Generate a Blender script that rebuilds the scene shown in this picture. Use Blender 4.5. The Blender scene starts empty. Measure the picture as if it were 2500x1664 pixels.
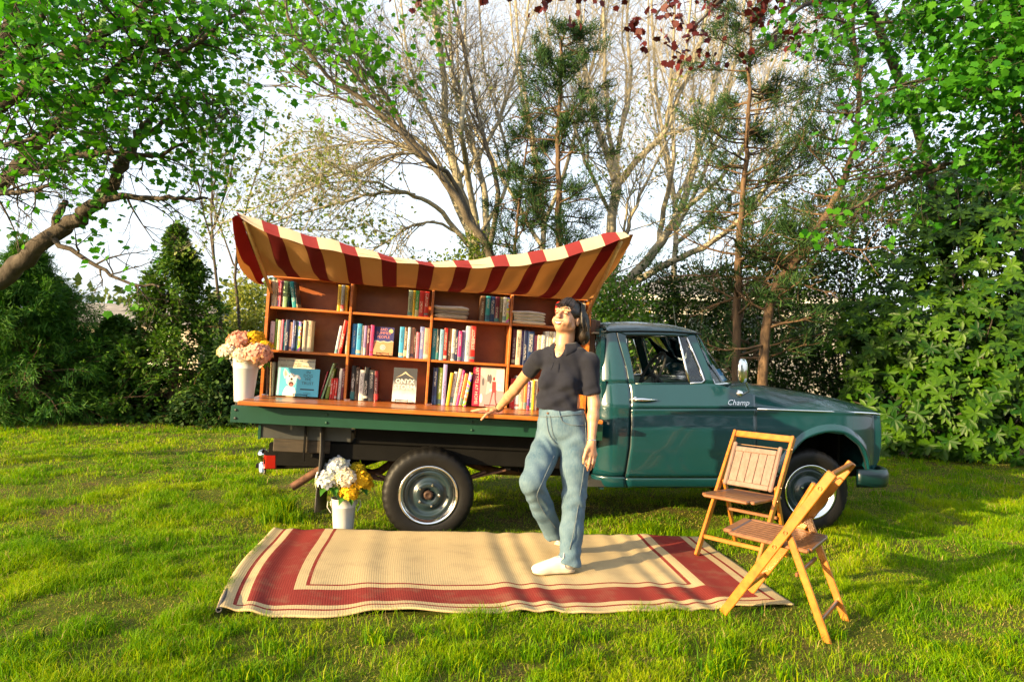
import bpy, bmesh, math, random
import numpy as np
from mathutils import Vector, Matrix

random.seed(7)
RNG = np.random.default_rng(11)
SC = bpy.context.scene
COL = SC.collection

# ------------------------------------------------------------------ camera
FPX = 1666.7                      # focal length in photo pixels (24 mm on 36 mm)
CXP, CYP, CAM_H = 1250.0, 832.0, 1.38
PITCH = math.atan(18 / FPX)
ROLL = 0.022
cam_data = bpy.data.cameras.new('camera')
cam = bpy.data.objects.new('camera', cam_data)
COL.objects.link(cam)
cam_data.lens = 24.0
cam_data.sensor_width = 36.0
cam_data.clip_end = 800.0
cam_data.dof.use_dof = True
cam_data.dof.focus_distance = 4.7
cam_data.dof.aperture_fstop = 4.5
cam.matrix_world = (Matrix.Translation((0, 0, CAM_H)) @ Matrix.Rotation(math.pi / 2 + PITCH, 4, 'X')
                    @ Matrix.Rotation(ROLL, 4, 'Z'))
SC.camera = cam

# ------------------------------------------------------------------ light
SUN_AZ = Vector((-0.84, -0.54, 0)).normalized()       # towards the sun
SUN_EL = math.radians(15)
to_sun = Vector((SUN_AZ.x * math.cos(SUN_EL), SUN_AZ.y * math.cos(SUN_EL), math.sin(SUN_EL)))
world = bpy.data.worlds.new('World')
SC.world = world
world.use_nodes = True
wn = world.node_tree
wn.nodes.clear()
wo = wn.nodes.new('ShaderNodeOutputWorld')
wb = wn.nodes.new('ShaderNodeBackground')
ws = wn.nodes.new('ShaderNodeTexSky')
ws.sky_type = 'NISHITA'
ws.sun_disc = False
ws.sun_elevation = SUN_EL
ws.sun_rotation = math.atan2(to_sun.x, to_sun.y)
ws.air_density = 1.0
ws.dust_density = 5.0
ws.ozone_density = 1.5
wb.inputs['Strength'].default_value = 0.12
veil = wn.nodes.new('ShaderNodeMix'); veil.data_type = 'RGBA'        # thin bright haze over the whole sky
veil.inputs['Factor'].default_value = 0.55
veil.inputs['B'].default_value = (4.5, 4.85, 5.3, 1.0)
wn.links.new(ws.outputs[0], veil.inputs['A'])
wn.links.new(veil.outputs['Result'], wb.inputs[0])
wn.links.new(wb.outputs[0], wo.inputs[0])
sun_data = bpy.data.lights.new('sun', 'SUN')
sun_data.energy = 5.0
sun_data.angle = math.radians(0.6)
sun_data.color = (1.0, 0.73, 0.37)
sun = bpy.data.objects.new('sun', sun_data)
COL.objects.link(sun)
sun.rotation_euler = to_sun.to_track_quat('Z', 'Y').to_euler()
sun.location = (-8, -6, 9)
SC.view_settings.view_transform = 'Standard'
SC.view_settings.look = 'None'
SC.view_settings.gamma = 1.0
SC.view_settings.exposure = 1.7
SC.view_settings.use_curve_mapping = False

# ------------------------------------------------------------------ pixel helpers (photo is 2500 x 1664)
def ray(px, py):
    dx, dy = px - CXP, py - CYP
    a = dx * math.cos(ROLL) + dy * math.sin(ROLL)
    b = -dx * math.sin(ROLL) + dy * math.cos(ROLL)
    x, y, z = a / FPX, 1.0, -b / FPX
    c, s = math.cos(PITCH), math.sin(PITCH)
    return Vector((x, y * c - z * s, y * s + z * c))

def P(px, py, Y):
    d = ray(px, py)
    return Vector((0, 0, CAM_H)) + d * (Y / d.y)

def G(px, py, z=0.0):
    d = ray(px, py)
    return Vector((0, 0, CAM_H)) + d * ((z - CAM_H) / d.z)

def sstep(a, b, x):
    t = np.clip((x - a) / (b - a), 0, 1)
    return t * t * (3 - 2 * t)

def ground_z(x, y):
    """the lawn falls a hand's breadth towards the truck"""
    x = np.asarray(x, float); y = np.asarray(y, float)
    z = -0.09 * sstep(4.95, 5.3, y - 0.06 * x)
    off = np.maximum(np.maximum(np.abs(x + .05) - 1.75, np.abs(y - 4.15) - 1.0), 0)
    z = z + sstep(.05, .5, off) * (y < 8) * (.010 * np.sin(x * 7.1 + 1.3 * np.sin(y * 3.1)) * np.sin(y * 6.3 + x) + .008 * np.sin(x * 3.3 + 2) * np.sin(y * 2.9 + .7 * x))
    z = z + 0.012 * np.sin(x * 1.7 + 0.6) * np.sin(y * 1.3) * sstep(5.6, 7.0, y)
    return z

# ------------------------------------------------------------------ mesh helpers
class MB:
    def __init__(self):
        self.v = []; self.f = []; self.m = []; self.uv = {}
    def add(self, vs, fs, mi=0):
        o = len(self.v)
        self.v += [tuple(p) for p in vs]
        for f in fs:
            self.f.append([i + o for i in f]); self.m.append(mi)
        return o
    def box(self, c, s, rot=None, ch=0.0, mi=0):
        hx, hy, hz = s[0] / 2, s[1] / 2, s[2] / 2
        c = Vector(c)
        R = rot if rot is not None else Matrix.Identity(3)
        if ch <= 0:
            vs = [Vector((sx * hx, sy * hy, sz * hz)) for sx in (-1, 1) for sy in (-1, 1) for sz in (-1, 1)]
            fs = [(0, 1, 3, 2), (4, 6, 7, 5), (0, 4, 5, 1), (2, 3, 7, 6), (0, 2, 6, 4), (1, 5, 7, 3)]
        else:
            ch = min(ch, hx * .9, hy * .9, hz * .9)
            bm = bmesh.new()
            bmesh.ops.create_cube(bm, size=1)
            for q in bm.verts: q.co = Vector((q.co.x * s[0], q.co.y * s[1], q.co.z * s[2]))
            bmesh.ops.bevel(bm, geom=bm.edges[:], offset=ch, segments=1, affect='EDGES', profile=.5)
            bm.verts.ensure_lookup_table()
            vs = [q.co.copy() for q in bm.verts]; fs = [[q.index for q in f.verts] for f in bm.faces]
            bm.free()
        self.add([c + R @ p for p in vs], fs, mi)
        return self
    def bar(self, p0, p1, w, t, side=(0, 0, 1), ch=0.0, mi=0):
        """box from p0 to p1; w across `side`, t across the third axis"""
        p0, p1 = Vector(p0), Vector(p1)
        d = (p1 - p0); L = d.length; d.normalize()
        s = Vector(side); s = (s - d * s.dot(d)).normalized()
        n = d.cross(s)
        R = Matrix((d, s, n)).transposed()
        return self.box((p0 + p1) / 2, (L, w, t), R, ch, mi)
    def tube(self, pts, rad, n=8, cap=True, mi=0, closed=False):
        pts = [Vector(p) for p in pts]
        if not hasattr(rad, '__len__'): rad = [rad] * len(pts)
        N = len(pts)
        up = None; rings = []
        for i, p in enumerate(pts):
            if closed: d = pts[(i + 1) % N] - pts[i - 1]
            else: d = pts[min(i + 1, N - 1)] - pts[max(i - 1, 0)]
            if d.length < 1e-9: d = Vector((0, 0, 1))
            d.normalize()
            if up is None:
                up = Vector((0, 0, 1)) if abs(d.z) < .9 else Vector((1, 0, 0))
            up = (up - d * up.dot(d))
            if up.length < 1e-6: up = d.orthogonal()
            up.normalize(); sd = d.cross(up)
            rings.append([p + (up * math.cos(2 * math.pi * k / n) + sd * math.sin(2 * math.pi * k / n)) * rad[i] for k in range(n)])
        vs = [q for r in rings for q in r]; fs = []
        for i in range(N if closed else N - 1):
            a, b = i * n, ((i + 1) % N) * n
            for k in range(n):
                fs.append((a + k, a + (k + 1) % n, b + (k + 1) % n, b + k))
        if cap and not closed:
            fs.append(tuple(range(n - 1, -1, -1))); fs.append(tuple((N - 1) * n + k for k in range(n)))
        self.add(vs, fs, mi)
        return self
    def lathe(self, prof, n=32, axis='z', c=(0, 0, 0), mi=0, cap=False):
        """prof = [(r, h)...] round an axis through c"""
        vs = []; fs = []
        for r, h in prof:
            for k in range(n):
                a = 2 * math.pi * k / n
                x, y = r * math.cos(a), r * math.sin(a)
                q = (x, y, h) if axis == 'z' else ((x, h, y) if axis == 'y' else (h, x, y))
                vs.append(Vector(q) + Vector(c))
        for i in range(len(prof) - 1):
            for k in range(n):
                q = (i * n + k, i * n + (k + 1) % n, (i + 1) * n + (k + 1) % n, (i + 1) * n + k)
                fs.append(q[::-1] if axis == 'y' else q)
        if cap:
            fs.append(tuple(range(n))); fs.append(tuple((len(prof) - 1) * n + k for k in range(n)))
        self.add(vs, fs, mi)
        return self
    def grid(self, fn, nu, nv, mi=0, uvs=False):
        o = len(self.v)
        for i in range(nu + 1):
            for j in range(nv + 1):
                p = fn(i / nu, j / nv)
                self.v.append(tuple(p))
        for i in range(nu):
            for j in range(nv):
                a = o + i * (nv + 1) + j
                self.f.append([a, a + nv + 1, a + nv + 2, a + 1]); self.m.append(mi)
        return self
    def prism(self, outline, y0, y1, mi=0):
        """outline in x,z pulled from y0 to y1"""
        n = len(outline)
        vs = [(x, y0, z) for x, z in outline] + [(x, y1, z) for x, z in outline]
        fs = [tuple(range(n)), tuple(range(2 * n - 1, n - 1, -1))]
        fs += [(k, k + n, (k + 1) % n + n, (k + 1) % n) for k in range(n)]
        self.add(vs, fs, mi)
        return self
    def build(self, name, mat, parent=None, smooth=False, solid=0.0, recalc=True, bevel=0.0, subsurf=0):
        me = bpy.data.meshes.new(name)
        me.from_pydata(self.v, [], self.f)
        mats = mat if isinstance(mat, (list, tuple)) else [mat]
        for q in mats: me.materials.append(q)
        if len(mats) > 1: me.polygons.foreach_set('material_index', self.m)
        if recalc:
            bm = bmesh.new(); bm.from_mesh(me)
            bmesh.ops.recalc_face_normals(bm, faces=bm.faces[:]); bm.to_mesh(me); bm.free()
        if smooth: me.polygons.foreach_set('use_smooth', [True] * len(me.polygons))
        me.update()
        return link(name, me, parent, smooth, solid, bevel, subsurf)

def link(name, me, parent=None, smooth=False, solid=0.0, bevel=0.0, subsurf=0):
    o = bpy.data.objects.new(name, me)
    COL.objects.link(o)
    if parent is not None: o.parent = parent
    if solid:
        q = o.modifiers.new('solid', 'SOLIDIFY'); q.thickness = abs(solid); q.offset = -1 if solid > 0 else 1
        if len(me.materials) == 1 and me.materials[0].name.startswith('teal'):
            me.materials.append(MATS['panel_edge']); q.material_offset_rim = 1
    if bevel:
        q = o.modifiers.new('bevel', 'BEVEL'); q.width = bevel; q.segments = 2; q.limit_method = 'ANGLE'
        q.angle_limit = math.radians(40); q.harden_normals = False
    if subsurf:
        q = o.modifiers.new('sub', 'SUBSURF'); q.levels = subsurf; q.render_levels = subsurf
    return o

def mesh_np(name, V, F, mat, parent=None, smooth=False, uv=None, cols=None):
    """big mesh from arrays; F is (M,k) or a list of such arrays"""
    Fs = F if isinstance(F, list) else [F]
    V = np.asarray(V, np.float32)
    me = bpy.data.meshes.new(name)
    me.vertices.add(len(V)); me.vertices.foreach_set('co', V.ravel())
    loops = np.concatenate([f.ravel() for f in Fs]).astype(np.int32)
    tot = np.concatenate([np.full(len(f), f.shape[1], np.int32) for f in Fs])
    start = np.concatenate([[0], np.cumsum(tot)[:-1]]).astype(np.int32)
    me.loops.add(len(loops)); me.loops.foreach_set('vertex_index', loops)
    me.polygons.add(len(tot)); me.polygons.foreach_set('loop_start', start); me.polygons.foreach_set('loop_total', tot)
    if smooth: me.polygons.foreach_set('use_smooth', np.ones(len(tot), bool))
    mats = mat if isinstance(mat, (list, tuple)) else [mat]
    for q in mats: me.materials.append(q)
    if uv is not None:
        ul = me.uv_layers.new(name='UVMap')
        ul.data.foreach_set('uv', np.asarray(uv, np.float32)[loops].ravel())
    if cols is not None:
        at = me.attributes.new('tone', 'FLOAT', 'POINT'); at.data.foreach_set('value', np.asarray(cols, np.float32))
    me.update(calc_edges=True); me.validate()
    return link(name, me, parent, smooth)

def thing(name, label, cat, M=None, group=None):
    o = bpy.data.objects.new(name, None); COL.objects.link(o)
    o.empty_display_size = .1
    if M is not None: o.matrix_world = M
    return tag(o, label, cat, group)

def tag(o, label, cat, group=None):
    o['label'] = label; o['category'] = cat
    if group: o['group'] = group
    return o

def structure(o):
    o['kind'] = 'structure'; return o

def stuff(o):
    o['kind'] = 'stuff'; return o

# ------------------------------------------------------------------ materials
def nmat(name):
    m = bpy.data.materials.new(name); m.use_nodes = True
    nt = m.node_tree
    b = nt.nodes['Principled BSDF']
    return m, nt, b

def rgb(c): return (c[0], c[1], c[2], 1.0)

def coords(nt, kind='Object', scale=(1, 1, 1)):
    tc = nt.nodes.new('ShaderNodeTexCoord'); mp = nt.nodes.new('ShaderNodeMapping')
    mp.inputs['Scale'].default_value = scale
    nt.links.new(tc.outputs[kind], mp.inputs['Vector'])
    return mp.outputs['Vector']

def noise(nt, vec, scale, detail=4, rough=.55):
    n = nt.nodes.new('ShaderNodeTexNoise'); n.inputs['Scale'].default_value = scale
    n.inputs['Detail'].default_value = detail; n.inputs['Roughness'].default_value = rough
    if vec is not None: nt.links.new(vec, n.inputs['Vector'])
    return n.outputs['Fac']

def mixc(nt, fac, a, b, blend='MIX'):
    m = nt.nodes.new('ShaderNodeMix'); m.data_type = 'RGBA'; m.blend_type = blend
    for s, v in ((m.inputs['Factor'], fac), (m.inputs['A'], a), (m.inputs['B'], b)):
        if isinstance(v, (int, float)): s.default_value = v
        elif isinstance(v, tuple): s.default_value = rgb(v)
        else: nt.links.new(v, s)
    return m.outputs['Result']

def ramp(nt, fac, lo, hi, inv=False):
    r = nt.nodes.new('ShaderNodeMapRange'); r.inputs['From Min'].default_value = lo; r.inputs['From Max'].default_value = hi
    if inv: r.inputs['To Min'].default_value = 1; r.inputs['To Max'].default_value = 0
    nt.links.new(fac, r.inputs['Value'])
    return r.outputs['Result']

def math_(nt, op, a, b=None, c=None):
    m = nt.nodes.new('ShaderNodeMath'); m.operation = op
    for s, v in zip(m.inputs, (a, b, c)):
        if v is None: continue
        if isinstance(v, (int, float)): s.default_value = v
        else: nt.links.new(v, s)
    return m.outputs[0]

def bump(nt, b, h, strength=.3, dist=.01):
    n = nt.nodes.new('ShaderNodeBump'); n.inputs['Strength'].default_value = strength; n.inputs['Distance'].default_value = dist
    nt.links.new(h, n.inputs['Height']); nt.links.new(n.outputs[0], b.inputs['Normal'])

MATS = {}
def mat(name, col, rough=.6, metal=0.0, var=.15, vscale=8.0, bmp=0.0, bscale=60.0, coat=0.0, trans=0.0, spec=.5, stretch=(1, 1, 1), sheen=0):
    if name in MATS: return MATS[name]
    m, nt, b = nmat(name)
    vec = coords(nt, scale=stretch)
    if var > 0:
        f = noise(nt, vec, vscale)
        c = mixc(nt, ramp(nt, f, .3, .7), tuple(x * (1 - var) for x in col), tuple(min(1, x * (1 + var)) for x in col))
        nt.links.new(c, b.inputs['Base Color'])
    else:
        b.inputs['Base Color'].default_value = rgb(col)
    b.inputs['Roughness'].default_value = rough; b.inputs['Metallic'].default_value = metal
    b.inputs['Specular IOR Level'].default_value = spec
    b.inputs['Coat Weight'].default_value = coat; b.inputs['Coat Roughness'].default_value = .04
    if sheen: b.inputs['Sheen Weight'].default_value = sheen
    if bmp > 0: bump(nt, b, noise(nt, vec, bscale, 6), bmp, .004)
    if trans > 0:
        t = nt.nodes.new('ShaderNodeBsdfTranslucent')
        if var > 0: nt.links.new(c, t.inputs['Color'])
        else: t.inputs['Color'].default_value = rgb(col)
        mx = nt.nodes.new('ShaderNodeMixShader'); mx.inputs[0].default_value = trans
        nt.links.new(b.outputs[0], mx.inputs[1]); nt.links.new(t.outputs[0], mx.inputs[2])
        nt.links.new(mx.outputs[0], nt.nodes['Material Output'].inputs['Surface'])
    MATS[name] = m
    return m

def leafmat(name, dark, light, trans=.35, rough=.5, tone=True):
    """foliage: colour drifts leaf by leaf through the `tone` attribute"""
    if name in MATS: return MATS[name]
    m, nt, b = nmat(name)
    at = nt.nodes.new('ShaderNodeAttribute'); at.attribute_name = 'tone'
    c = mixc(nt, at.outputs['Fac'], dark, light)
    nt.links.new(c, b.inputs['Base Color']); b.inputs['Roughness'].default_value = rough
    b.inputs['Specular IOR Level'].default_value = .2
    t = nt.nodes.new('ShaderNodeBsdfTranslucent')
    nt.links.new(mixc(nt, 1.0, c, (1.0, 1.15, .55), 'MULTIPLY'), t.inputs['Color'])
    mx = nt.nodes.new('ShaderNodeMixShader'); mx.inputs[0].default_value = trans
    nt.links.new(b.outputs[0], mx.inputs[1]); nt.links.new(t.outputs[0], mx.inputs[2])
    nt.links.new(mx.outputs[0], nt.nodes['Material Output'].inputs['Surface'])
    MATS[name] = m
    return m

def woodmat(name, dark, light, scale=(2, 30, 30), rough=.4, coat=.25):
    if name in MATS: return MATS[name]
    m, nt, b = nmat(name)
    vec = coords(nt, scale=scale)
    f = noise(nt, vec, 1.6, 6, .6)
    c = mixc(nt, ramp(nt, f, .32, .68), dark, light)
    big = noise(nt, coords(nt, scale=(1, 1, 1)), 3.0, 3)
    c = mixc(nt, ramp(nt, big, .35, .75), c, mixc(nt, .5, c, dark))
    nt.links.new(c, b.inputs['Base Color']); b.inputs['Roughness'].default_value = rough
    b.inputs['Coat Weight'].default_value = coat; b.inputs['Coat Roughness'].default_value = .25
    bump(nt, b, f, .15, .002)
    MATS[name] = m
    return m

def glassmat(name, tint=(.9, .95, .95), alpha=.15):
    if name in MATS: return MATS[name]
    m, nt, b = nmat(name)
    g = nt.nodes.new('ShaderNodeBsdfGlossy'); g.inputs['Roughness'].default_value = .02
    t = nt.nodes.new('ShaderNodeBsdfTransparent'); t.inputs['Color'].default_value = rgb(tint)
    fr = nt.nodes.new('ShaderNodeFresnel'); fr.inputs['IOR'].default_value = 1.5
    mx = nt.nodes.new('ShaderNodeMixShader')
    nt.links.new(math_(nt, 'ADD', fr.outputs[0], alpha), mx.inputs[0])
    nt.links.new(t.outputs[0], mx.inputs[1]); nt.links.new(g.outputs[0], mx.inputs[2])
    nt.links.new(mx.outputs[0], nt.nodes['Material Output'].inputs['Surface'])
    MATS[name] = m
    return m

def text(body, size, m, parent, M, name='lettering', align='CENTER', ext=.0003, bold=0.0, squash=1.0, shear=0.0):
    cu = bpy.data.curves.new('t', 'FONT'); cu.body = body; cu.size = size
    cu.align_x = align; cu.align_y = 'CENTER'; cu.extrude = ext; cu.offset = bold; cu.resolution_u = 2; cu.shear = shear
    o = bpy.data.objects.new('t', cu); COL.objects.link(o)
    dg = bpy.context.evaluated_depsgraph_get(); dg.update()
    me = bpy.data.meshes.new_from_object(o.evaluated_get(dg))
    bpy.data.objects.remove(o); bpy.data.curves.remove(cu)
    me.name = name; me.materials.clear(); me.materials.append(m)
    if squash != 1.0: me.transform(Matrix.Diagonal((squash, 1, 1, 1)))
    q = link(name, me, parent)
    q.matrix_local = M
    return q
# ================================================================== leaf templates and branch builder
LEAF_DIAMOND = (np.array([[0, 0, 0], [.32, .42, .06], [0, 1, -.05], [-.32, .42, .06]], np.float32), np.array([[0, 1, 2, 3]]))
LEAF_OVAL = (np.array([[0, 0, 0], [.13, .25, .03], [.19, .6, .03], [.05, .97, -.06], [0, 1, -.07], [-.05, .97, -.06], [-.19, .6, .03], [-.13, .25, .03]], np.float32),
             np.array([[0, 1, 2, 3], [0, 3, 4, 5], [0, 5, 6, 7]]))
_a = [(0, 0), (.12, .07), (.38, .04), (.38, .24), (.60, .46), (.44, .52), (.36, .70), (.20, .72), (0, 1.0),
      (-.20, .72), (-.36, .70), (-.44, .52), (-.60, .46), (-.38, .24), (-.38, .04), (-.12, .07)]
LEAF_MAPLE = (np.array([[x, y, -.22 * (x * x + .6 * (y - .35) ** 2)] for x, y in _a], np.float32), np.array([list(range(16))]))
LEAF_NEEDLE = (np.array([[-.055, 0, 0], [.055, 0, 0], [.04, 1, 0], [-.04, 1, 0]], np.float32), np.array([[0, 1, 2, 3]]))

def frames(n, r, up=.0, dirs=None, spread=1.0):
    """random rotation matrices, columns = leaf x, leaf y (length), leaf z (normal)"""
    if dirs is None:
        y = r.standard_normal((n, 3))
    else:
        y = dirs / np.linalg.norm(dirs, axis=1, keepdims=True) + spread * r.standard_normal((n, 3)) * .6
    y /= np.linalg.norm(y, axis=1, keepdims=True)
    z = r.standard_normal((n, 3)); z[:, 2] += up * 3
    if up > .7: y[:, 2] *= .2; y /= np.linalg.norm(y, axis=1, keepdims=True)
    z -= y * (z * y).sum(1, keepdims=True); z /= np.linalg.norm(z, axis=1, keepdims=True) + 1e-9
    x = np.cross(y, z)
    return np.stack([x, y, z], -1)

def leaf_cards(pos, tpl, size, r, up=.3, dirs=None, spread=1.0, tone=None, R=None):
    tv, tf = tpl; n = len(pos)
    if R is None: R = frames(n, r, up, dirs, spread)
    size = np.broadcast_to(np.asarray(size, np.float32), (n,))
    V = np.einsum('nij,kj->nki', R, tv) * size[:, None, None] + pos[:, None, :]
    F = (np.arange(n) * len(tv))[:, None, None] + tf[None]
    if tone is None: tone = np.clip(.45 + .25 * r.standard_normal(n), 0, 1)
    return V.reshape(-1, 3), F.reshape(-1, tf.shape[1]), np.repeat(tone, len(tv))

def leaf_objects(pos, tpl, size, R, m, parent, tone, org=(0, 0, 0)):
    """single leaves that can be picked apart: linked copies sharing three meshes"""
    tv, tf = tpl
    mes = []
    for k in range(4):
        me = bpy.data.meshes.new('leaf'); me.from_pydata([tuple(p) for p in tv], [], [list(map(int, f)) for f in tf])
        me.materials.append(m)
        at = me.attributes.new('tone', 'FLOAT', 'POINT'); at.data.foreach_set('value', np.full(len(tv), .15 + .23 * k, np.float32))
        mes.append(me)
    size = np.broadcast_to(np.asarray(size), (len(pos),))
    for p, s, r_, t in zip(pos, size, R, tone):
        o = bpy.data.objects.new('leaf', mes[int(np.clip((t - .05) / .24, 0, 3))])
        M = Matrix([list(map(float, r_[i] * s)) + [float(p[i] - org[i])] for i in range(3)] + [[0, 0, 0, 1]])
        COL.objects.link(o); o.parent = parent; o.matrix_basis = M

class Wood:
    """collects branch tubes"""
    def __init__(self, seed):
        self.V = []; self.Q = []; self.n = 0; self.r = random.Random(seed); self.tips = []; self.tipdirs = []; self.lv = []
    def tube(self, pts, rad, n):
        o = self.n; N = len(pts); up = None
        for i in range(N):
            a = pts[max(i - 1, 0)]; b = pts[min(i + 1, N - 1)]
            d = (b - a).normalized()
            if up is None: up = d.orthogonal()
            up = (up - d * up.dot(d))
            up = up.normalized() if up.length > 1e-6 else d.orthogonal()
            sd = d.cross(up); p = pts[i]; r = rad[i]
            for k in range(n):
                c, s = math.cos(2 * math.pi * k / n) * r, math.sin(2 * math.pi * k / n) * r
                self.V.append((p.x + up.x * c + sd.x * s, p.y + up.y * c + sd.y * s, p.z + up.z * c + sd.z * s))
        for i in range(N - 1):
            for k in range(n):
                self.Q.append((o + i * n + k, o + i * n + (k + 1) % n, o + (i + 1) * n + (k + 1) % n, o + (i + 1) * n + k))
        self.n += N * n
    def smooth(self, pts, k=3, wob=0.0):
        out = []
        for i in range(len(pts) - 1):
            p0 = pts[max(i - 1, 0)]; p1 = pts[i]; p2 = pts[i + 1]; p3 = pts[min(i + 2, len(pts) - 1)]
            for j in range(k):
                t = j / k
                q = .5 * ((2 * p1) + (p2 - p0) * t + (2 * p0 - 5 * p1 + 4 * p2 - p3) * t * t + (3 * p1 - p0 - 3 * p2 + p3) * t ** 3)
                if wob: q = q + Vector((self.r.gauss(0, wob), self.r.gauss(0, wob), self.r.gauss(0, wob)))
                out.append(q)
        out.append(pts[-1])
        return out
    def limb(self, pts, r0, r1, n=8, k=3, wob=0.0):
        s = self.smooth([Vector(p) for p in pts], k, wob); N = len(s)
        self.tube(s, [r0 + (r1 - r0) * (i / (N - 1)) ** .8 for i in range(N)], n)
        return s
    def twig(self, p, d, L, r, levels, nch, spread=.6, lift=.12, seg=4, wob=.16, ratio=.6, n=None):
        """a branch with children; end points are kept as leaf sites"""
        g = self.r.gauss
        pts = [p]; dirs = []
        d = d.normalized()
        for i in range(seg):
            d = (d + Vector((g(0, wob), g(0, wob), g(0, wob) + lift / seg))).normalized()
            pts.append(pts[-1] + d * (L / seg)); dirs.append(d)
        nn = n or (5 if r > .02 else (4 if r > .008 else 3))
        self.tube(pts, [r * (1 - .75 * i / seg) for i in range(seg + 1)], nn)
        if levels <= 0:
            for q, e in zip(pts[1:], dirs): self.tips.append(q); self.tipdirs.append(e)
            return
        self.tips.append(pts[-1]); self.tipdirs.append(dirs[-1])
        for c in range(nch):
            t = .25 + .75 * (c + self.r.random()) / nch
            i = min(int(t * seg), seg - 1); f = t * seg - i
            q = pts[i].lerp(pts[i + 1], f); e = dirs[i]
            sd = Vector((g(0, 1), g(0, 1), g(0, 1))); sd = (sd - e * sd.dot(e)).normalized()
            cd = (e * (1 - spread * .6) + sd * spread).normalized()
            self.twig(q, cd, L * ratio * (1.15 - .5 * t) * self.r.uniform(.7, 1.25), r * .55 * (1.1 - .5 * t), levels - 1, max(2, int(nch * .75)), spread, lift, max(3, seg - 1), wob, ratio)
    def dress(self, path, n, L, r, levels, nch, spread=.7, lift=.15, start=.25, ratio=.6, bias=None, wob=.16):
        """spawn children along a limb path"""
        N = len(path)
        for c in range(n):
            t = start + (1 - start) * (c + self.r.random()) / n
            i = min(int(t * (N - 1)), N - 2)
            q = path[i].lerp(path[i + 1], t * (N - 1) - i); e = (path[i + 1] - path[i]).normalized()
            sd = Vector((self.r.gauss(0, 1), self.r.gauss(0, 1), self.r.gauss(0, 1)))
            sd = (sd - e * sd.dot(e)).normalized()
            d = e * (1 - spread * .55) + sd * spread
            if bias is not None: d = d + Vector(bias)
            self.twig(q, d, L * (1.2 - .6 * t) * self.r.uniform(.6, 1.3), r * (1.15 - .7 * t), levels, nch, spread, lift, 5, wob, ratio)
    def build(self, name, m, parent, org=(0, 0, 0)):
        return mesh_np(name, np.array(self.V, np.float32) - np.array(org, np.float32), np.array(self.Q, np.int32), m, parent, smooth=True)
    def sites(self):
        return np.array([tuple(t) for t in self.tips], np.float32), np.array([tuple(t) for t in self.tipdirs], np.float32)
# ================================================================== ground
def vnoise(x, y, scale, seed=0):
    r = np.random.default_rng(seed); L = r.random((64, 64))
    u = np.asarray(x) * scale; v = np.asarray(y) * scale
    i = np.floor(u).astype(int); j = np.floor(v).astype(int)
    a = u - i; b = v - j; a = a * a * (3 - 2 * a); b = b * b * (3 - 2 * b)
    g = lambda p, q: L[p % 64, q % 64]
    return (g(i, j) * (1 - a) + g(i + 1, j) * a) * (1 - b) + (g(i, j + 1) * (1 - a) + g(i + 1, j + 1) * a) * b

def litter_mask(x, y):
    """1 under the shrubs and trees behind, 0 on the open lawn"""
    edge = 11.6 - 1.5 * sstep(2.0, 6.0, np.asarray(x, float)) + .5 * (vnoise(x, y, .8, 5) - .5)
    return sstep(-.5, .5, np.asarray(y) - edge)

def lawn_material():
    m, nt, b = nmat('lawn_soil_and_grass')
    at = nt.nodes.new('ShaderNodeAttribute'); at.attribute_name = 'tone'
    geo = nt.nodes.new('ShaderNodeNewGeometry')
    n1 = noise(nt, geo.outputs['Position'], 1.6, 6, .6)
    n2 = noise(nt, geo.outputs['Position'], 55.0, 6, .8)
    n3 = noise(nt, geo.outputs['Position'], 6.0, 5, .6)
    grass = mixc(nt, ramp(nt, n2, .35, .65), (.03, .045, .006), (.12, .14, .012))
    soil = mixc(nt, ramp(nt, n2, .3, .75), (.035, .022, .008), (.20, .135, .06))
    c = mixc(nt, ramp(nt, n1, .52, .66), grass, soil)
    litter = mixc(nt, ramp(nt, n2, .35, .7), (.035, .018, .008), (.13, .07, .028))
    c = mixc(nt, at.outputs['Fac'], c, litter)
    nt.links.new(c, b.inputs['Base Color']); b.inputs['Roughness'].default_value = .95
    b.inputs['Specular IOR Level'].default_value = .1
    bump(nt, b, n2, .8, .03)
    return m

def make_lawn():
    xs = np.unique(np.concatenate([-np.geomspace(9, 260, 16)[::-1], np.arange(-9, 9.01, .15), np.geomspace(9, 260, 16)]))
    ys = np.unique(np.concatenate([-np.geomspace(1, 60, 10)[::-1], np.arange(-1, 13.01, .1), np.geomspace(13, 330, 20)]))
    X, Y = np.meshgrid(xs, ys, indexing='ij')
    Z = ground_z(X, Y) + .008 * (vnoise(X, Y, 3.0, 2) - .5) * (Y < 13)
    V = np.stack([X, Y, Z], -1).reshape(-1, 3)
    nx, ny = len(xs), len(ys)
    I = np.arange(nx * ny).reshape(nx, ny)
    F = np.stack([I[:-1, :-1], I[1:, :-1], I[1:, 1:], I[:-1, 1:]], -1).reshape(-1, 4)
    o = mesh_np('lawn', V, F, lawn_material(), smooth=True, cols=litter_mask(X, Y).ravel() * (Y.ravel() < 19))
    structure(o)

RUG = [G(520, 1512), G(1940, 1485), Vector((1.40, 5.02, 0)), Vector((-1.70, 4.98, 0))]   # FL FR BR BL
def in_poly(x, y, poly, grow=0.0):
    c = sum((Vector(p) for p in poly), Vector((0, 0, 0))) / len(poly)
    ins = np.ones(len(x), bool)
    for k in range(len(poly)):
        a, b = poly[k], poly[(k + 1) % len(poly)]
        ex, ey = b[0] - a[0], b[1] - a[1]; L = math.hypot(ex, ey)
        ins &= ((x - a[0]) * (-ey) + (y - a[1]) * ex) / L > -grow
    return ins

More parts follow.
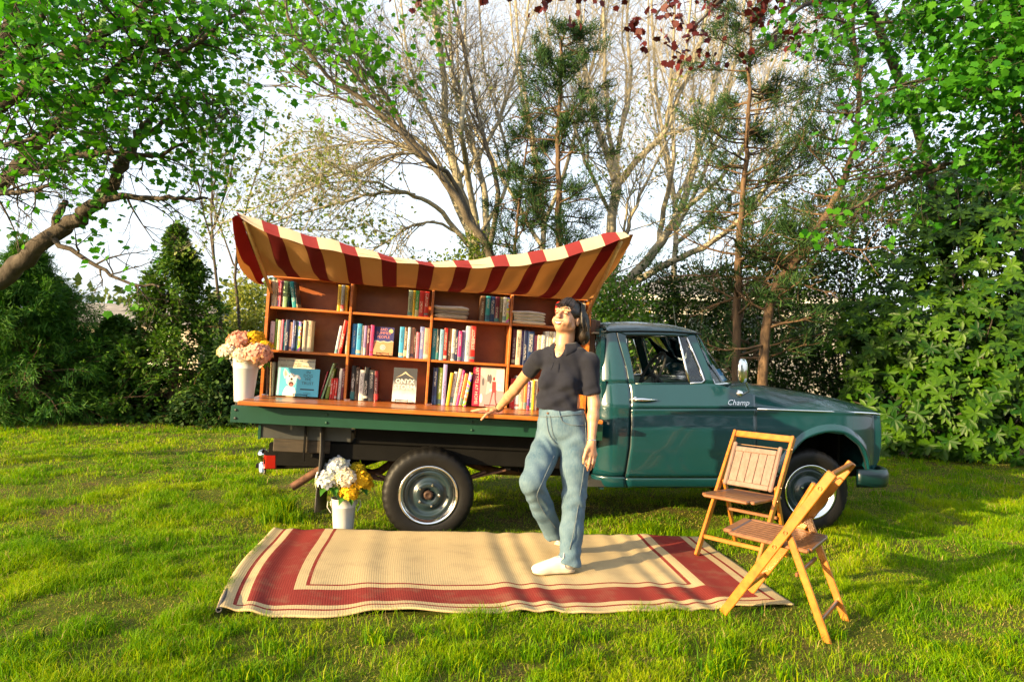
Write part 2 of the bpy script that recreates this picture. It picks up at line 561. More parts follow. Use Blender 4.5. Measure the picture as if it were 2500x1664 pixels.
def blades(x, y, h, w, lean, r):
    n = len(x)
    az = r.random(n) * 2 * np.pi; laz = r.random(n) * 2 * np.pi
    ca, sa = np.cos(az), np.sin(az)
    ld = lean * h; lx, ly = np.cos(laz) * ld, np.sin(laz) * ld
    z = ground_z(x, y) - .006
    V = np.empty((n, 5, 3), np.float32)
    V[:, 0] = np.stack([x - ca * w / 2, y - sa * w / 2, z], -1)
    V[:, 1] = np.stack([x + ca * w / 2, y + sa * w / 2, z], -1)
    V[:, 2] = np.stack([x + ca * w * .4 + lx * .3, y + sa * w * .4 + ly * .3, z + h * .6], -1)
    V[:, 3] = np.stack([x - ca * w * .4 + lx * .3, y - sa * w * .4 + ly * .3, z + h * .6], -1)
    V[:, 4] = np.stack([x + lx, y + ly, z + h * (1 - .25 * lean)], -1)
    return V

def make_grass():
    r = np.random.default_rng(3)
    parts = []; tones = []
    zones = [(1.5, 2.3, 5000, .0036), (2.3, 4.6, 16500, .0029), (4.6, 7.0, 7500, .0040), (7.0, 9.2, 3000, .0066), (9.2, 12.6, 1500, .009)]
    for y0, y1, dens, w in zones:
        hw = .80 * y1 + 1.5
        n = int(dens * 2 * hw * (y1 - y0))
        x = r.uniform(-hw, hw, n); y = r.uniform(y0, y1, n)
        k = np.abs(x) < .80 * y + 1.5
        clump = .5 * vnoise(x, y, 5.0, 21) + .3 * vnoise(x, y, 13.0, 22) + .2 * vnoise(x, y, 1.1, 23)
        bare = .65 * vnoise(x, y, 1.4, 31) + .35 * vnoise(x, y, 4.5, 32)
        keep = sstep(.22, .42, clump) * .75 + .25
        keep *= 1 - .88 * sstep(.55, .66, bare)
        keep *= 1 - .93 * litter_mask(x, y)
        # worn, mossy ground under the truck
        keep *= 1 - .65 * ((y > 5.45) & (y < 7.2) & (x > -2) & (x < 2.6))
        k &= r.random(n) < keep
        k &= ~in_poly(x, y, RUG, .015)
        x, y, clump = x[k], y[k], clump[k]
        n = len(x)
        h = (.020 + .062 * sstep(.3, .8, clump)) * r.uniform(.55, 1.35, n)
        parts.append(blades(x, y, h, w * r.uniform(.7, 1.3, n), r.uniform(.15, 1.0, n), r))
        t = np.clip(.25 + .5 * vnoise(x, y, 2.2, 41) + .25 * r.standard_normal(n) * .6, 0, .92)
        t[r.random(n) < .035] = 1.0
        tones.append(np.repeat(t[:, None], 5, 1))
    # taller tufts
    for (px, py), hh, nn, sp in [((690, 1245), .21, 420, .13), ((660, 1262), .15, 200, .12), ((720, 1262), .14, 200, .12),
                                 ((1590, 1287), .13, 240, .10), ((1640, 1290), .12, 220, .12), ((1555, 1290), .1, 160, .1), ((1690, 1300), .09, 160, .1),
                                 ((1890, 1302), .1, 150, .1)] + [((r.uniform(0, 2500), r.uniform(1540, 1700)), r.uniform(.06, .1), 70, .07) for _ in range(90)]:
        g = G(px, py, 0 if py > 1400 else -.05)
        x = g.x + r.standard_normal(nn) * sp * .45; y = g.y + r.standard_normal(nn) * sp * .45
        k = ~in_poly(x, y, RUG, .02); x, y = x[k], y[k]; n = len(x)
        if n == 0: continue
        parts.append(blades(x, y, hh * r.uniform(.5, 1.1, n), .0042 * r.uniform(.8, 1.3, n), r.uniform(.2, .75, n), r))
        tones.append(np.repeat(np.clip(.35 + .3 * r.standard_normal(n), 0, .85)[:, None], 5, 1))
    # short thatch that also covers the thin patches
    for y0, y1, dens, w in [(2.3, 4.6, 3800, .0034), (4.6, 8.0, 2200, .0046), (8.0, 11.5, 900, .007)]:
        hw = .80 * y1 + 1.5; n = int(dens * 2 * hw * (y1 - y0)); x = r.uniform(-hw, hw, n); y = r.uniform(y0, y1, n)
        k = (np.abs(x) < .80 * y + 1.5) & ~in_poly(x, y, RUG, .015); x, y = x[k], y[k]; n = len(x)
        parts.append(blades(x, y, r.uniform(.010, .028, n), w * r.uniform(.7, 1.2, n), r.uniform(.8, 1.8, n), r))
        t = np.where(r.random(n) < .55, r.uniform(.93, 1.0, n), r.uniform(.2, .8, n)); tones.append(np.repeat(t[:, None], 5, 1))
    V = np.concatenate(parts); n = len(V)
    base = (np.arange(n) * 5)[:, None]
    Q = base + np.array([[0, 1, 2, 3]]); T = base + np.array([[3, 2, 4]])
    m, nt, b = nmat('grass_blades')
    at = nt.nodes.new('ShaderNodeAttribute'); at.attribute_name = 'tone'
    cr = nt.nodes.new('ShaderNodeValToRGB')
    el = cr.color_ramp.elements
    el[0].position = 0; el[0].color = (.024, .105, .001, 1)
    el[1].position = 1; el[1].color = (.36, .27, .11, 1)
    for p, c in ((.45, (.115, .25, .001, 1)), (.9, (.31, .36, .002, 1))):
        e = el.new(p); e.color = c
    nt.links.new(at.outputs['Fac'], cr.inputs['Fac'])
    nt.links.new(cr.outputs[0], b.inputs['Base Color']); b.inputs['Roughness'].default_value = .5
    b.inputs['Specular IOR Level'].default_value = .08
    t = nt.nodes.new('ShaderNodeBsdfTranslucent'); nt.links.new(mixc(nt, 1.0, cr.outputs[0], (1.25, 1.25, .25), 'MULTIPLY'), t.inputs['Color'])
    mx = nt.nodes.new('ShaderNodeMixShader'); mx.inputs[0].default_value = .38
    nt.links.new(b.outputs[0], mx.inputs[1]); nt.links.new(t.outputs[0], mx.inputs[2])
    nt.links.new(mx.outputs[0], nt.nodes['Material Output'].inputs['Surface'])
    o = mesh_np('grass', V.reshape(-1, 3), [Q, T], m, cols=np.concatenate(tones).ravel())
    tag(stuff(o), 'uneven spring grass covering the lawn in front of and around the truck', 'grass')

    # fallen leaves under the shrubs
    n = 5200
    x = r.uniform(-9.5, 9.5, n); y = r.uniform(7.6, 14.5, n)
    k = r.random(n) < litter_mask(x, y) * .9 + .05; x, y = x[k], y[k]; n = len(x)
    V, F, tn = leaf_cards(np.stack([x, y, ground_z(x, y) + .012], -1), LEAF_DIAMOND, r.uniform(.03, .075, n), r, up=.85)
    o = mesh_np('leaf_litter', V, F, leafmat('dead_leaves', (.05, .025, .01), (.26, .14, .05), .1, .8), cols=tn)
    tag(stuff(o), 'brown dead leaves lying under the shrubs behind the lawn', 'leaf litter')
# ================================================================== the truck
YAW = math.radians(7)
T0 = Vector((-0.608, 5.18, -0.09))
M_TRUCK = Matrix.Translation(T0) @ Matrix.Rotation(YAW, 4, 'Z')
_n = Vector((-math.sin(YAW), math.cos(YAW), 0))
def TL(px, py, v=0.0):
    """pixel -> truck coordinates (u forward, v across, w up) on the plane v"""
    d = ray(px, py); c = Vector((0, 0, CAM_H))
    t = (_n.dot(T0 - c) + v) / _n.dot(d)
    return M_TRUCK.inverted() @ (c + d * t)

TW = 1.76      # body width
PAINT = mat('teal_green_paint', (.004, .038, .046), .2, 0, .05, 3, coat=.6, spec=.5)
PEDGE = mat('panel_edge', (.004, .008, .008), .7, 0, 0)
PAINT2 = mat('rail_green_paint', (.007, .048, .028), .4, 0, .12, 5, bmp=.04, bscale=40)
CHROME = mat('chrome', (.78, .78, .76), .12, 1.0, 0)
RUBBER = mat('tyre_rubber', (.0045, .004, .0036), .55, 0, .3, 14, bmp=.25, bscale=90, spec=.3)
BLACKM = mat('black_chassis', (.0035, .0033, .003), .75, 0, .4, 6, bmp=.2, bscale=40, spec=.15)
DARK = mat('dark_interior', (.02, .022, .02), .8, 0, .2)
RUST = mat('rusty_steel', (.13, .06, .032), .7, .3, .5, 25, bmp=.3)
GREYSTEEL = mat('grey_steel', (.05, .052, .05), .55, .3, .2, 10)
OLDWOOD = woodmat('weathered_beam', (.018, .013, .008), (.065, .046, .028), (3, 30, 30), .8, 0)
RIMC = mat('wheel_disc_paint', (.014, .028, .034), .3, .1, .1, 6, coat=.3)
GLASS = glassmat('window_glass', (.86, .92, .9), .04)

VS = [(.30, .10), (.38, .055), (.43, .026), (.52, .008), (.70, 0), (.86, .006), (.98, .02), (1.02, .014), (1.045, .012),
      (1.06, .022), (1.12, .04), (1.20, .064), (1.23, .078), (1.45, .125), (1.64, .17), (1.75, .19)]
def vs(w, u=0.0):
    for (a, x), (b, y) in zip(VS, VS[1:]):
        if w <= b:
            t = max(0, (w - a) / (b - a)); v = x + (y - x) * t; break
    else: v = VS[-1][1]
    return v + .13 * min(1.0, max(0.0, (u - 3.32) / .40)) ** 2

def TLs(px, py):
    v = 0.0
    for _ in range(6):
        a = TL(px, py, v); v = vs(a.z, a.x)
    return a

def lerp_row(row, s):
    x = s * (len(row) - 1); i = min(int(x), len(row) - 2); t = x - i
    return row[i][0] + (row[i + 1][0] - row[i][0]) * t, row[i][1] + (row[i + 1][1] - row[i][1]) * t

def panel(mb, rows, nu, nv, far=False, off=0.0, extra=None):
    """rows of pixel points (bottom to top, same count) -> curved body side panel"""
    R = []
    for row in rows:
        q = []
        for px, py in row:
            a = TLs(px, py); q.append((a.x, a.z))
        R.append(q)
    def fn(s, t):
        x = t * (len(R) - 1); i = min(int(x), len(R) - 2); k = x - i
        a = lerp_row(R[i], s); b = lerp_row(R[i + 1], s)
        u, w = a[0] + (b[0] - a[0]) * k, a[1] + (b[1] - a[1]) * k
        v = vs(w, u) + off + (extra(u, w) if extra else 0)
        return (u, TW - v if far else v, w)
    mb.grid(fn, nu, nv)
    return mb

def wheel(truck, u, v, w, far=False):
    """wheel with its axis across the truck; outer face at -v"""
    e = bpy.data.objects.new('wheel', None); COL.objects.link(e); e.parent = truck
    e.location = (u, v, w); e.rotation_euler = (0, random.uniform(0, 1), math.pi if far else 0)
    R = .352
    prof = [(.205, .19), (.212, .202), (.25, .214), (.30, .216), (.325, .208), (.343, .19), (.349, .165), (.352, .13), (.3525, .105),
            (.352, .08), (.349, .045), (.343, .02), (.325, .002), (.31, -.005), (.285, -.008), (.255, -.006), (.228, .002), (.212, .010), (.205, .022)]
    n = 144; mb = MB(); vsl = []
    for i, (r, h) in enumerate(prof):
        for k in range(n):
            a = 2 * math.pi * k / n; rr = r
            if 4 <= i <= 12:
                if (k % 4) == 0 and i in (4, 5, 6, 10, 11, 12): rr -= .006
                if i in (7, 9): rr -= .005
            vsl.append((rr * math.cos(a), h, rr * math.sin(a)))
    fs = [(i * n + k, (i + 1) * n + k, (i + 1) * n + (k + 1) % n, i * n + (k + 1) % n) for i in range(len(prof) - 1) for k in range(n)]
    mb.add(vsl, fs); mb.build('tyre', RUBBER, e, smooth=True)
    MB().lathe([(.205, .19), (.21, .02), (.222, .002), (.226, -.002), (.222, -.007), (.212, -.006), (.203, .006), (.196, .016), (.188, .022), (.184, .034)], 64, 'y').build('trim_ring', CHROME, e, smooth=True)
    MB().lathe([(.186, .05), (.185, .032), (.178, .024), (.160, .022), (.150, .030), (.138, .046), (.118, .044), (.098, .020), (.088, .012), (.072, .012), (.050, .016), (.046, .030), (0.001, .030)], 64, 'y').build('wheel_disc', RIMC, e, smooth=True)
    MB().lathe([(.036, .03), (.035, .004), (.030, -.004), (.018, -.006), (.014, -.003), (.001, -.003)], 24, 'y').build('hub_cap', mat('hub_rust', (.05, .026, .016), .6, .4, .4, 40), e, smooth=True)
    for k in range(5):
        a = 2 * math.pi * k / 5 + .3
        MB().lathe([(.013, .015), (.012, -.004), (.008, -.010), (.001, -.011)], 6, 'y', (.082 * math.cos(a), 0, .082 * math.sin(a))).build('lug_nut', CHROME, e)
    for k in range(4):
        a = 2 * math.pi * k / 4 + .6
        R3 = Matrix.Rotation(-a, 3, 'Y')
        MB().box(R3 @ Vector((.168, .0215, 0)), (.006, .004, .020), R3).build('vent_slot', DARK, e)
    return e

def make_truck():
    t = thing('pickup_truck', 'old dark green flatbed pickup truck parked on the lawn behind the rug', 'truck', M_TRUCK)
    # ---- door rear edge and cab back edge as pixel columns, bottom to top
    door_r = [(1526, 1163), (1538, 1090), (1541, 1000), (1540, 954), (1536, 934)]
    door_r_up = [(1536, 934), (1529, 895), (1516, 850), (1508, 822), (1505, 808)]
    back = [(1455, 1163), (1462, 1090), (1466, 1000), (1467, 954), (1467, 934)]
    back_up = [(1467, 934), (1468, 895), (1470, 850), (1471, 822), (1472, 808)]
    def corner(u, w):
        d = u - (TL(1467, 950).x); return .09 * max(0.0, 1 - d / .16) ** 2.2
    def cols(a, b, dx=0): return [[p, (q[0] + dx, q[1])] for p, q in zip(a, b)]
    for far in (False, True):
        mb = MB()
        panel(mb, cols(back, door_r, -1.3), 10, 20, far, extra=corner)
        panel(mb, cols(back_up, door_r_up, -1.3), 8, 16, far, extra=corner)
        panel(mb, cols([(1460, 1187), (1455, 1178), (1454, 1163)], [(1530, 1188), (1527, 1178), (1525, 1163)]), 8, 6, far, extra=corner)
        # sill under the door, A pillar in front of the window
        panel(mb, cols([(1526, 1188), (1525, 1165.5)], [(1882, 1189), (1878, 1165.5)]), 20, 4, far, off=.004)
        mb.build('cab_side', PAINT, t, smooth=True, solid=.012 if not far else .012)
        jb = MB(); sh = lambda a, d: [(x + d, y) for x, y in a]
        panel(jb, cols(sh(door_r, -7), sh(door_r, 7)), 3, 16, far, off=.0135); panel(jb, cols(sh(door_r_up, -7), sh(door_r_up, 7)), 3, 12, far, off=.0135)
        jb.build('door_jamb', PEDGE, t, smooth=True)
        # ---- door
        d = MB()
        front = [(1845, 1163), (1845, 1090), (1845, 1040), (1845, 997)]
        dr = [(1526, 1163), (1538, 1090), (1540, 1040), (1541, 997)]
        panel(d, cols(dr, front, -1.4), 36, 22, far)
        panel(d, [[(1541, 997), (1745, 997), (1843.6, 997)], [(1540, 954), (1744, 954), (1843, 964)], [(1536, 935.5), (1742, 935.5), (1762, 941)]], 30, 12, far)
        win_r = [(1551, 935.5), (1543, 890), (1533, 848), (1527, 826), (1530, 817)]
        panel(d, cols(door_r_up, win_r), 6, 14, far)
        win_f = [(1721, 935.5), (1709, 900), (1696, 868), (1683, 836), (1676, 819)]
        pil_f = [(1745, 935.5), (1733, 900), (1720, 868), (1706, 836), (1697, 812)]
        panel(d, cols(win_f, pil_f), 6, 14, far)
        panel(d, [[(1526, 818), (1600, 818), (1678, 820)], [(1504, 807), (1600, 806), (1695, 811)]], 20, 3, far)
        door = d.build('door', PAINT, t, smooth=True, solid=.014)
        def win_strip(pts, wd, m, nm, par):
            q = []
            for px, py in pts:
                a = TL(px, py, 0); v = vs(a.z, a.x); a = TL(px, py, v); q.append((a.x, (TW - v + .004) if far else v - .004, a.z))
            MB().tube(q, wd, 6).build(nm, m, par, smooth=True)
        win_strip([(1655, 819), (1664, 855), (1674, 900), (1682, 934)], .011, CHROME, 'vent_window_bar', door)
        win_strip([(1676, 822), (1692, 860), (1708, 898), (1719, 928), (1712, 934), (1684, 935)], .0075, CHROME, 'vent_window_frame', door)
        win_strip([(1551, 936), (1600, 936), (1684, 936)], .007, PAINT, 'window_ledge', door)
        vp = MB(); q = []
        for px, py in [(1661, 822), (1675, 823), (1717, 929), (1686, 933)]:
            a = TL(px, py, 0); v = vs(a.z, a.x) + .006; a = TL(px, py, v); q.append((a.x, TW - v if far else v, a.z))
        vp.add(q, [(0, 1, 2, 3)]); vp.build('vent_window', GLASS, door)
        # ---- front fender
        f = MB()
        rows = [[(1846, 1182), (1878, 1181), (1900, 1160), (1916, 1130), (1936, 1101), (1967, 1071), (2016, 1056), (2062, 1060), (2097, 1087), (2111, 1118), (2117, 1150), (2128, 1159)],
                [(1846, 1105), (1874, 1105), (1896, 1096), (1915, 1084), (1938, 1067), (1968, 1046), (2016, 1035), (2062, 1037), (2100, 1056), (2122, 1078), (2135, 1100), (2147, 1122)],
                [(1846, 1060), (1874, 1060), (1896, 1058), (1917, 1053), (1940, 1043), (1970, 1031), (2016, 1024), (2062, 1026), (2102, 1038), (2124, 1050), (2139, 1062), (2152, 1078)],
                [(1846, 998), (1874, 999), (1897, 1000), (1920, 1000.5), (1944, 1001), (1972, 1002), (2016, 1004), (2062, 1005.5), (2102, 1007), (2122, 1008), (2137, 1009), (2148, 1010)]]
        panel(f, rows, 88, 24, far)
        fen = f.build('fender', PAINT, t, smooth=True, solid=.012)
        lip = MB()
        arch = [(1903, 1156), (1914, 1131), (1935, 1101), (1966, 1070), (2016, 1054.5), (2063, 1059), (2098, 1087), (2112, 1118), (2117, 1150)]
        outer = [(1888, 1147), (1901, 1120), (1924, 1090), (1960, 1053), (2014, 1034), (2068, 1040), (2108, 1072), (2124, 1110), (2128, 1150)]
        A = []; O = []
        for src, dst in ((arch, A), (outer, O)):
            for px, py in src:
                a = TLs(px, py); dst.append(Vector((a.x, vs(a.z, a.x), a.z)))
        A = Wood(3).smooth(A, 5); O = Wood(3).smooth(O, 5)
        def lf(s, tt):
            x = s * (len(A) - 1); i = min(int(x), len(A) - 2); k = x - i
            a = A[i].lerp(A[i + 1], k); o = O[i].lerp(O[i + 1], k)
            fr, dv = [(0, .004), (.35, -.014), (.65, -.026), (.9, -.028), (1.0, -.020), (1.02, .0), (1.02, .02)][round(tt * 6)]
            p = o.lerp(a, min(fr, 1.0)); v = p.y + dv
            return (p.x, TW - v if far else v, p.z)
        lip.grid(lf, 48, 6); lip.build('wheel_arch_lip', PAINT, fen, smooth=True)
        tr = []
        for px, py in [(1848, 998), (1900, 1000), (2000, 1003.5), (2100, 1007), (2135, 1009), (2147, 1011)]:
            a = TLs(px, py); v = vs(a.z, a.x) - .004; tr.append((a.x, TW - v if far else v, a.z))
        MB().tube(tr, .0095, 8).build('trim_strip', CHROME, fen, smooth=True)
        if not far:
            # handle, lock, script
            h0, h1 = TL(1549, 975), TL(1606, 976)
            hv = vs(h0.z) - .022
            MB().tube([(h0.x, hv + .016, h0.z), (h0.x + .02, hv, h0.z), (h0.x + .07, hv - .004, h0.z - .001), ((h0.x + h1.x) / 2 + .02, hv - .002, h0.z - .002), (h1.x, hv + .008, h1.z)], [.010, .014, .016, .013, .006], 10).build('handle', CHROME, door, smooth=True)
            MB().lathe([(.024, .024), (.022, .010), (.016, .006), (.001, .006)], 16, 'y', (h0.x + .012, hv, h0.z)).build('handle_boss', CHROME, door, smooth=True)
            l = TL(1557.5, 1012)
            MB().lathe([(.016, .01), (.016, -.004), (.011, -.008), (.001, -.008)], 16, 'y', (l.x, vs(l.z), l.z)).build('lock', CHROME, door, smooth=True)
            c = TL(1803, 983); wv = vs(c.z)
            Mx = Matrix.Translation((c.x, wv - .012, c.z)) @ Matrix.Rotation(math.radians(90 - 12), 4, 'X')
            text('Champ', .062, CHROME, door, Mx, ext=.003, shear=.35, squash=1.05)
            # mirror
            mp = TL(1812, 905, -.14)
            e0 = TL(1818, 965, .0)
            arm = MB().tube([(e0.x, vs(e0.z), e0.z), (e0.x + .01, -.06, e0.z + .04), (mp.x + .03, -.11, mp.z - .06), (mp.x + .03, -.13, mp.z)], .007, 8)
            mir = bpy.data.objects.new('wing_mirror', None); COL.objects.link(mir); mir.parent = t
            arm.build('mirror_arm', CHROME, mir, smooth=True)
            mh = MB()
            Rm = Matrix.Rotation(math.radians(-52), 3, 'Z')
            ring = []
            for k in range(28):
                a = 2 * math.pi * k / 28
                ca, sa = math.cos(a), math.sin(a)
                ring.append((.062 * abs(ca) ** .6 * (1 if ca > 0 else -1), .097 * abs(sa) ** .75 * (1 if sa > 0 else -1)))
            prof = [(.55, .030), (.92, .022), (1.0, .008), (1.0, -.004), (.95, -.006)]
            vv = []; ff = []
            for sc, dy in prof:
                for a, b in ring: vv.append(Vector((mp.x, mp.y, mp.z)) + Rm @ Vector((dy, a * sc, b * sc)))
            for i in range(len(prof) - 1):
                for k in range(28): ff.append((i * 28 + k, i * 28 + (k + 1) % 28, (i + 1) * 28 + (k + 1) % 28, (i + 1) * 28 + k))
            ff.append(tuple(range(28)))
            mh.add(vv, ff); mh.build('mirror_housing', CHROME, mir, smooth=True)
            mg = MB(); mg.add([Vector((mp.x, mp.y, mp.z)) + Rm @ Vector((-.005, a * .95, b * .95)) for a, b in ring], [tuple(range(28))])
            mg.build('mirror_glass', mat('mirror_silver', (.8, .82, .82), .03, 1, 0), mir)
            br = MB()
            br.lathe([(.030, .03), (.028, .0), (.018, -.012), (.001, -.014)], 16, 'y', (e0.x - .02, vs(e0.z) - .003, e0.z + .012)); br.build('mirror_foot', CHROME, mir, smooth=True)
    # ---- hood and cowl
    crown = [(TL(x, y, .42).x, TL(x, y, .42).z) for x, y in [(1738, 933), (1790, 932), (1829, 933), (1890, 942), (1945, 952), (2000, 961.5), (2054, 972), (2095, 983), (2123, 993.5), (2140, 1003)]]
    edge = [(TLs(x, y).x, TLs(x, y).z) for x, y in [(1744, 997), (1844, 997), (1950, 1001), (2050, 1005), (2148, 1010)]]
    u0, u1 = edge[0][0], edge[-1][0]
    def ip(tab, u):
        for (a, x), (b, y) in zip(tab, tab[1:]):
            if u <= b: return x + (y - x) * max(0, (u - a) / (b - a))
        return tab[-1][1]
    def hood(s, x):
        u = u0 + (u1 - u0) * s
        we = ip(edge, u) + .004; wc = max(ip(crown, u), we + .01)
        v0 = vs(we, u) + .001; X = 2 * x - 1
        X = math.copysign(abs(X) ** .55, X)
        p = 2.3 + 9 * max(0, 1 - s / .55) ** 1.5
        w = we + (wc - we) * (1 - abs(X) ** p)
        return (u + .05 * s * s * (1 - X * X), v0 + (TW - 2 * v0) * (X + 1) / 2, w)
    MB().grid(hood, 50, 40).build('hood', PAINT, t, smooth=True, solid=.01)
    # ---- nose
    fr = [(2148, 1010), (2152, 1045), (2152, 1078), (2147, 1122), (2128, 1159)]
    N = []
    for px, py in fr:
        a = TLs(px, py); N.append(Vector((a.x, vs(a.z, a.x), a.z)))
    def nose(s, x):
        k = s * (len(N) - 1); i = min(int(k), len(N) - 2)
        a = N[i].lerp(N[i + 1], k - i); X = 2 * x - 1
        return (a.x + .055 * (1 - X ** 4), a.y + (TW - 2 * a.y) * x, a.z)
    no = MB().grid(nose, 16, 24).build('nose_panel', PAINT, t, smooth=True, solid=.01)
    for v in (.30, TW - .30):
        MB().lathe([(.105, -.04), (.105, .055), (.098, .07), (.088, .072)], 32, 'x', (N[2].x - .14, v, .87)).build('headlight_ring', CHROME, no, smooth=True)
        MB().lathe([(.09, .06), (.07, .078), (.04, .088), (.001, .09)], 32, 'x', (N[2].x - .14, v, .87)).build('headlight', mat('lamp_glass', (.7, .72, .7), .1, 0, 0), no, smooth=True)
    for k in range(7):
        w = .72 + k * .05
        MB().box((N[2].x + .062, TW / 2, w), (.02, .78, .016), None, .004).build('grille_bar', CHROME, no)
    # ---- bumper
    path = [(3.50, .02), (3.68, .0), (3.78, .06), (3.83, .25), (3.85, .6), (3.855, .88), (3.85, TW - .6), (3.83, TW - .25), (3.78, TW - .06), (3.68, TW), (3.50, TW - .02)]
    bw = TL(2150, 1168).z
    cs = [(-.075, .01), (-.07, -.012), (-.03, -.026), (.03, -.026), (.07, -.012), (.075, .01), (.05, .02), (-.05, .02)]
    pp = Wood(1).smooth([Vector((a, b, 0)) for a, b in path], 4)
    vv = []; ff = []
    for i, p in enumerate(pp):
        d = (pp[min(i + 1, len(pp) - 1)] - pp[max(i - 1, 0)]).normalized(); nrm = Vector((-d.y, d.x, 0))
        for h, o in cs: vv.append((p.x + nrm.x * o, p.y + nrm.y * o, bw + h))
    for i in range(len(pp) - 1):
        for k in range(8): ff.append((i * 8 + k, i * 8 + (k + 1) % 8, (i + 1) * 8 + (k + 1) % 8, (i + 1) * 8 + k))
    ff += [tuple(range(8)), tuple((len(pp) - 1) * 8 + k for k in range(8))]
    mb = MB(); mb.add(vv, ff); mb.build('bumper', mat('bumper_paint', (.0012, .016, .018), .35, 0, .1, 4, coat=.3), t, smooth=True)
    for v in (.35, TW - .35): MB().box((3.55, v, bw), (.45, .06, .08)).build('bumper_bracket', BLACKM, t)
    # ---- roof
    rc = [(TL(x, y, .3).x, TL(x, y, .3).z) for x, y in [(1469, 796), (1476, 787), (1500, 785.5), (1560, 786), (1633, 791), (1670, 799), (1690, 806), (1704, 814)]]
    re_ = [(TL(x, y, .17).x, TL(x, y, .17).z) for x, y in [(1465, 808), (1560, 806.5), (1640, 808), (1700, 812.5), (1712, 816)]]
    ru0, ru1 = rc[0][0], re_[-1][0]
    def roof(s, x):
        u = ru0 + (ru1 - ru0) * s; X = 2 * x - 1; X = math.copysign(abs(X) ** .5, X)
        we = ip(re_, u); wc = max(ip(rc, u), we + .002)
        return (u + .05 * s ** 3 * (1 - X * X), .150 + (TW - .30) * (X + 1) / 2, we + (wc - we) * (1 - abs(X) ** 7) + .02 * (1 - X * X) * math.sin(math.pi * min(1, s * 1.05)) ** .5)
    rf = MB().grid(roof, 40, 44).build('roof', PAINT, t, smooth=True, solid=.012)
    for far in (0, 1):
        q = []
        for px, py in [(1468, 809), (1560, 807), (1640, 808.5), (1699, 813), (1709, 830), (1731, 890)]:
            a = TL(px, py, .16); v = vs(a.z) - .004; q.append((a.x, TW - v if far else v, a.z))
        MB().tube(q, .008, 6).build('drip_rail', PAINT, rf, smooth=True)
    # ---- windshield
    wl = [TL(1745, 932, .085), TL(1697, 815, .17)]
    def ws_(s, y):
        X = 2 * s - 1; bow = 1 - abs(X) ** 5
        lo = Vector((wl[0].x + .30 * bow, .095 + (TW - .19) * s, wl[0].z - .02 + .01 * bow)); hi = Vector((wl[1].x + .13 * bow, .175 + (TW - .35) * s, wl[1].z - .012 + .012 * bow))
        return lo.lerp(hi, y)
    wsh = MB().grid(lambda a, c: ws_(.5 - .5 * math.copysign(abs(1 - 2 * a) ** .5, 1 - 2 * a), c), 28, 8).build('windshield', GLASS, t, smooth=True)
    E_ = [.5 - .5 * math.copysign(abs(1 - k / 14) ** .5, 1 - k / 14) for k in range(29)]
    ring = [ws_(k, 0) for k in E_] + [ws_(1, k / 8) for k in range(1, 9)] + [ws_(k, 1) for k in E_[::-1][1:]] + [ws_(0, 1 - k / 8) for k in range(1, 8)]
    MB().tube(ring, .011, 6, closed=True).build('windshield_trim', CHROME, wsh, smooth=True)
    st = MB()
    a0, a1 = ws_(.05, .06), ws_(.05, .30); b0, b1 = ws_(.10, .06), ws_(.10, .30)
    off = Vector((-.004, 0, -.003))
    st.add([a0 + off, b0 + off, b1 + off, a1 + off], [(0, 1, 2, 3)])
    st.build('sticker', mat('blue_sticker', (.02, .22, .5), .5, 0, .1), wsh)
    st = MB(); lp = lambda s, y: ws_(s, y) + Vector((-.007, -.002, -.004))
    st.add([lp(.055, .09), lp(.095, .09), lp(.095, .17), lp(.055, .17)], [(0, 1, 2, 3)]); st.build('sticker_panel', mat('pale_sticker', (.6, .65, .7), .5, 0, .1), wsh)
    # ---- cab back, floor, inside
    bu = TL(1471, 900).x + .035
    bw_ = MB()
    for c, s in [((bu, TW / 2, .80), (.03, TW - .16, .86)), ((bu, TW / 2, 1.60), (.03, TW - .40, .10)), ((bu, .22, 1.4), (.03, .16, .36)), ((bu, TW - .22, 1.4), (.03, .16, .36))]: bw_.box(c, s)
    bw_.build('cab_back', PAINT, t)
    MB().box((bu, TW / 2, 1.395), (.006, TW - .58, .34)).build('rear_window', GLASS, t)
    ins = MB()
    ins.box((2.05, TW / 2, .42), (1.6, TW - .12, .05))
    ins.box((2.43, TW / 2, .72), (.05, TW - .12, .62))
    ins.build('cab_floor', DARK, t)
    hl = MB().box((1.62, TW / 2, 1.612), (.62, TW - .44, .012)); hl.build('headliner', mat('headliner_cloth', (.22, .2, .16), .9, 0, .1), t)
    sm = mat('seat_vinyl', (.035, .04, .036), .5, 0, .15, 5)
    seat = bpy.data.objects.new('bench_seat', None); COL.objects.link(seat); seat.parent = t
    MB().box((1.62, TW / 2, .72), (.52, TW - .3, .2), None, .05).build('seat_cushion', sm, seat, smooth=True)
    MB().box((1.40, TW / 2, .98), (.14, TW - .3, .46), Matrix.Rotation(-.15, 3, 'Y'), .05).build('seat_back', sm, seat, smooth=True)
    MB().box((2.17, TW / 2, 1.10), (.28, TW - .2, .22), None, .05).build('dashboard', mat('dash_paint', (.015, .05, .045), .4), t, smooth=True)
    c = TL(1585, 912, .45)
    stw = bpy.data.objects.new('steering_wheel', None); COL.objects.link(stw); stw.parent = t
    Rs = Matrix.Rotation(math.radians(-62), 3, 'Y')
    wc = Vector((c.x + .03, .48, c.z))
    MB().tube([wc + Rs @ Vector((.205 * math.cos(k * .2618), .205 * math.sin(k * .2618), 0)) for k in range(24)], .012, 8, closed=True).build('wheel_rim', DARK, stw, smooth=True)
    for a in (0.0, 2.09, 4.19):
        MB().bar(wc, wc + Rs @ Vector((.2 * math.cos(a), .2 * math.sin(a), 0)), .02, .01).build('spoke', DARK, stw)
    MB().tube([wc, Vector((2.15, .48, 1.05))], .02, 8).build('column', DARK, stw)
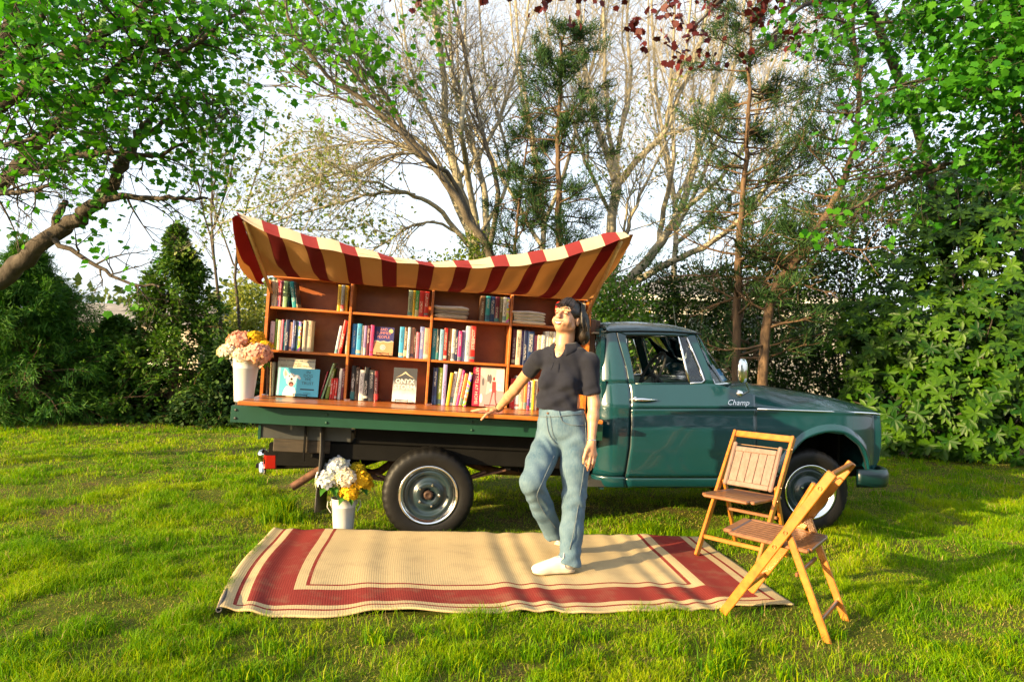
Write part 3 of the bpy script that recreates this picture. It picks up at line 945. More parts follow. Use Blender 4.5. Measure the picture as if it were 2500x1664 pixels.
    a0, a1 = TL(1638, 745, TW - .05), TL(1648, 945, TW - .05)
    an = MB().tube([(a1.x + .10, TW - .06, 1.05), (a0.x + .02, TW - .06, a0.z)], [.004, .002], 6); an.build('antenna', CHROME, t)
    # ---- dark inner shells so no light leaks through the wheel wells
    inn = MB()
    inn.box((2.92, .62, .66), (1.3, .03, .56)); inn.box((2.92, TW - .62, .66), (1.3, .03, .56))
    inn.box((2.95, TW / 2, .955), (1.2, TW - .35, .02)); inn.box((2.46, TW / 2, .68), (.02, TW - .2, .52)); inn.box((3.52, TW / 2, .70), (.02, TW - .62, .50))
    inn.build('engine_bay', BLACKM, t)
    # ---- wheels
    wheel(t, 0, 0.0, .345); wheel(t, TL(1988, 1200).x, .055, .345)
    wheel(t, 0, TW, .345, True); wheel(t, TL(1988, 1200).x, TW - .055, .345, True)
    ax = MB(); ax.tube([(0, .2, .345), (0, TW - .2, .345)], .05, 10); ax.lathe([(.001, -.14), (.10, -.1), (.14, 0), (.10, .1), (.001, .14)], 16, 'x', (0, TW / 2, .345))
    ax.tube([(3.11, .25, .345), (3.11, TW - .25, .345)], .04, 8); ax.build('axle', BLACKM, t, smooth=True)
    # ---- chassis
    for nm, v in (('chassis_rail', .38), ('chassis_rail', TW - .38)):
        c = MB(); p = [(-1.25, .60), (-.55, .58), (-.3, .66), (.05, .70), (.4, .64), (.75, .54), (1.3, .50), (2.4, .46), (3.6, .46)]
        for (a, b), (d, e) in zip(p, p[1:]): c.bar((a, v, b), (d, v, e), .075, .17, side=(0, 1, 0))
        c.build(nm, BLACKM, t)
    for v in (.22, TW - .22):
        s = MB()
        for k, (hl_, dz) in enumerate(((.66, 0), (.5, -.014), (.36, -.028))):
            q = [(-.05 + hl_ * x, v, .40 + dz + .10 * x * x) for x in (-1, -.6, -.2, .2, .6, 1)]
            for a, b in zip(q, q[1:]): s.bar(a, b, .06, .012, side=(0, 1, 0))
        s.build('leaf_spring', RUST, t)
        MB().bar((.62, v, .50), (.70, v, .72), .05, .03).box((.64, v, .74), (.10, .05, .2)).build('spring_shackle', BLACKM, t)
    cr = MB()
    for u in (-1.2, -.6, .5, 1.1): cr.box((u, TW / 2, .62), (.06, TW - .7, .12))
    cr.build('chassis_crossmember', BLACKM, t)
    ex = [TL(x, y, v) for x, y, v in [(712, 1189, .30), (790, 1142, .36), (840, 1128, .42)]] + [Vector((-.45, .5, .42)), Vector((-.2, .52, .55)), Vector((.2, .52, .55)), Vector((.6, .6, .42)), Vector((1.6, .7, .40))]
    sp = Wood(2).smooth(ex, 4)
    e = MB(); e.tube(sp, .032, 14, cap=False); e.tube(sp[:2], .027, 14, cap=False); e.build('exhaust_pipe', RUST, t, smooth=True)
    # ---- flatbed: green edge rails, cross beams, boards
    bed_parts(t)
    return t

def bed_parts(t):
    b = bpy.data.objects.new('flatbed', None); COL.objects.link(b); b.parent = t
    b.matrix_local = M_BEDL
    L = BEDLEN
    def rail(y0, yd, nm='edge_rail'):
        m = MB(); m.box((L / 2, y0, -.062), (L, .012, .118), None, .002); m.box((L / 2, y0 + yd * .03, -.006), (L - .004, .06, .010)); m.box((L / 2, y0 + yd * .03, -.1165), (L - .004, .058, .010))
        return m.build(nm, PAINT2, b)
    r1 = rail(BEDV, 1); rail(BEDV + BEDW, -1)
    for x in (.03, .055, .68, 1.75, L - .06):
        for z in (-.03, -.09):
            if x in (.03, .055) and ((z == -.03) != (x == .03)): continue
            MB().lathe([(.011, .004), (.010, -.004), (.006, -.008), (.001, -.008)], 10, 'y', (x if x > .1 else .035, BEDV - .006, z)).build('bolt', GREYSTEEL if x < .1 else PAINT2, r1, smooth=True)
    MB().box((.008, BEDV + BEDW / 2, -.062), (.012, BEDW - .03, .116)).build('end_rail', PAINT2, b)
    for k in range(10):
        y = BEDV + .03 + (BEDW - .06) * (k + .5) / 10
        MB().box((L / 2, y, .006), (L - .03, (BEDW - .06) / 10 - .006, .022), None, .003).build('deck_board', OLDWOOD, b)
    # rear apron and beams under the deck
    m = MB(); m.box((.50, BEDV + .20, -.185), (.68, .012, .13)); m.build('rear_apron', GREYSTEEL, b)
    MB().box((.165, BEDV + .196, -.19), (.02, .02, .14)).build('apron_bracket', PAINT2, b)
    MB().box((1.75, BEDV + .26, -.20), (1.75, .07, .13), None, .006).build('side_beam', BLACKM, b)
    MB().box((.48, BEDV + .235, -.30), (.42, .08, .10), None, .006).build('side_beam', OLDWOOD, b)
    MB().box((1.65, BEDV + .25, -.33), (2.2, .07, .12), None, .006).build('side_beam', BLACKM, b)
    for x in (.3, .9, 1.6, 2.3):
        MB().box((x, BEDV + BEDW / 2, -.17), (.08, BEDW - .5, .10)).build('cross_beam', OLDWOOD, b)
    MB().box((.505, BEDV + .17, -.26), (.012, .03, .30)).build('apron_strap', BLACKM, b)
    # hitch: square beam with a tow ball and a red lens
    h = TL(668, 1122, .5); Mi = M_BEDL.inverted()
    hp = Mi @ h
    hb = bpy.data.objects.new('tow_hitch', None); COL.objects.link(hb); hb.parent = t
    MB().box((h.x + .17, h.y + .02, h.z), (.34, .1, .13), Matrix.Rotation(.25, 3, 'Z'), .006).build('hitch_beam', mat('hitch_steel', (.07, .06, .05), .6, .3, .3), hb)
    tp = TL(640, 1128, .4)
    MB().lathe([(.03, -.06), (.03, .02), (.018, .03), (.018, .045), (.032, .058), (.042, .085), (.042, .1), (.03, .124), (.001, .134)], 20, 'z', (tp.x + .005, tp.y, tp.z - .03)).build('tow_ball', CHROME, hb, smooth=True)
    MB().box((tp.x + .06, tp.y + .03, tp.z - .03), (.22, .05, .03)).build('ball_mount', BLACKM, hb)
    lp = TL(662, 1126, .36)
    tl = bpy.data.objects.new('tail_light', None); COL.objects.link(tl); tl.parent = t
    MB().box((lp.x, lp.y, lp.z), (.085, .04, .115), None, .008).build('red_lens', mat('red_lens', (.22, .003, .002), .25, 0, .05, coat=.6), tl)
    MB().box((lp.x + .002, lp.y + .004, lp.z + .062), (.088, .046, .022)).build('lens_cap', BLACKM, tl)
    MB().box((lp.x + .06, lp.y + .12, lp.z), (.18, .03, .04)).build('light_bracket', BLACKM, tl)
    sm = TL(671, 1029, .20)
    MB().box((sm.x, BEDV + .19, sm.z), (.02, .012, .008)).build('marker_light', MATS['red_lens'], t)
    # mud flap
    f0, f1, f2, f3 = TL(781, 1038, .05), TL(808, 1042, .35), TL(795, 1240, .35), TL(770, 1250, .05)
    fl = MB(); q = [Vector(f0), Vector(f1), Vector(f2), Vector(f3)]
    def ff(s, v):
        p = q[0].lerp(q[1], s).lerp(q[3].lerp(q[2], s), v)
        return p + Vector((.008 * math.sin(5 * v + s), 0, 0))
    fl.grid(ff, 6, 10); fl.build('mud_flap', mat('flap_rubber', (.035, .032, .028), .7, 0, .3, 9), t, smooth=True, solid=.012)
    MB().tube([f0 + Vector((0, -.01, .02)), f0 + Vector((0, .3, .02))], .008, 6).build('flap_rod', GREYSTEEL, t)
# ---- frame of the flatbed (it sits nose-down on the chassis); x along the rail, z up from the deck edge
BEDV, BEDW = -.06, 1.88
_a, _b = TL(565, 989, BEDV), TL(1248, 1025, BEDV)
TILT = math.atan2(_a.z - _b.z, _b.x - _a.x)
M_BEDL = Matrix.Translation((_a.x, 0, _a.z)) @ Matrix.Rotation(TILT, 4, 'Y')
M_BED = M_TRUCK @ M_BEDL
M_BEDI = M_BEDL.inverted()
BEDLEN = (M_BEDI @ TL(1472, 1037, BEDV)).x
def BL(px, py, v):
    """pixel -> bed coordinates on the plane v"""
    return M_BEDI @ TL(px, py, v)
# ================================================================== bookcase, awning, books
CASEV, CASED = .30, .31
SHZ = {'bottom': .052, 'middle': .414, 'top': .752}
CX0, CX1, CTOP = .108, 2.70, .985
DIVX = [.756, 1.396, 2.038]
WOODC = woodmat('varnished_orange_wood', (.33, .085, .011), (.58, .19, .03), (2.5, 26, 26), .35, .35)
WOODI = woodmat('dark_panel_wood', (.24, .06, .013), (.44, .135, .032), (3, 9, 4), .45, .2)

def make_bookcase():
    t = thing('bookcase', 'orange varnished wooden bookcase of four bays standing on the flatbed', 'bookcase', M_BED)
    yc = CASEV + CASED / 2
    for x, top in ((CX0 + .011, CTOP - .03), (CX1 - .011, CTOP)):
        MB().prism([(x - .011, .05), (x + .011, .05), (x + .011, top - .05), (x + .011, top), (x - .011, top)], CASEV, CASEV + CASED).build('side_panel', WOODC, t)
    for i, (nm, z) in enumerate((('middle', SHZ['middle']), ('top', SHZ['top']))):
        xs = [CX0 + .022] + DIVX + [CX1 - .022]
        for a, b in zip(xs, xs[1:]):
            MB().box(((a + b) / 2, yc + .002, z - .010), (b - a - .02, CASED - .006, .019), None, .003).build('shelf', WOODC, t)
    for x in DIVX:
        MB().box((x, yc, .05 + (CTOP - .05) / 2), (.0195, CASED, CTOP - .055), None, .003).build('divider', WOODC, t)
    xs = [CX0] + DIVX + [CX1]
    for a, b in zip(xs, xs[1:]):
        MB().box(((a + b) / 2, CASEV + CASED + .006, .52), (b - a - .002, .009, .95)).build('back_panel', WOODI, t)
    MB().box(((CX0 + CX1) / 2, yc + .03, CTOP + .008), (CX1 - CX0 - .05, CASED - .06, .014)).build('top_panel', WOODC, t)
    # fold-down bench in two leaves with a piano hinge between them
    MB().box(((CX0 + CX1) / 2, .112, .036), (CX1 - CX0 + .03, .985, .028), None, .003).build('bench_board', WOODC, t) if False else None
    MB().box(((CX0 + CX1) / 2, .235, .036), (CX1 - CX0 + .03, .74, .028), None, .003).build('bench_board', WOODC, t)
    MB().box(((CX0 + CX1) / 2 - .004, -.1715, .034), (CX1 - CX0 + .05, .065, .030), None, .004).build('bench_leaf', WOODC, t)
    MB().tube([(CX0 - .01, -.1372, .049), (CX1 + .01, -.1372, .049)], .0035, 6).build('hinge', mat('dark_hinge', (.05, .04, .03), .5, .6), t)
    for x in [CX0 + .04] + [d + .02 for d in DIVX]:
        h = MB().box((x, CASEV - .006, .058), (.05, .012, .012), None, .002); h.tube([(x - .02, CASEV - .014, .052), (x + .02, CASEV - .014, .06)], .006, 6)
        h.build('catch', CHROME, t)
    # stake posts behind the right end
    for k in range(2):
        MB().box((CX1 + .03 + .055 * k, CASEV + .05 + .07 * k, .47), (.045, .045, .72), None, .004).build('end_post', woodmat('brown_post', (.05, .016, .006), (.16, .06, .02), (25, 25, 2)), t)
    return t

# ---------------------------------------------------------------- awning
def fabric_mat(name, r0, r1, c0, c1):
    m, nt, b = nmat(name)
    uv = nt.nodes.new('ShaderNodeUVMap'); sx = nt.nodes.new('ShaderNodeSeparateXYZ'); nt.links.new(uv.outputs[0], sx.inputs[0])
    fr = math_(nt, 'FRACT', sx.outputs[0])
    st = math_(nt, 'LESS_THAN', fr, .415)
    n1 = noise(nt, uv.outputs[0], 3.0, 4)
    red = mixc(nt, n1, r0, r1); cream = mixc(nt, n1, c0, c1)
    c = mixc(nt, st, cream, red)
    nt.links.new(c, b.inputs['Base Color']); b.inputs['Roughness'].default_value = .85; b.inputs['Specular IOR Level'].default_value = .15
    tr = nt.nodes.new('ShaderNodeBsdfTranslucent'); nt.links.new(mixc(nt, 1.0, c, (1.0, .72, .38), 'MULTIPLY'), tr.inputs['Color'])
    mx = nt.nodes.new('ShaderNodeMixShader'); mx.inputs[0].default_value = .2
    nt.links.new(b.outputs[0], mx.inputs[1]); nt.links.new(tr.outputs[0], mx.inputs[2])
    nt.links.new(mx.outputs[0], nt.nodes['Material Output'].inputs['Surface'])
    bump(nt, b, noise(nt, uv.outputs[0], 400, 2), .15, .002)
    return m

def make_awning():
    t = thing('awning', 'red and cream striped canvas awning sagging over the bookcase', 'awning', M_BED)
    m = fabric_mat('striped_awning_canvas', (.075, .0035, .005), (.115, .007, .008), (.31, .16, .058), (.39, .21, .08)); mh = fabric_mat('sunlit_awning_hem', (.20, .024, .028), (.27, .04, .04), (.50, .41, .28), (.58, .49, .34)); PER = .25  # same stripes twice: canopy colours darkened as shaded underside, hem lightened as sunlit
    VFR = -.62
    FR = [BL(x, y, VFR) for x, y in [(584, 524), (612, 545), (650, 561), (700, 580), (757, 597), (860, 617), (960, 634), (1060, 645), (1130, 649), (1199, 648), (1296, 641), (1391, 622), (1440, 606), (1497, 588), (1537, 572)]]
    fx = [q.x for q in FR]; fz = [q.z for q in FR]
    VB = .28
    q = BL(741, 595, VFR).x; q = (q - fx[0]) / (fx[-1] - fx[0]); PH = .5 * (fx[0] + (fx[-1] - fx[0]) * q) + .5 * (.098 + 2.557 * q)
    ns, nt_ = 120, 26
    S = np.linspace(0, 1, ns + 1); T = np.linspace(0, 1, nt_ + 1)
    xf = fx[0] + (fx[-1] - fx[0]) * S; zf = np.interp(xf, fx, fz)
    k = np.ones(5) / 5; zf[2:-2] = np.convolve(zf, k, 'valid')
    xb = .098 + (2.655 - .098) * S
    zb = .985 + .006 * np.sin(S * 19) - .012 * np.sin(S * math.pi)
    V = []; UV = []
    for i in range(ns + 1):
        for j in range(nt_ + 1):
            tt = T[j]; e = tt ** 1.15
            x = xb[i] + (xf[i] - xb[i]) * tt
            z = zb[i] + (zf[i] - zb[i]) * e
            sag = .045 * math.sin(math.pi * min(1, tt * 1.2)) * (.4 + .6 * math.sin(math.pi * S[i])) if tt < .833 else 0
            z -= sag
            z += .015 * math.sin(S[i] * 46 + 2.5 * tt) * math.sin(math.pi * tt) * (.3 + abs(S[i] - .5)) + .006 * math.sin(S[i] * 23 - 6 * tt) * tt
            z += .014 * math.sin(S[i] * 11 + 7 * tt) * math.sin(math.pi * min(1, tt * 1.1)) + .007 * math.sin(S[i] * 71 + 3 * math.sin(9 * S[i]) - 4 * tt) * math.sin(math.pi * tt) ** 2
            y = VB + (VFR - VB) * tt
            V.append((x, y, z)); UV.append(((xb[i] * .5 + xf[i] * .5 - PH) / PER, tt))
    I = np.arange((ns + 1) * (nt_ + 1)).reshape(ns + 1, nt_ + 1)
    F = np.stack([I[:-1, :-1], I[1:, :-1], I[1:, 1:], I[:-1, 1:]], -1).reshape(-1, 4)
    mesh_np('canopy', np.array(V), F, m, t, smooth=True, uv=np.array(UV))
    # turned-up hem along the front
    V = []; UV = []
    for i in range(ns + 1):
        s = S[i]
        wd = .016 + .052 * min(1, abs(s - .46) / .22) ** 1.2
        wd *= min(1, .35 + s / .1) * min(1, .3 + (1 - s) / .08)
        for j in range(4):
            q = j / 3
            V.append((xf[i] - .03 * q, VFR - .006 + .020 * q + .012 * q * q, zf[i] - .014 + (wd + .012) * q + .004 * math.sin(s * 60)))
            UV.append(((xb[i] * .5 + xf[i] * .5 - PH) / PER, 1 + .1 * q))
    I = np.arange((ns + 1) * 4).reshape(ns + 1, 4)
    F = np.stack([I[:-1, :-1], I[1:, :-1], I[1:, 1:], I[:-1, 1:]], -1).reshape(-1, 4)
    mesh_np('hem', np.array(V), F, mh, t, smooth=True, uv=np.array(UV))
    # side flaps hanging over the end poles
    def flap(i, outer, sgn):
        E = [Vector((xb[i] + (xf[i] - xb[i]) * q, VB + (VFR - VB) * q, zb[i] + (zf[i] - zb[i]) * q ** 1.15)) for q in np.linspace(1, 0, 13)]
        O = [Vector(BL(px, py, v)) for (px, py), v in outer]
        O = Wood(5).smooth(O, 3)
        V = []; UV = []; L = 8
        for k in range(13):
            o = O[min(int(k * (len(O) - 1) / 12), len(O) - 1)]
            for j in range(L + 1):
                q = j / L
                p = E[k].lerp(o, q) + Vector((sgn * .022 * math.sin(math.pi * q), -.02 * math.sin(math.pi * q) + .012 * math.sin(k * 1.3 + 3 * q), .008 * math.sin(k * .9)))
                V.append(p); UV.append(((xb[i] * .5 + xf[i] * .5 - PH) / PER + sgn * (E[k] - o).length * q / PER, k / 12))
        I = np.arange(13 * (L + 1)).reshape(13, L + 1)
        F = np.stack([I[:-1, :-1], I[1:, :-1], I[1:, 1:], I[:-1, 1:]], -1).reshape(-1, 4)
        mesh_np('side_flap', np.array([tuple(p) for p in V]), F, m, t, smooth=True, uv=np.array(UV))
    flap(0, [((570, 540), VFR), ((573, 590), -.42), ((580, 632), -.22), ((597, 672), .02), ((622, 691), .18), ((648, 692), .28)], -1)
    flap(ns, [((1540, 573), VFR), ((1533, 598), -.42), ((1512, 632), -.18), ((1480, 675), .04), ((1452, 712), .18), ((1432, 736), .28)], 1)
    for x0, x1, zt in ((CX0 + .03, xf[0] + .03, zf[0] - .035), (CX1 - .035, xf[-1] - .05, zf[-1] - .05)):
        MB().tube([(x0, CASEV + .01, .86), (x1, VFR + .03, zt)], .014, 10).build('pole', woodmat('pale_pole', (.42, .25, .09), (.6, .4, .17), (20, 20, 2), .5, .1), t, smooth=True)
    return t

# ---------------------------------------------------------------- books
def z1(x, y): return 550 + .3509 * x, 500 + .3509 * y
def z2(x, y): return 1000 + .3188 * x, 550 + .3188 * y
PAPER = mat('paper_edge', (.62, .55, .42), .9, 0, .12, 200, stretch=(30, 1, 1))
HUE = {'cream': (.62, .52, .36), 'white': (.68, .66, .6), 'crimson': (.34, .01, .03), 'red': (.5, .018, .012), 'pink': (.62, .16, .24), 'mauve': (.36, .14, .2),
       'lime green': (.30, .45, .05), 'pale green': (.26, .42, .2), 'dark green': (.02, .09, .03), 'teal': (.02, .26, .29), 'yellow': (.68, .42, .015), 'grey': (.3, .3, .29),
       'dark red': (.16, .01, .015), 'sage green': (.28, .33, .2), 'green': (.05, .3, .06), 'brown': (.13, .06, .025), 'dark blue': (.012, .035, .12), 'maroon': (.12, .008, .022),
       'olive': (.15, .12, .04), 'multicoloured': (.55, .3, .1), 'black': (.012, .012, .014), 'pale pink': (.64, .42, .42), 'navy': (.014, .022, .075), 'peach': (.64, .33, .22),
       'periwinkle blue': (.16, .2, .46), 'light blue': (.22, .42, .58), 'sky blue': (.05, .33, .58), 'blue': (.03, .2, .5), 'lilac': (.3, .2, .42), 'hot pink': (.62, .05, .2),
       'orange': (.62, .2, .04), 'dark brown': (.05, .025, .015), 'magenta': (.52, .03, .2), 'lavender': (.34, .28, .52), 'purple': (.14, .06, .26), 'charcoal': (.04, .04, .042),
       'tan': (.4, .27, .13), 'olive green': (.17, .24, .03), 'pale blue': (.4, .52, .58)}
BOOKM = {}
def spine_mat(cn, k):
    """printed cover: illegible fine print and a coloured band, different on every book"""
    key = (cn, k % 5)
    if key in BOOKM: return BOOKM[key]
    c = HUE[cn]; lum = .3 * c[0] + .6 * c[1] + .1 * c[2]
    m, nt, b = nmat('book_cover_' + cn.replace(' ', '_'))
    tc = nt.nodes.new('ShaderNodeTexCoord'); sx = nt.nodes.new('ShaderNodeSeparateXYZ'); nt.links.new(tc.outputs['Object'], sx.inputs[0])
    gx = nt.nodes.new('ShaderNodeTexCoord'); sg = nt.nodes.new('ShaderNodeSeparateXYZ'); nt.links.new(gx.outputs['Generated'], sg.inputs[0])
    mp = nt.nodes.new('ShaderNodeMapping'); mp.inputs['Scale'].default_value = (90, 0, 210); mp.inputs['Location'].default_value = (k * 3.1, 0, k * 7.7)
    nt.links.new(tc.outputs['Object'], mp.inputs['Vector'])
    f = noise(nt, mp.outputs[0], 1.0, 2)
    pr = math_(nt, 'GREATER_THAN', f, .52)
    cen = math_(nt, 'LESS_THAN', math_(nt, 'ABSOLUTE', math_(nt, 'SUBTRACT', sg.outputs[0], .5)), .22 + .04 * (k % 3))
    lo, hi = [(.30, .86), (.16, .6), (.4, .92), (.22, .78), (.5, .9)][k % 5]
    zr = math_(nt, 'MULTIPLY', math_(nt, 'GREATER_THAN', sg.outputs[2], lo), math_(nt, 'LESS_THAN', sg.outputs[2], hi))
    mask = math_(nt, 'MULTIPLY', math_(nt, 'MULTIPLY', pr, cen), zr)
    ink = (.7, .66, .55) if lum < .22 else (.06, .04, .05)
    col = mixc(nt, math_(nt, 'MULTIPLY', mask, .8), c, ink)
    alt = [(.6, .5, .3), (.02, .05, .14), (.5, .03, .03), (.6, .58, .5), (.03, .2, .2)][(k * 3 + len(cn)) % 5]
    band = math_(nt, 'MULTIPLY', math_(nt, 'GREATER_THAN', sg.outputs[2], .02 + .03 * (k % 3)), math_(nt, 'LESS_THAN', sg.outputs[2], .10 + .05 * (k % 4)))
    col = mixc(nt, math_(nt, 'MULTIPLY', band, .8 if k % 2 else 0.0), col, alt)
    if cn == 'multicoloured':
        v = nt.nodes.new('ShaderNodeTexVoronoi'); v.inputs['Scale'].default_value = 38; nt.links.new(tc.outputs['Object'], v.inputs['Vector'])
        hs = nt.nodes.new('ShaderNodeHueSaturation'); hs.inputs['Saturation'].default_value = 1.6; nt.links.new(v.outputs['Color'], hs.inputs['Color']); col = mixc(nt, .35, hs.outputs[0], (.6, .4, .05))
    nt.links.new(col, b.inputs['Base Color']); b.inputs['Roughness'].default_value = .42
    BOOKM[key] = m
    return m

ORD = ['first', 'second', 'third', 'fourth', 'fifth', 'sixth', 'seventh', 'eighth', 'ninth', 'tenth', 'eleventh', 'twelfth', 'thirteenth', 'fourteenth', 'fifteenth', 'sixteenth', 'seventeenth', 'eighteenth']
BAYN = ['leftmost', 'second', 'third', 'rightmost']

def book(x0, x1, h, z, cn, k, lean, label, depth=None, v0=None):
    w = x1 - x0; d = depth or random.uniform(.135, .165); v = v0 or CASEV + random.uniform(.018, .04)
    a = math.radians(lean)
    M = M_BED @ Matrix.Translation((x0 if a < 0 else x1, v, z + .0006)) @ Matrix.Rotation(a, 4, 'Y')
    sx = 0 if a < 0 else -w
    if abs(lean) < .01: M = M_BED @ Matrix.Translation((x0, v, z + .0006)); sx = 0
    m = MB(); ct = min(.0022, w * .14)
    m.box((sx + ct / 2, d / 2 + .002, h / 2), (ct, d - .002, h)); m.box((sx + w - ct / 2, d / 2 + .002, h / 2), (ct, d - .002, h))
    sp = [(sx, .004), (sx + w * .2, .0008), (sx + w * .5, 0), (sx + w * .8, .0008), (sx + w, .004), (sx + w - .0004, .0052), (sx + .0004, .0052)]
    m.add([(x, y, 0) for x, y in sp] + [(x, y, h) for x, y in sp], [tuple(range(7)), tuple(range(13, 6, -1))] + [(i, (i + 1) % 7, (i + 1) % 7 + 7, i + 7) for i in range(7)])
    o = m.build('book', spine_mat(cn, k)); o.matrix_world = M
    tag(o, label, 'book', 'books on the shelves')
    pg = MB().box((sx + w / 2, d / 2 + .003, h / 2), (max(w - 2 * ct - .0006, .002), d - .012, h - .007)).build('pages', PAPER, o)
    return o

def place_books():
    S = {}
    # (zoom, shelf, bay) -> (x left, x right, y top, colour, lean in degrees; minus leans to the left)
    S[1, 'top', 0] = [(317, 336, 500, 'cream'), (337, 356, 502, 'cream'), (358, 372, 500, 'crimson'), (373, 385, 502, 'pink'), (386, 398, 505, 'mauve'), (399, 427, 508, 'pale green'), (428, 440, 512, 'dark green'),
                      (468, 495, 510, 'teal', -10), (500, 508, 516, 'charcoal', -10), (777, 800, 535, 'yellow'), (801, 824, 540, 'grey'), (825, 847, 540, 'yellow')]
    S[1, 'top', 1] = [(1268, 1299, 560, 'sage green'), (1301, 1318, 565, 'yellow'), (1319, 1343, 560, 'green'), (1344, 1379, 555, 'red'), (1381, 1412, 560, 'red')]
    S[2, 'top', 2] = [(538, 573, 500, 'brown'), (579, 612, 488, 'teal'), (614, 649, 490, 'dark blue'), (650, 684, 490, 'maroon'), (685, 711, 500, 'olive'), (712, 739, 500, 'white'), (740, 762, 515, 'multicoloured')]
    S[2, 'top', 3] = [(1135, 1165, 510, 'red'), (1168, 1196, 502, 'yellow'), (1200, 1250, 507, 'black'), (1256, 1282, 527, 'cream'), (1284, 1314, 512, 'white'), (1316, 1344, 512, 'cream')]
    S[1, 'middle', 0] = [(303, 333, 808, 'pale pink'), (334, 353, 793, 'lime green'), (354, 377, 800, 'cream'), (378, 394, 797, 'pink'), (395, 407, 812, 'teal'), (408, 434, 797, 'navy'), (435, 457, 815, 'peach'),
                         (458, 470, 802, 'periwinkle blue'), (471, 485, 808, 'navy'), (486, 500, 808, 'light blue'), (501, 520, 810, 'multicoloured'), (521, 530, 825, 'black'), (531, 553, 803, 'cream'), (554, 588, 803, 'cream'),
                         (757, 777, 838, 'pale blue', 7.5), (782, 806, 800, 'red', 7.5), (832, 846, 806, 'grey')]
    S[1, 'middle', 1] = [(874, 904, 824, 'blue'), (905, 938, 825, 'sky blue'), (939, 955, 838, 'grey'), (956, 975, 838, 'lilac'), (976, 997, 838, 'maroon'), (998, 1024, 835, 'hot pink'),
                         (1203, 1236, 846, 'sky blue'), (1237, 1259, 850, 'brown'), (1260, 1281, 850, 'pale blue'), (1282, 1304, 853, 'peach'), (1305, 1319, 860, 'dark brown'), (1320, 1343, 885, 'pink'), (1344, 1375, 846, 'periwinkle blue'), (1376, 1408, 855, 'peach')]
    S[2, 'middle', 2] = [(164, 196, 788, 'teal'), (197, 220, 795, 'black'), (221, 252, 795, 'light blue'), (253, 281, 785, 'red'), (282, 313, 788, 'brown'), (314, 341, 793, 'white'), (342, 363, 800, 'navy'), (364, 391, 808, 'magenta'),
                         (392, 419, 803, 'lavender'), (420, 455, 768, 'pale blue'), (456, 494, 770, 'red')]
    S[2, 'middle', 3] = [(778, 806, 798, 'maroon'), (808, 843, 798, 'cream'), (844, 861, 805, 'purple'), (862, 893, 803, 'navy'), (894, 941, 808, 'dark blue'), (942, 968, 840, 'pink'), (969, 999, 838, 'cream'), (1000, 1027, 838, 'white'), (1028, 1058, 810, 'white'), (1060, 1088, 810, 'cream'), (1090, 1112, 815, 'white')]
    S[1, 'bottom', 0] = [(272, 279, 1085, 'dark brown', -2.5), (281, 289, 1092, 'tan', -2.5), (291, 298, 1085, 'brown', -2.5), (300, 307, 1095, 'dark green', -2.5), (309, 318, 1092, 'tan', -2.5), (320, 328, 1095, 'cream', -2.5),
                         (650, 658, 1150, 'crimson', 13), (664, 676, 1090, 'pale green', 15), (690, 715, 1132, 'olive green', 9), (722, 738, 1205, 'red', 3), (740, 754, 1205, 'red', 3), (756, 770, 1205, 'red', 3), (776, 796, 1137, 'white', 1.5), (800, 818, 1135, 'maroon', 1)]
    S[1, 'bottom', 1] = [(864, 894, 1118, 'black'), (896, 921, 1128, 'dark brown'), (922, 954, 1147, 'white'), (955, 985, 1128, 'black'), (986, 1027, 1147, 'charcoal'), (1032, 1057, 1155, 'dark red', -2)]
    S[2, 'bottom', 2] = [(166, 201, 1087, 'navy'), (203, 239, 1088, 'olive green'), (241, 270, 1062, 'lavender'), (276, 300, 1125, 'yellow', 5), (302, 326, 1118, 'white', 6), (328, 352, 1095, 'cream', 7), (354, 372, 1105, 'magenta', 7.5), (374, 400, 1130, 'orange', 8), (404, 428, 1122, 'multicoloured', 8.5)]
    S[2, 'bottom', 3] = [(763, 800, 1170, 'red'), (801, 834, 1150, 'white'), (836, 866, 1180, 'peach'), (868, 892, 1185, 'orange'), (893, 914, 1195, 'purple'), (916, 931, 1190, 'white'), (932, 949, 1185, 'yellow'), (950, 972, 1180, 'cream')]
    spec = {}
    kk = 0
    for (zz, shelf, bay), rows in S.items():
        zf = z1 if zz == 1 else z2
        z = SHZ[shelf]; last = -9
        for i, row in enumerate(rows):
            x0, x1, yt, cn = row[:4]; lean = row[4] if len(row) > 4 else 0
            # base line of that shelf in the photo
            by = {('top'): 745, ('middle'): 855, ('bottom'): 968}[shelf]
            px0, _ = zf(x0, 0); px1, pt = zf(x1, yt)
            by = by + .0475 * (px0 - 650)
            a0 = BL(px0, by, CASEV + .03).x; a1 = BL(px1, by, CASEV + .03).x
            h = BL(px0, pt, CASEV + .03).z - z
            lo = [CX0 + .0225] + [d + .0105 for d in DIVX]; hi = [d - .0105 for d in DIVX] + [CX1 - .0225]
            a0 = max(a0, last + .0008, lo[bay]); a1 = max(a1, a0 + .008); a1 = min(a1, hi[bay] - .0008)
            last = a1 + (.0006 if not lean else (a1 - a0) * (1 / math.cos(math.radians(lean)) - 1) + .001)
            if shelf == 'top': h = min(h, .205)
            kk += 1
            size = 'thin ' if a1 - a0 < .021 else ('thick ' if a1 - a0 > .036 else '')
            ll = 'leaning ' if abs(lean) > 4 else ''
            lab = f'{ll}{size}{cn} book, {ORD[i]} from the left on {shelf} shelf, {BAYN[bay]} bay'
            o = book(a0, a1, h, z, cn, kk, lean, lab)
            spec[shelf, bay, i] = (o, a1 - a0, h)
    return spec

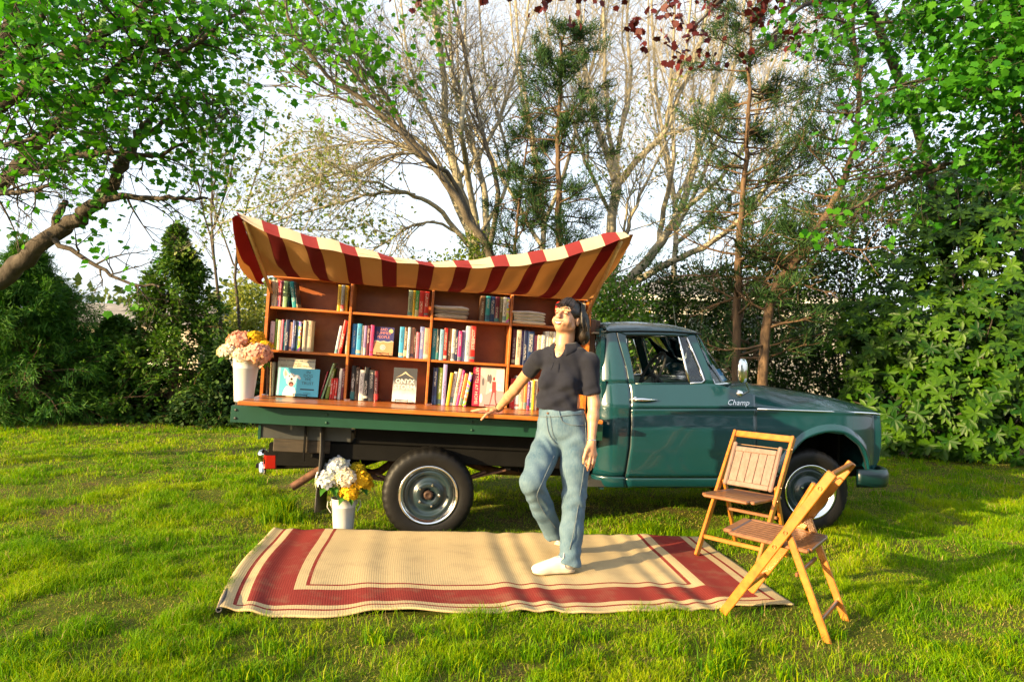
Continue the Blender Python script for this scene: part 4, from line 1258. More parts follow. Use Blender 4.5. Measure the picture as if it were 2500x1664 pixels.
def spine_text(sp, key, body, col, size=None, top=.5):
    o, w, h = sp[key]
    n = max(len(body), 3); sz = size or min(w * .95, h * .8 / n * 1.55)
    bb = [Vector(c) for c in o.bound_box]; cx = (bb[0].x + bb[6].x) / 2
    M = Matrix.Translation((cx, -.0006, h * top)) @ Matrix.Rotation(math.pi / 2, 4, 'X') @ Matrix.Rotation(-math.pi / 2, 4, 'Z')
    text(body, sz, mat('ink_' + '_'.join('%02d' % int(c * 99) for c in col), col, .6, 0, 0), o, M, ext=.0002)

def cover_book(px0, py0, px1, py1, z, v, back, m, label, thick=.022, a_shift=0):
    """a book standing face-out; origin at its lower left front corner, x right, z up, y into the book"""
    A = BL(px0, py1, v); B = BL(px1, py1, v); Cc = BL(px0, py0, v)
    w = B.x - A.x; h = Cc.z - z
    M = M_BED @ Matrix.Translation((A.x + a_shift, v, z + .012)) @ Matrix.Rotation(-math.radians(back), 4, 'X')
    mb = MB(); mb.box((w / 2, .0012, h / 2), (w, .0024, h)); mb.box((w / 2, thick - .0012, h / 2), (w, .0024, h)); mb.box((.0015, thick / 2, h / 2), (.003, thick - .005, h))
    o = mb.build('book', m); o.matrix_world = M
    MB().box((w / 2 + .001, thick / 2, h / 2), (w - .010, thick - .0054, h - .008)).build('pages', PAPER, o)
    tag(o, label, 'book', 'books displayed face out')
    return o, w, h

def on_cover(o, w, h, x, z, body, size, col, shear=0, bold=0, squash=1.0):
    M = Matrix.Translation((x * w, -.0008, z * h)) @ Matrix.Rotation(math.pi / 2, 4, 'X')
    return text(body, size, mat('ink_' + '_'.join('%02d' % int(c * 99) for c in col), col, .6, 0, 0), o, M, ext=.0003, shear=shear, bold=bold, squash=squash)

def blob(o, w, h, pts, col, nm='cover_print', dy=-.0006):
    m = MB(); m.add([(x * w, dy, z * h) for x, z in pts], [tuple(range(len(pts)))])
    return m.build(nm, mat('ink_' + '_'.join('%02d' % int(c * 99) for c in col), col, .6, 0, 0), o)

def oval(cx, cz, rx, rz, n=18, a0=0.0):
    return [(cx + rx * math.cos(2 * math.pi * k / n) * math.cos(a0) - rz * math.sin(2 * math.pi * k / n) * math.sin(a0) * 1.0,
             cz + rx * math.cos(2 * math.pi * k / n) * math.sin(a0) + rz * math.sin(2 * math.pi * k / n) * math.cos(a0)) for k in range(n)]

WIRE = mat('black_wire', (.012, .012, .012), .4, .6, 0)
def wire_stand(x, v, z, w, label):
    t = thing('book_stand', label, 'book stand', M_BED @ Matrix.Translation((x, v, z)), 'wire book stands')
    r = .0028
    MB().tube([(-w / 2, -.002, .030), (-w / 2, -.030, .022), (-w / 2, -.030, r), (-w / 2, .07, r)], r, 6).build('side_wire', WIRE, t)
    MB().tube([(w / 2, -.002, .030), (w / 2, -.030, .022), (w / 2, -.030, r), (w / 2, .07, r)], r, 6).build('side_wire', WIRE, t)
    MB().tube([(-w / 2, -.030, .024), (0, -.031, .028), (w / 2, -.030, .024)], r, 6).build('front_wire', WIRE, t)
    MB().tube([(-w / 2, .07, r), (-w * .3, .09, .13), (w * .3, .09, .13), (w / 2, .07, r)], r, 6).build('back_wire', WIRE, t)

def make_covers():
    b = SHZ['bottom']; md = SHZ['middle']
    plain = lambda n, c, v=.12: mat(n, c, .45, 0, v, 12)
    # tall cream picture book behind, blue dog book in front
    o, w, h = cover_book(*z1(346, 1068), *z1(606, 1330), b - .011, CASEV + .070, 6, plain('cover_cream', (.66, .6, .44)), 'cream picture book standing behind the blue dog book', .012)
    on_cover(o, w, h, .5, .93, 'BLACK COWBOY, WILD HORSES', w * .068, (.03, .08, .16)); on_cover(o, w, h, .5, .86, 'A True Story', w * .05, (.3, .1, .03), .3); on_cover(o, w, h, .5, .80, 'JULIUS LESTER + JERRY PINKNEY', w * .058, (.35, .16, .03))
    o, w, h = cover_book(*z1(352, 1137), *z1(642, 1340), b, CASEV - .005, 7, plain('cover_sky', (.10, .47, .62), .05), 'light blue dog picture book on a wire stand in the leftmost bay', .014)
    blob(o, w, h, [(.0, 0), (.055, 0), (.055, 1), (0, 1)], (.30, .60, .68), dy=-.0004)
    wh, sh = (.74, .72, .68), (.62, .58, .52)
    blob(o, w, h, [(.14, .0), (.44, .0), (.46, .14), (.42, .30), (.22, .34), (.17, .2)], wh, dy=-.0005)
    blob(o, w, h, [(.16, .62), (.125, .80), (.145, .97), (.20, .90), (.27, .76), (.25, .66)], wh, dy=-.0006)
    blob(o, w, h, [(.17, .68), (.15, .80), (.165, .91), (.21, .82), (.23, .74)], (.6, .36, .3), dy=-.0008)
    blob(o, w, h, [(.40, .76), (.50, .75), (.56, .64), (.535, .58), (.48, .64), (.40, .66)], wh, dy=-.0006)
    blob(o, w, h, oval(.325, .58, .125, .23), wh, dy=-.0007)
    blob(o, w, h, oval(.335, .46, .085, .13), sh, dy=-.0009)
    blob(o, w, h, oval(.335, .42, .058, .085), (.05, .015, .012), dy=-.0011); blob(o, w, h, oval(.335, .385, .036, .055), (.5, .12, .1), dy=-.0013)
    blob(o, w, h, oval(.335, .60, .030, .045), (.01, .01, .01), dy=-.0013)
    for x in (.275, .385): blob(o, w, h, oval(x, .70, .016, .026), (.01, .008, .006), dy=-.0013)
    ink = (.025, .045, .07)
    for s, z in (('IN', .87), ('DOG', .74), ('WE', .62), ('TRUST', .47)): on_cover(o, w, h, .73, z, s, h * .145, ink)
    blob(o, w, h, [(.56, .225), (.90, .225), (.90, .275), (.56, .275)], ink); blob(o, w, h, [(.64, .10), (.82, .10), (.82, .125), (.64, .125)], (.05, .2, .28))
    x = BL(*z1(522, 1345), CASEV - .01).x
    wire_stand(x, CASEV - .008, b, .10, 'black wire stand under the light blue dog book')
    # orange and navy novel on the middle shelf
    o, w, h = cover_book(*z1(1028, 853), *z1(1164, 1030), md, CASEV + .03, 8, plain('cover_peach', (.60, .27, .13), .08), 'navy and peach novel face out on the middle shelf', .02)
    blob(o, w, h, [(0, .48), (.12, .51), (.3, .47), (.5, .5), (.7, .47), (.9, .51), (1, .5), (1, 1), (0, 1)], (.035, .035, .16), dy=-.0004)
    blob(o, w, h, [(0, .46), (.12, .49), (.3, .45), (.5, .48), (.7, .45), (.9, .49), (1, .48), (1, .5), (.9, .52), (.7, .475), (.5, .505), (.3, .475), (.12, .515), (0, .49)], (.6, .55, .45), dy=-.0005)
    for r, c in ((.14, (.7, .66, .6)), (.11, (.04, .05, .16)), (.085, (.7, .66, .6)), (.055, (.04, .05, .16)), (.03, (.7, .66, .6))): blob(o, w, h, oval(.47, .27, r, r * w / h), c, dy=-.0006 - .0003 * (.14 - r) / .03)
    blob(o, w, h, oval(.84, .87, .11, .11 * w / h), (.62, .5, .2), dy=-.0006)
    for s, z in (('BAD', .91), ('SUMMER', .78), ('PEOPLE', .64)): on_cover(o, w, h, .47, z, s, h * .135, (.62, .22, .2))
    x = BL(*z1(1095, 1035), CASEV + .03).x
    wire_stand(x, CASEV + .027, md, .095, 'black wire stand under the navy and peach novel')
    # dark fantasy novel
    m, nt, bs = nmat('cover_stormy')
    tc = nt.nodes.new('ShaderNodeTexCoord'); sx = nt.nodes.new('ShaderNodeSeparateXYZ'); nt.links.new(tc.outputs['Generated'], sx.inputs[0])
    f = noise(nt, tc.outputs['Object'], 16, 6)
    k = ramp(nt, math_(nt, 'ADD', math_(nt, 'SUBTRACT', 1.0, sx.outputs[2]), math_(nt, 'MULTIPLY', math_(nt, 'SUBTRACT', f, .5), .5)), .35, .8)
    nt.links.new(mixc(nt, k, (.05, .052, .055), (.6, .6, .58)), bs.inputs['Base Color'])
    o, w, h = cover_book(*z1(1158, 1137), *z1(1324, 1352), b, CASEV - .005, 9, m, 'grey and white novel face out at the right of second bay', .035)
    for s, z in (('ONYX', .60), ('STORM', .43)): on_cover(o, w, h, .5, z, s, h * .19, (.68, .66, .6), bold=.0006)
    blob(o, w, h, [(.1, .70), (.34, .80), (.5, .90), (.66, .80), (.9, .70), (.66, .77), (.5, .84), (.34, .77)], (.55, .45, .28))
    x = BL(*z1(1225, 1365), CASEV - .01).x
    wire_stand(x, CASEV - .008, b, .095, 'black wire stand under the grey and white novel')
    # big art book
    o, w, h = cover_book(*z2(532, 1090), *z2(716, 1378), b, CASEV + .0, 10, plain('cover_photo', (.50, .44, .38), .15), 'large pink art book face out in the third bay', .03)
    blob(o, w, h, [(.0, 0), (1, 0), (1, .40), (.62, .44), (.25, .30), (0, .34)], (.62, .26, .25), dy=-.0004)
    blob(o, w, h, [(.0, .34), (.25, .30), (.3, .66), (0, .8)], (.34, .3, .28), dy=-.0004)
    blob(o, w, h, [(.62, .44), (1, .40), (1, .98), (.66, .96)], (.66, .6, .52), dy=-.0004)
    for x, z, rx, rz in ((.33, .72, .05, .10), (.42, .7, .06, .12), (.12, .62, .05, .1)): blob(o, w, h, oval(x, z, rx, rz), (.12, .10, .10), dy=-.0006)
    for x, z, rx, rz in ((.8, .55, .08, .04), (.8, .44, .09, .035), (.45, .42, .06, .04), (.06, .2, .06, .12), (.9, .68, .06, .05)): blob(o, w, h, oval(x, z, rx, rz), (.7, .66, .6), dy=-.0006)
    fg = (.32, .04, .035)
    blob(o, w, h, oval(.57, .71, .045, .05), fg, dy=-.0008); blob(o, w, h, [(.5, .64), (.66, .64), (.68, .36), (.50, .36)], fg, dy=-.0008)
    blob(o, w, h, [(.50, .36), (.56, .36), (.50, .2), (.46, .06), (.42, .05), (.46, .2)], (.16, .06, .05), dy=-.0008); blob(o, w, h, [(.62, .36), (.68, .36), (.68, .2), (.74, .05), (.68, .05), (.63, .2)], (.16, .06, .05), dy=-.0008)
    sp = MB().box((-.030, .017, h / 2), (.056, .030, h)).build('spine', plain('cover_crimson', (.36, .01, .035), .1), o)
    Mt = Matrix.Translation((-.030, .0012, h * .52)) @ Matrix.Rotation(math.pi / 2, 4, 'X') @ Matrix.Rotation(-math.pi / 2, 4, 'Z')
    text('ARTISTS AT HOME', h * .115, mat('ink_pale', (.62, .55, .45), .6, 0, 0), o, Mt, ext=.0004)
    x = BL(*z2(620, 1378), CASEV - .01).x
    wire_stand(x, CASEV - .004, b, .10, 'black wire stand under the large pink art book')

def folded(x, v, z, w, d, n, th, cols, m0, labels, droop):
    """a stack of folded shirts, each its own thing"""
    for k in range(n):
        zc = z + k * th; dx = random.uniform(-.008, .008); ww = w * random.uniform(.93, 1.04)
        def fn(s, t):
            a = 2 * math.pi * s
            ca, sa = math.cos(a), math.sin(a)
            e = .28
            X = ww / 2 * math.copysign(abs(ca) ** e, ca); Z = th / 2 * math.copysign(abs(sa) ** .8, sa)
            Y = d * (t - .5)
            edge = min(1, min(t, 1 - t) / .06); Z *= (edge ** .5) * (1 + .25 * math.sin(X * 60 + k * 2) * .3)
            q = max(0, X / ww + .1)
            Z += -droop * q * q * (n - k) / n * 1.0 + .004 * math.sin(X * 28 + k + Y * 20) * (1 if k else .3)
            return (X + dx, Y, max(Z + th / 2, .0008) if (k == 0 and droop == 0) else Z + th / 2)
        mb = MB().grid(fn, 48, 14)
        o = mb.build('folded_shirt', mat(cols[k % len(cols)][0], cols[k % len(cols)][1], .95, 0, .12, 14, bmp=.5, bscale=300, sheen=.3), smooth=True)
        o.matrix_world = M_BED @ Matrix.Translation((x, v + d / 2, zc + .001))
        tag(o, labels[k], 'shirt', 'folded shirts on the top shelf')

def make_shirts():
    z = SHZ['top']
    a = BL(*z2(185, 698), CASEV + .02).x; b = BL(*z2(450, 700), CASEV + .02).x
    cols = [('shirt_oat', (.50, .44, .38)), ('shirt_grey', (.22, .2, .19)), ('shirt_grey', (.22, .2, .19)), ('shirt_oat', (.50, .44, .38))]
    folded((a + b) / 2, CASEV + .01, z, b - a, .22, 3, .034, [cols[0], cols[1], cols[3]], None,
           ['thick oatmeal shirt at the bottom of the folded stack, third bay', 'dark grey folded shirt in the middle of the stack, third bay', 'pale folded shirt on top of the stack, third bay'], 0)
    a = BL(*z2(785, 735), CASEV + .02).x; b = BL(*z2(1040, 750), CASEV + .02).x
    nm = ['lowest', 'second lowest', 'second highest', 'topmost']
    folded((a + b) / 2, CASEV - .02, z, b - a, .24, 4, .026, [('shirt_white', (.62, .58, .52)), ('shirt_offwhite', (.56, .52, .46))], None,
           [f'{q} white folded shirt of the drooping stack in the rightmost bay' for q in nm], .012)
# ================================================================== rug
def rug_material():
    m, nt, b = nmat('striped_woven_rug')
    uv = nt.nodes.new('ShaderNodeUVMap'); sx = nt.nodes.new('ShaderNodeSeparateXYZ'); nt.links.new(uv.outputs[0], sx.inputs[0])
    u, v = sx.outputs[0], sx.outputs[1]           # metres from the left edge / from the front edge
    L = 3.02
    d = math_(nt, 'MINIMUM', math_(nt, 'MINIMUM', u, math_(nt, 'SUBTRACT', L, u)), v)
    wob = math_(nt, 'MULTIPLY', math_(nt, 'SUBTRACT', noise(nt, uv.outputs[0], 60, 2), .5), .006)
    d = math_(nt, 'ADD', d, wob)
    def band(a, c): return math_(nt, 'MULTIPLY', math_(nt, 'GREATER_THAN', d, a), math_(nt, 'LESS_THAN', d, c))
    k = math_(nt, 'ADD', math_(nt, 'ADD', band(.070, .090), band(.140, .365)), band(.425, .446))
    n1 = noise(nt, uv.outputs[0], 7, 5); n2 = noise(nt, uv.outputs[0], 140, 3, .7)
    red = mixc(nt, ramp(nt, n2, .3, .7), (.13, .017, .014), (.235, .036, .028)); cream = mixc(nt, ramp(nt, n2, .3, .7), (.335, .25, .125), (.48, .38, .215))
    c = mixc(nt, k, cream, red)
    c = mixc(nt, math_(nt, 'MULTIPLY', ramp(nt, n1, .5, .8), .45), c, (.20, .15, .09))
    # ribs of the weave
    rib = math_(nt, 'ABSOLUTE', math_(nt, 'SINE', math_(nt, 'MULTIPLY', u, math.pi / .013)))
    row = math_(nt, 'ABSOLUTE', math_(nt, 'SINE', math_(nt, 'MULTIPLY', v, math.pi / .010)))
    hgt = math_(nt, 'MULTIPLY', rib, math_(nt, 'ADD', .55, math_(nt, 'MULTIPLY', row, .45)))
    c = mixc(nt, math_(nt, 'MULTIPLY', math_(nt, 'SUBTRACT', 1.0, hgt), .12), c, mixc(nt, 1.0, c, (.45, .4, .36), 'MULTIPLY'))
    nt.links.new(c, b.inputs['Base Color']); b.inputs['Roughness'].default_value = .95; b.inputs['Specular IOR Level'].default_value = .1
    bump(nt, b, hgt, .2, .004)
    return m

def make_rug():
    FL, FR, BR, BLc = RUG
    nu, nv = 200, 90
    S, T = np.meshgrid(np.linspace(0, 1, nu + 1), np.linspace(0, 1, nv + 1), indexing='ij')
    def bil(k): return (FL[k] * (1 - S) + FR[k] * S) * (1 - T) + (BLc[k] * (1 - S) + BR[k] * S) * T
    X, Y = bil(0), bil(1)
    X = X - .06 * np.sin(T * math.pi) * (1 - S)          # left edge bows
    X = X + .03 * np.sin(T * 3.2) * S * T
    Y = Y + .020 * np.sin(S * 17 + 2.2 * np.sin(S * 5.3) + .6) * (1 - T) ** 3 + .009 * np.sin(S * 43 + 3 * np.sin(S * 8)) * (1 - T) ** 4 - .03 * np.sin(S * math.pi) * (1 - T) ** 4
    # long ripples running front to back, larger towards the front edge
    ph = S * 74 + 3.2 * np.sin(S * 9) + 2.0 * np.sin(S * 23) + 1.6 * T
    amp = (.0050 + .003 * (1 - T) ** 2) * (.35 + .65 * np.sin(S * 7.7 + 1) ** 2)
    Z = .020 + amp * np.sin(ph) + .004 * np.sin(S * 27 + 3 * T) + .020 * (.5 + .5 * np.sin(S * 16 + 2.5 * np.sin(S * 6.1) + .4)) * (.4 + .6 * np.sin(S * 3.3 + .5) ** 2) * np.clip(1 - T / .16, 0, 1) ** 1.5
    Z += .018 * sstep(.8, 1.0, T)                        # turned-under back edge stands a little proud
    Z += .012 * np.clip(1 - S / .10, 0, 1) ** 2 * np.clip(1 - T / .35, 0, 1) ** .5
    curl = np.clip(1 - np.hypot(S / .05, T / .13), 0, 1)
    Z += .018 * curl; X += .012 * curl
    U = S * 3.02; Vv = T * 1.56
    # thickness: top sheet, bottom sheet, walls
    top = np.stack([X, Y, Z], -1).reshape(-1, 3); bot = top.copy(); bot[:, 2] -= .009
    uv = np.stack([U, Vv], -1).reshape(-1, 2)
    I = np.arange((nu + 1) * (nv + 1)).reshape(nu + 1, nv + 1); n = I.size
    F = np.stack([I[:-1, :-1], I[1:, :-1], I[1:, 1:], I[:-1, 1:]], -1).reshape(-1, 4)
    rim = np.concatenate([I[:, 0], I[-1, 1:], I[-2::-1, -1], I[0, -2:0:-1]]); nx = np.roll(rim, -1)
    W = np.stack([rim, rim + n, nx + n, nx], -1)
    o = mesh_np('rug', np.concatenate([top, bot]), np.concatenate([F, F[:, ::-1] + n, W]), rug_material(), smooth=True, uv=np.concatenate([uv, uv]))
    tag(o, 'cream woven rug with red border bands spread on the grass', 'rug')
    # skirt of the back edge folded under
    sk = MB(); mid = nv
    q = top.reshape(nu + 1, nv + 1, 3)[:, nv]
    V = []; UVs = []
    for i in range(nu + 1):
        for j, (dy, dz) in enumerate(((.0, -.001), (.006, -.012), (.010, -.04), (.008, -.075))):
            V.append((q[i][0], q[i][1] + dy, q[i][2] + dz)); UVs.append((i / nu * 3.02, 1.56 + j * .02))
    I = np.arange((nu + 1) * 4).reshape(nu + 1, 4)
    F = np.stack([I[:-1, :-1], I[1:, :-1], I[1:, 1:], I[:-1, 1:]], -1).reshape(-1, 4)
    mesh_np('folded_edge', np.array(V), F, o.data.materials[0], o, smooth=True, uv=np.array(UVs))
    # rolled corner at the front left, grey underside showing
    c = top.reshape(nu + 1, nv + 1, 3)[0, 0]
    ro = MB()
    ax0 = Vector(c) + Vector((.010, .002, -.012)); ax1 = Vector(top.reshape(nu + 1, nv + 1, 3)[0, 26]) + Vector((.01, 0, -.010))
    ro.tube([ax0, ax0.lerp(ax1, .35), ax0.lerp(ax1, .7), ax1], [.015, .013, .009, .004], 18, cap=False)
    ro.build('rolled_corner', mat('rug_backing', (.06, .055, .055), .95, 0, .2, 40), o, smooth=True, solid=.006)

# ================================================================== flowers in buckets
ENAMEL = mat('white_enamel', (.52, .51, .48), .35, 0, .06, 6)
def make_bucket(M, r0, r1, h, label, handle_up):
    t = thing('bucket', label, 'bucket', M, 'white flower buckets')
    prof = [(.001, .004), (r0 * .96, .004), (r0, .0), (r0 * 1.02, .012), (r0 + (r1 - r0) * .30, h * .30), (r0 + (r1 - r0) * .80, h * .80), (r0 + (r1 - r0) * .81 + .002, h * .81), (r0 + (r1 - r0) * .82, h * .82), (r1, h), (r1 + .004, h + .003), (r1 + .003, h + .007), (r1 - .003, h + .006), (r1 - .006, h - .004), (r0 * .94, .012), (.001, .012)]
    MB().lathe(prof, 40, 'z').build('pail', ENAMEL, t, smooth=True)
    soil = MB().lathe([(r1 * .93, h * .86), (r1 * .5, h * .88), (.001, h * .89)], 24, 'z'); soil.build('foam_fill', mat('foam_fill', (.05, .09, .03), .9, 0, .3), t)
    for s in (-1, 1):
        MB().box((s * (r1 + .003), 0, h - .03), (.006, .026, .036), None, .002).build('ear', ENAMEL, t)
        a = Vector((s * (r1 + .008), 0, h - .025))
        if handle_up: q = [a, a + Vector((s * .018, -.004, .012)), a + Vector((s * .022, -.01, -.03)), a + Vector((s * -.004, -.03, -.07))]
        else: q = [a, a + Vector((s * .02, .004, .02)), a + Vector((s * .01, .01, .002)), a + Vector((-s * .01, .005, -.03))]
        MB().tube(q, .003, 6).build('handle_wire', ENAMEL, t)
    return t

def make_bloom(pos, r, col, col2, label, root, leaf=True, seed=0):
    """one hydrangea head: florets over a ball, on a stem from the bucket"""
    rr = np.random.default_rng(seed)
    t = thing('hydrangea', label, 'flower', Matrix.Translation(pos), 'artificial hydrangeas in the buckets')
    n = 95 if r < .08 else 125
    d = rr.standard_normal((n, 3)); d[:, 2] = np.where(d[:, 2] < -.55, -d[:, 2], d[:, 2]); d /= np.linalg.norm(d, axis=1, keepdims=True)
    V = []; F = []; tn = []
    for k in range(n):
        nrm = Vector(d[k]); c = nrm * r * (1 + .05 * rr.standard_normal()); c.z *= .82
        nrm = (nrm + Vector(rr.standard_normal(3)) * .25).normalized()
        a = nrm.orthogonal().normalized(); b = nrm.cross(a); off = rr.random() * 6.28; ps = r * .42 * rr.uniform(.8, 1.2); tone = np.clip(.5 + .3 * rr.standard_normal(), 0, 1)
        for p in range(4):
            an = off + p * math.pi / 2
            e = a * math.cos(an) + b * math.sin(an); s = a * math.cos(an + math.pi / 2) + b * math.sin(an + math.pi / 2)
            o = len(V)
            V += [c, c + e * ps * .45 + s * ps * .36 + nrm * ps * .10, c + e * ps * .95 + s * ps * .16 + nrm * ps * .02, c + e * ps * .95 - s * ps * .16 + nrm * ps * .02, c + e * ps * .45 - s * ps * .36 + nrm * ps * .10]
            F.append((o, o + 1, o + 2, o + 3, o + 4)); tn += [tone] * 5
    key = 'petal_' + '_'.join('%02d' % int(x * 99) for x in col)
    mesh_np('bloom', np.array([tuple(p) for p in V]), np.array(F), leafmat(key, col2, col, .3, .7), t, cols=np.array(tn))
    base = Vector(root) - Vector(pos)
    MB().tube([Vector((0, 0, -r * .3)), Vector((base.x * .4, base.y * .4, base.z * .5)), base], .004, 6).build('stem', mat('green_stem', (.05, .14, .03), .6), t)
    if leaf:
        GL = leafmat('hydrangea_leaf', (.03, .12, .02), (.09, .26, .03), .25)
        for k in range(2):
            an = rr.uniform(0, 6.28); dr = Vector((math.cos(an), math.sin(an) - .4, -.35)).normalized(); sd = dr.cross(Vector((0, 0, 1))).normalized(); up = sd.cross(dr)
            c = base * .22 + dr * r * .35; L = r * 1.25; wd = L * .38
            vs_ = [c, c + dr * L * .3 + sd * wd + up * .01, c + dr * L * .75 + sd * wd * .6, c + dr * L - up * .03, c + dr * L * .75 - sd * wd * .6, c + dr * L * .3 - sd * wd + up * .01]
            mesh_np('leaf', np.array([tuple(p) for p in vs_]), np.array([[0, 1, 2, 3], [0, 3, 4, 5]]), GL, t, cols=np.full(6, rr.random()))
    return t

def make_flowers():
    # tall bucket at the left end of the bench
    base = BL(591, 988, -.02); h = .312
    x0 = BL(591, 985, .02).x
    M = M_BED @ Matrix.Translation((x0, .055, .0185))
    # bucket stands on the deck beside the bench: level it
    bp = M.translation.copy(); bp.z += .001
    make_bucket(M_BED @ Matrix.Translation((x0, .055, .0185)), .066, .094, h, 'tall white bucket of pink flowers at the end of the flatbed', False)
    Y0 = bp.y
    W, PK, YE = ((.78, .70, .60), (.62, .5, .40)), ((.78, .44, .33), (.66, .30, .22)), ((.78, .50, .02), (.6, .32, .01))
    root = bp + Vector((0, 0, .27))
    for i, (px, py, dy, r, c, lab) in enumerate([(557, 860, -.02, .068, W, 'white hydrangea at the left of the tall bucket'), (628, 866, -.07, .088, PK, 'large pale pink hydrangea hanging over the front of the tall bucket'),
                                                 (584, 832, .03, .078, PK, 'peach pink hydrangea at the top left of the tall bucket'), (622, 828, .06, .066, YE, 'yellow hydrangea at the top right of the tall bucket'), (648, 845, .03, .045, YE, 'small yellow hydrangea against the bookcase post'),
                                                 (592, 868, -.07, .060, W, 'cream hydrangea low at the front of the tall bucket')]):
        make_bloom(P(px, py, Y0 + dy), r, c[0], c[1], lab, root, i in (0, 1), 50 + i)
    # small bucket on the grass by the mud flap
    g = P(838, 1290, 5.22); z0 = float(ground_z(g.x, g.y))
    M = Matrix.Translation((g.x, g.y, z0)) @ Matrix.Rotation(.35, 4, 'Z')
    hb = P(838, 1216, 5.22).z - z0
    make_bucket(M, .070, .094, hb, 'white bucket of white and yellow flowers on the grass', True)
    bp = Vector((g.x, g.y, z0)); root = bp + Vector((0, 0, hb * .85))
    for i, (px, py, dy, r, c, lab) in enumerate([(825, 1142, .0, .082, ((.74, .74, .76), (.52, .52, .60)), 'white hydrangea at the top of the grass bucket'), (799, 1172, -.05, .080, ((.74, .74, .76), (.55, .54, .60)), 'white hydrangea at the left of the grass bucket'),
                                                 (845, 1168, -.07, .076, W, 'white hydrangea in the middle of the grass bucket'), (852, 1206, -.08, .062, YE, 'yellow hydrangea low at the front of the grass bucket'), (880, 1172, -.01, .076, YE, 'yellow hydrangea at the right of the grass bucket'),
                                                 (872, 1146, .05, .058, ((.55, .40, .02), (.3, .24, .01)), 'mustard hydrangea at the back of the grass bucket'), (896, 1186, .02, .046, YE, 'small yellow hydrangea at the far right of the grass bucket'), (802, 1150, .06, .05, ((.3, .12, .12), (.16, .06, .08)), 'dull mauve hydrangea at the back left of the grass bucket')]):
        make_bloom(P(px, py, 5.22 + dy), r, c[0], c[1], lab, root, i in (1, 3, 4, 5), 80 + i)

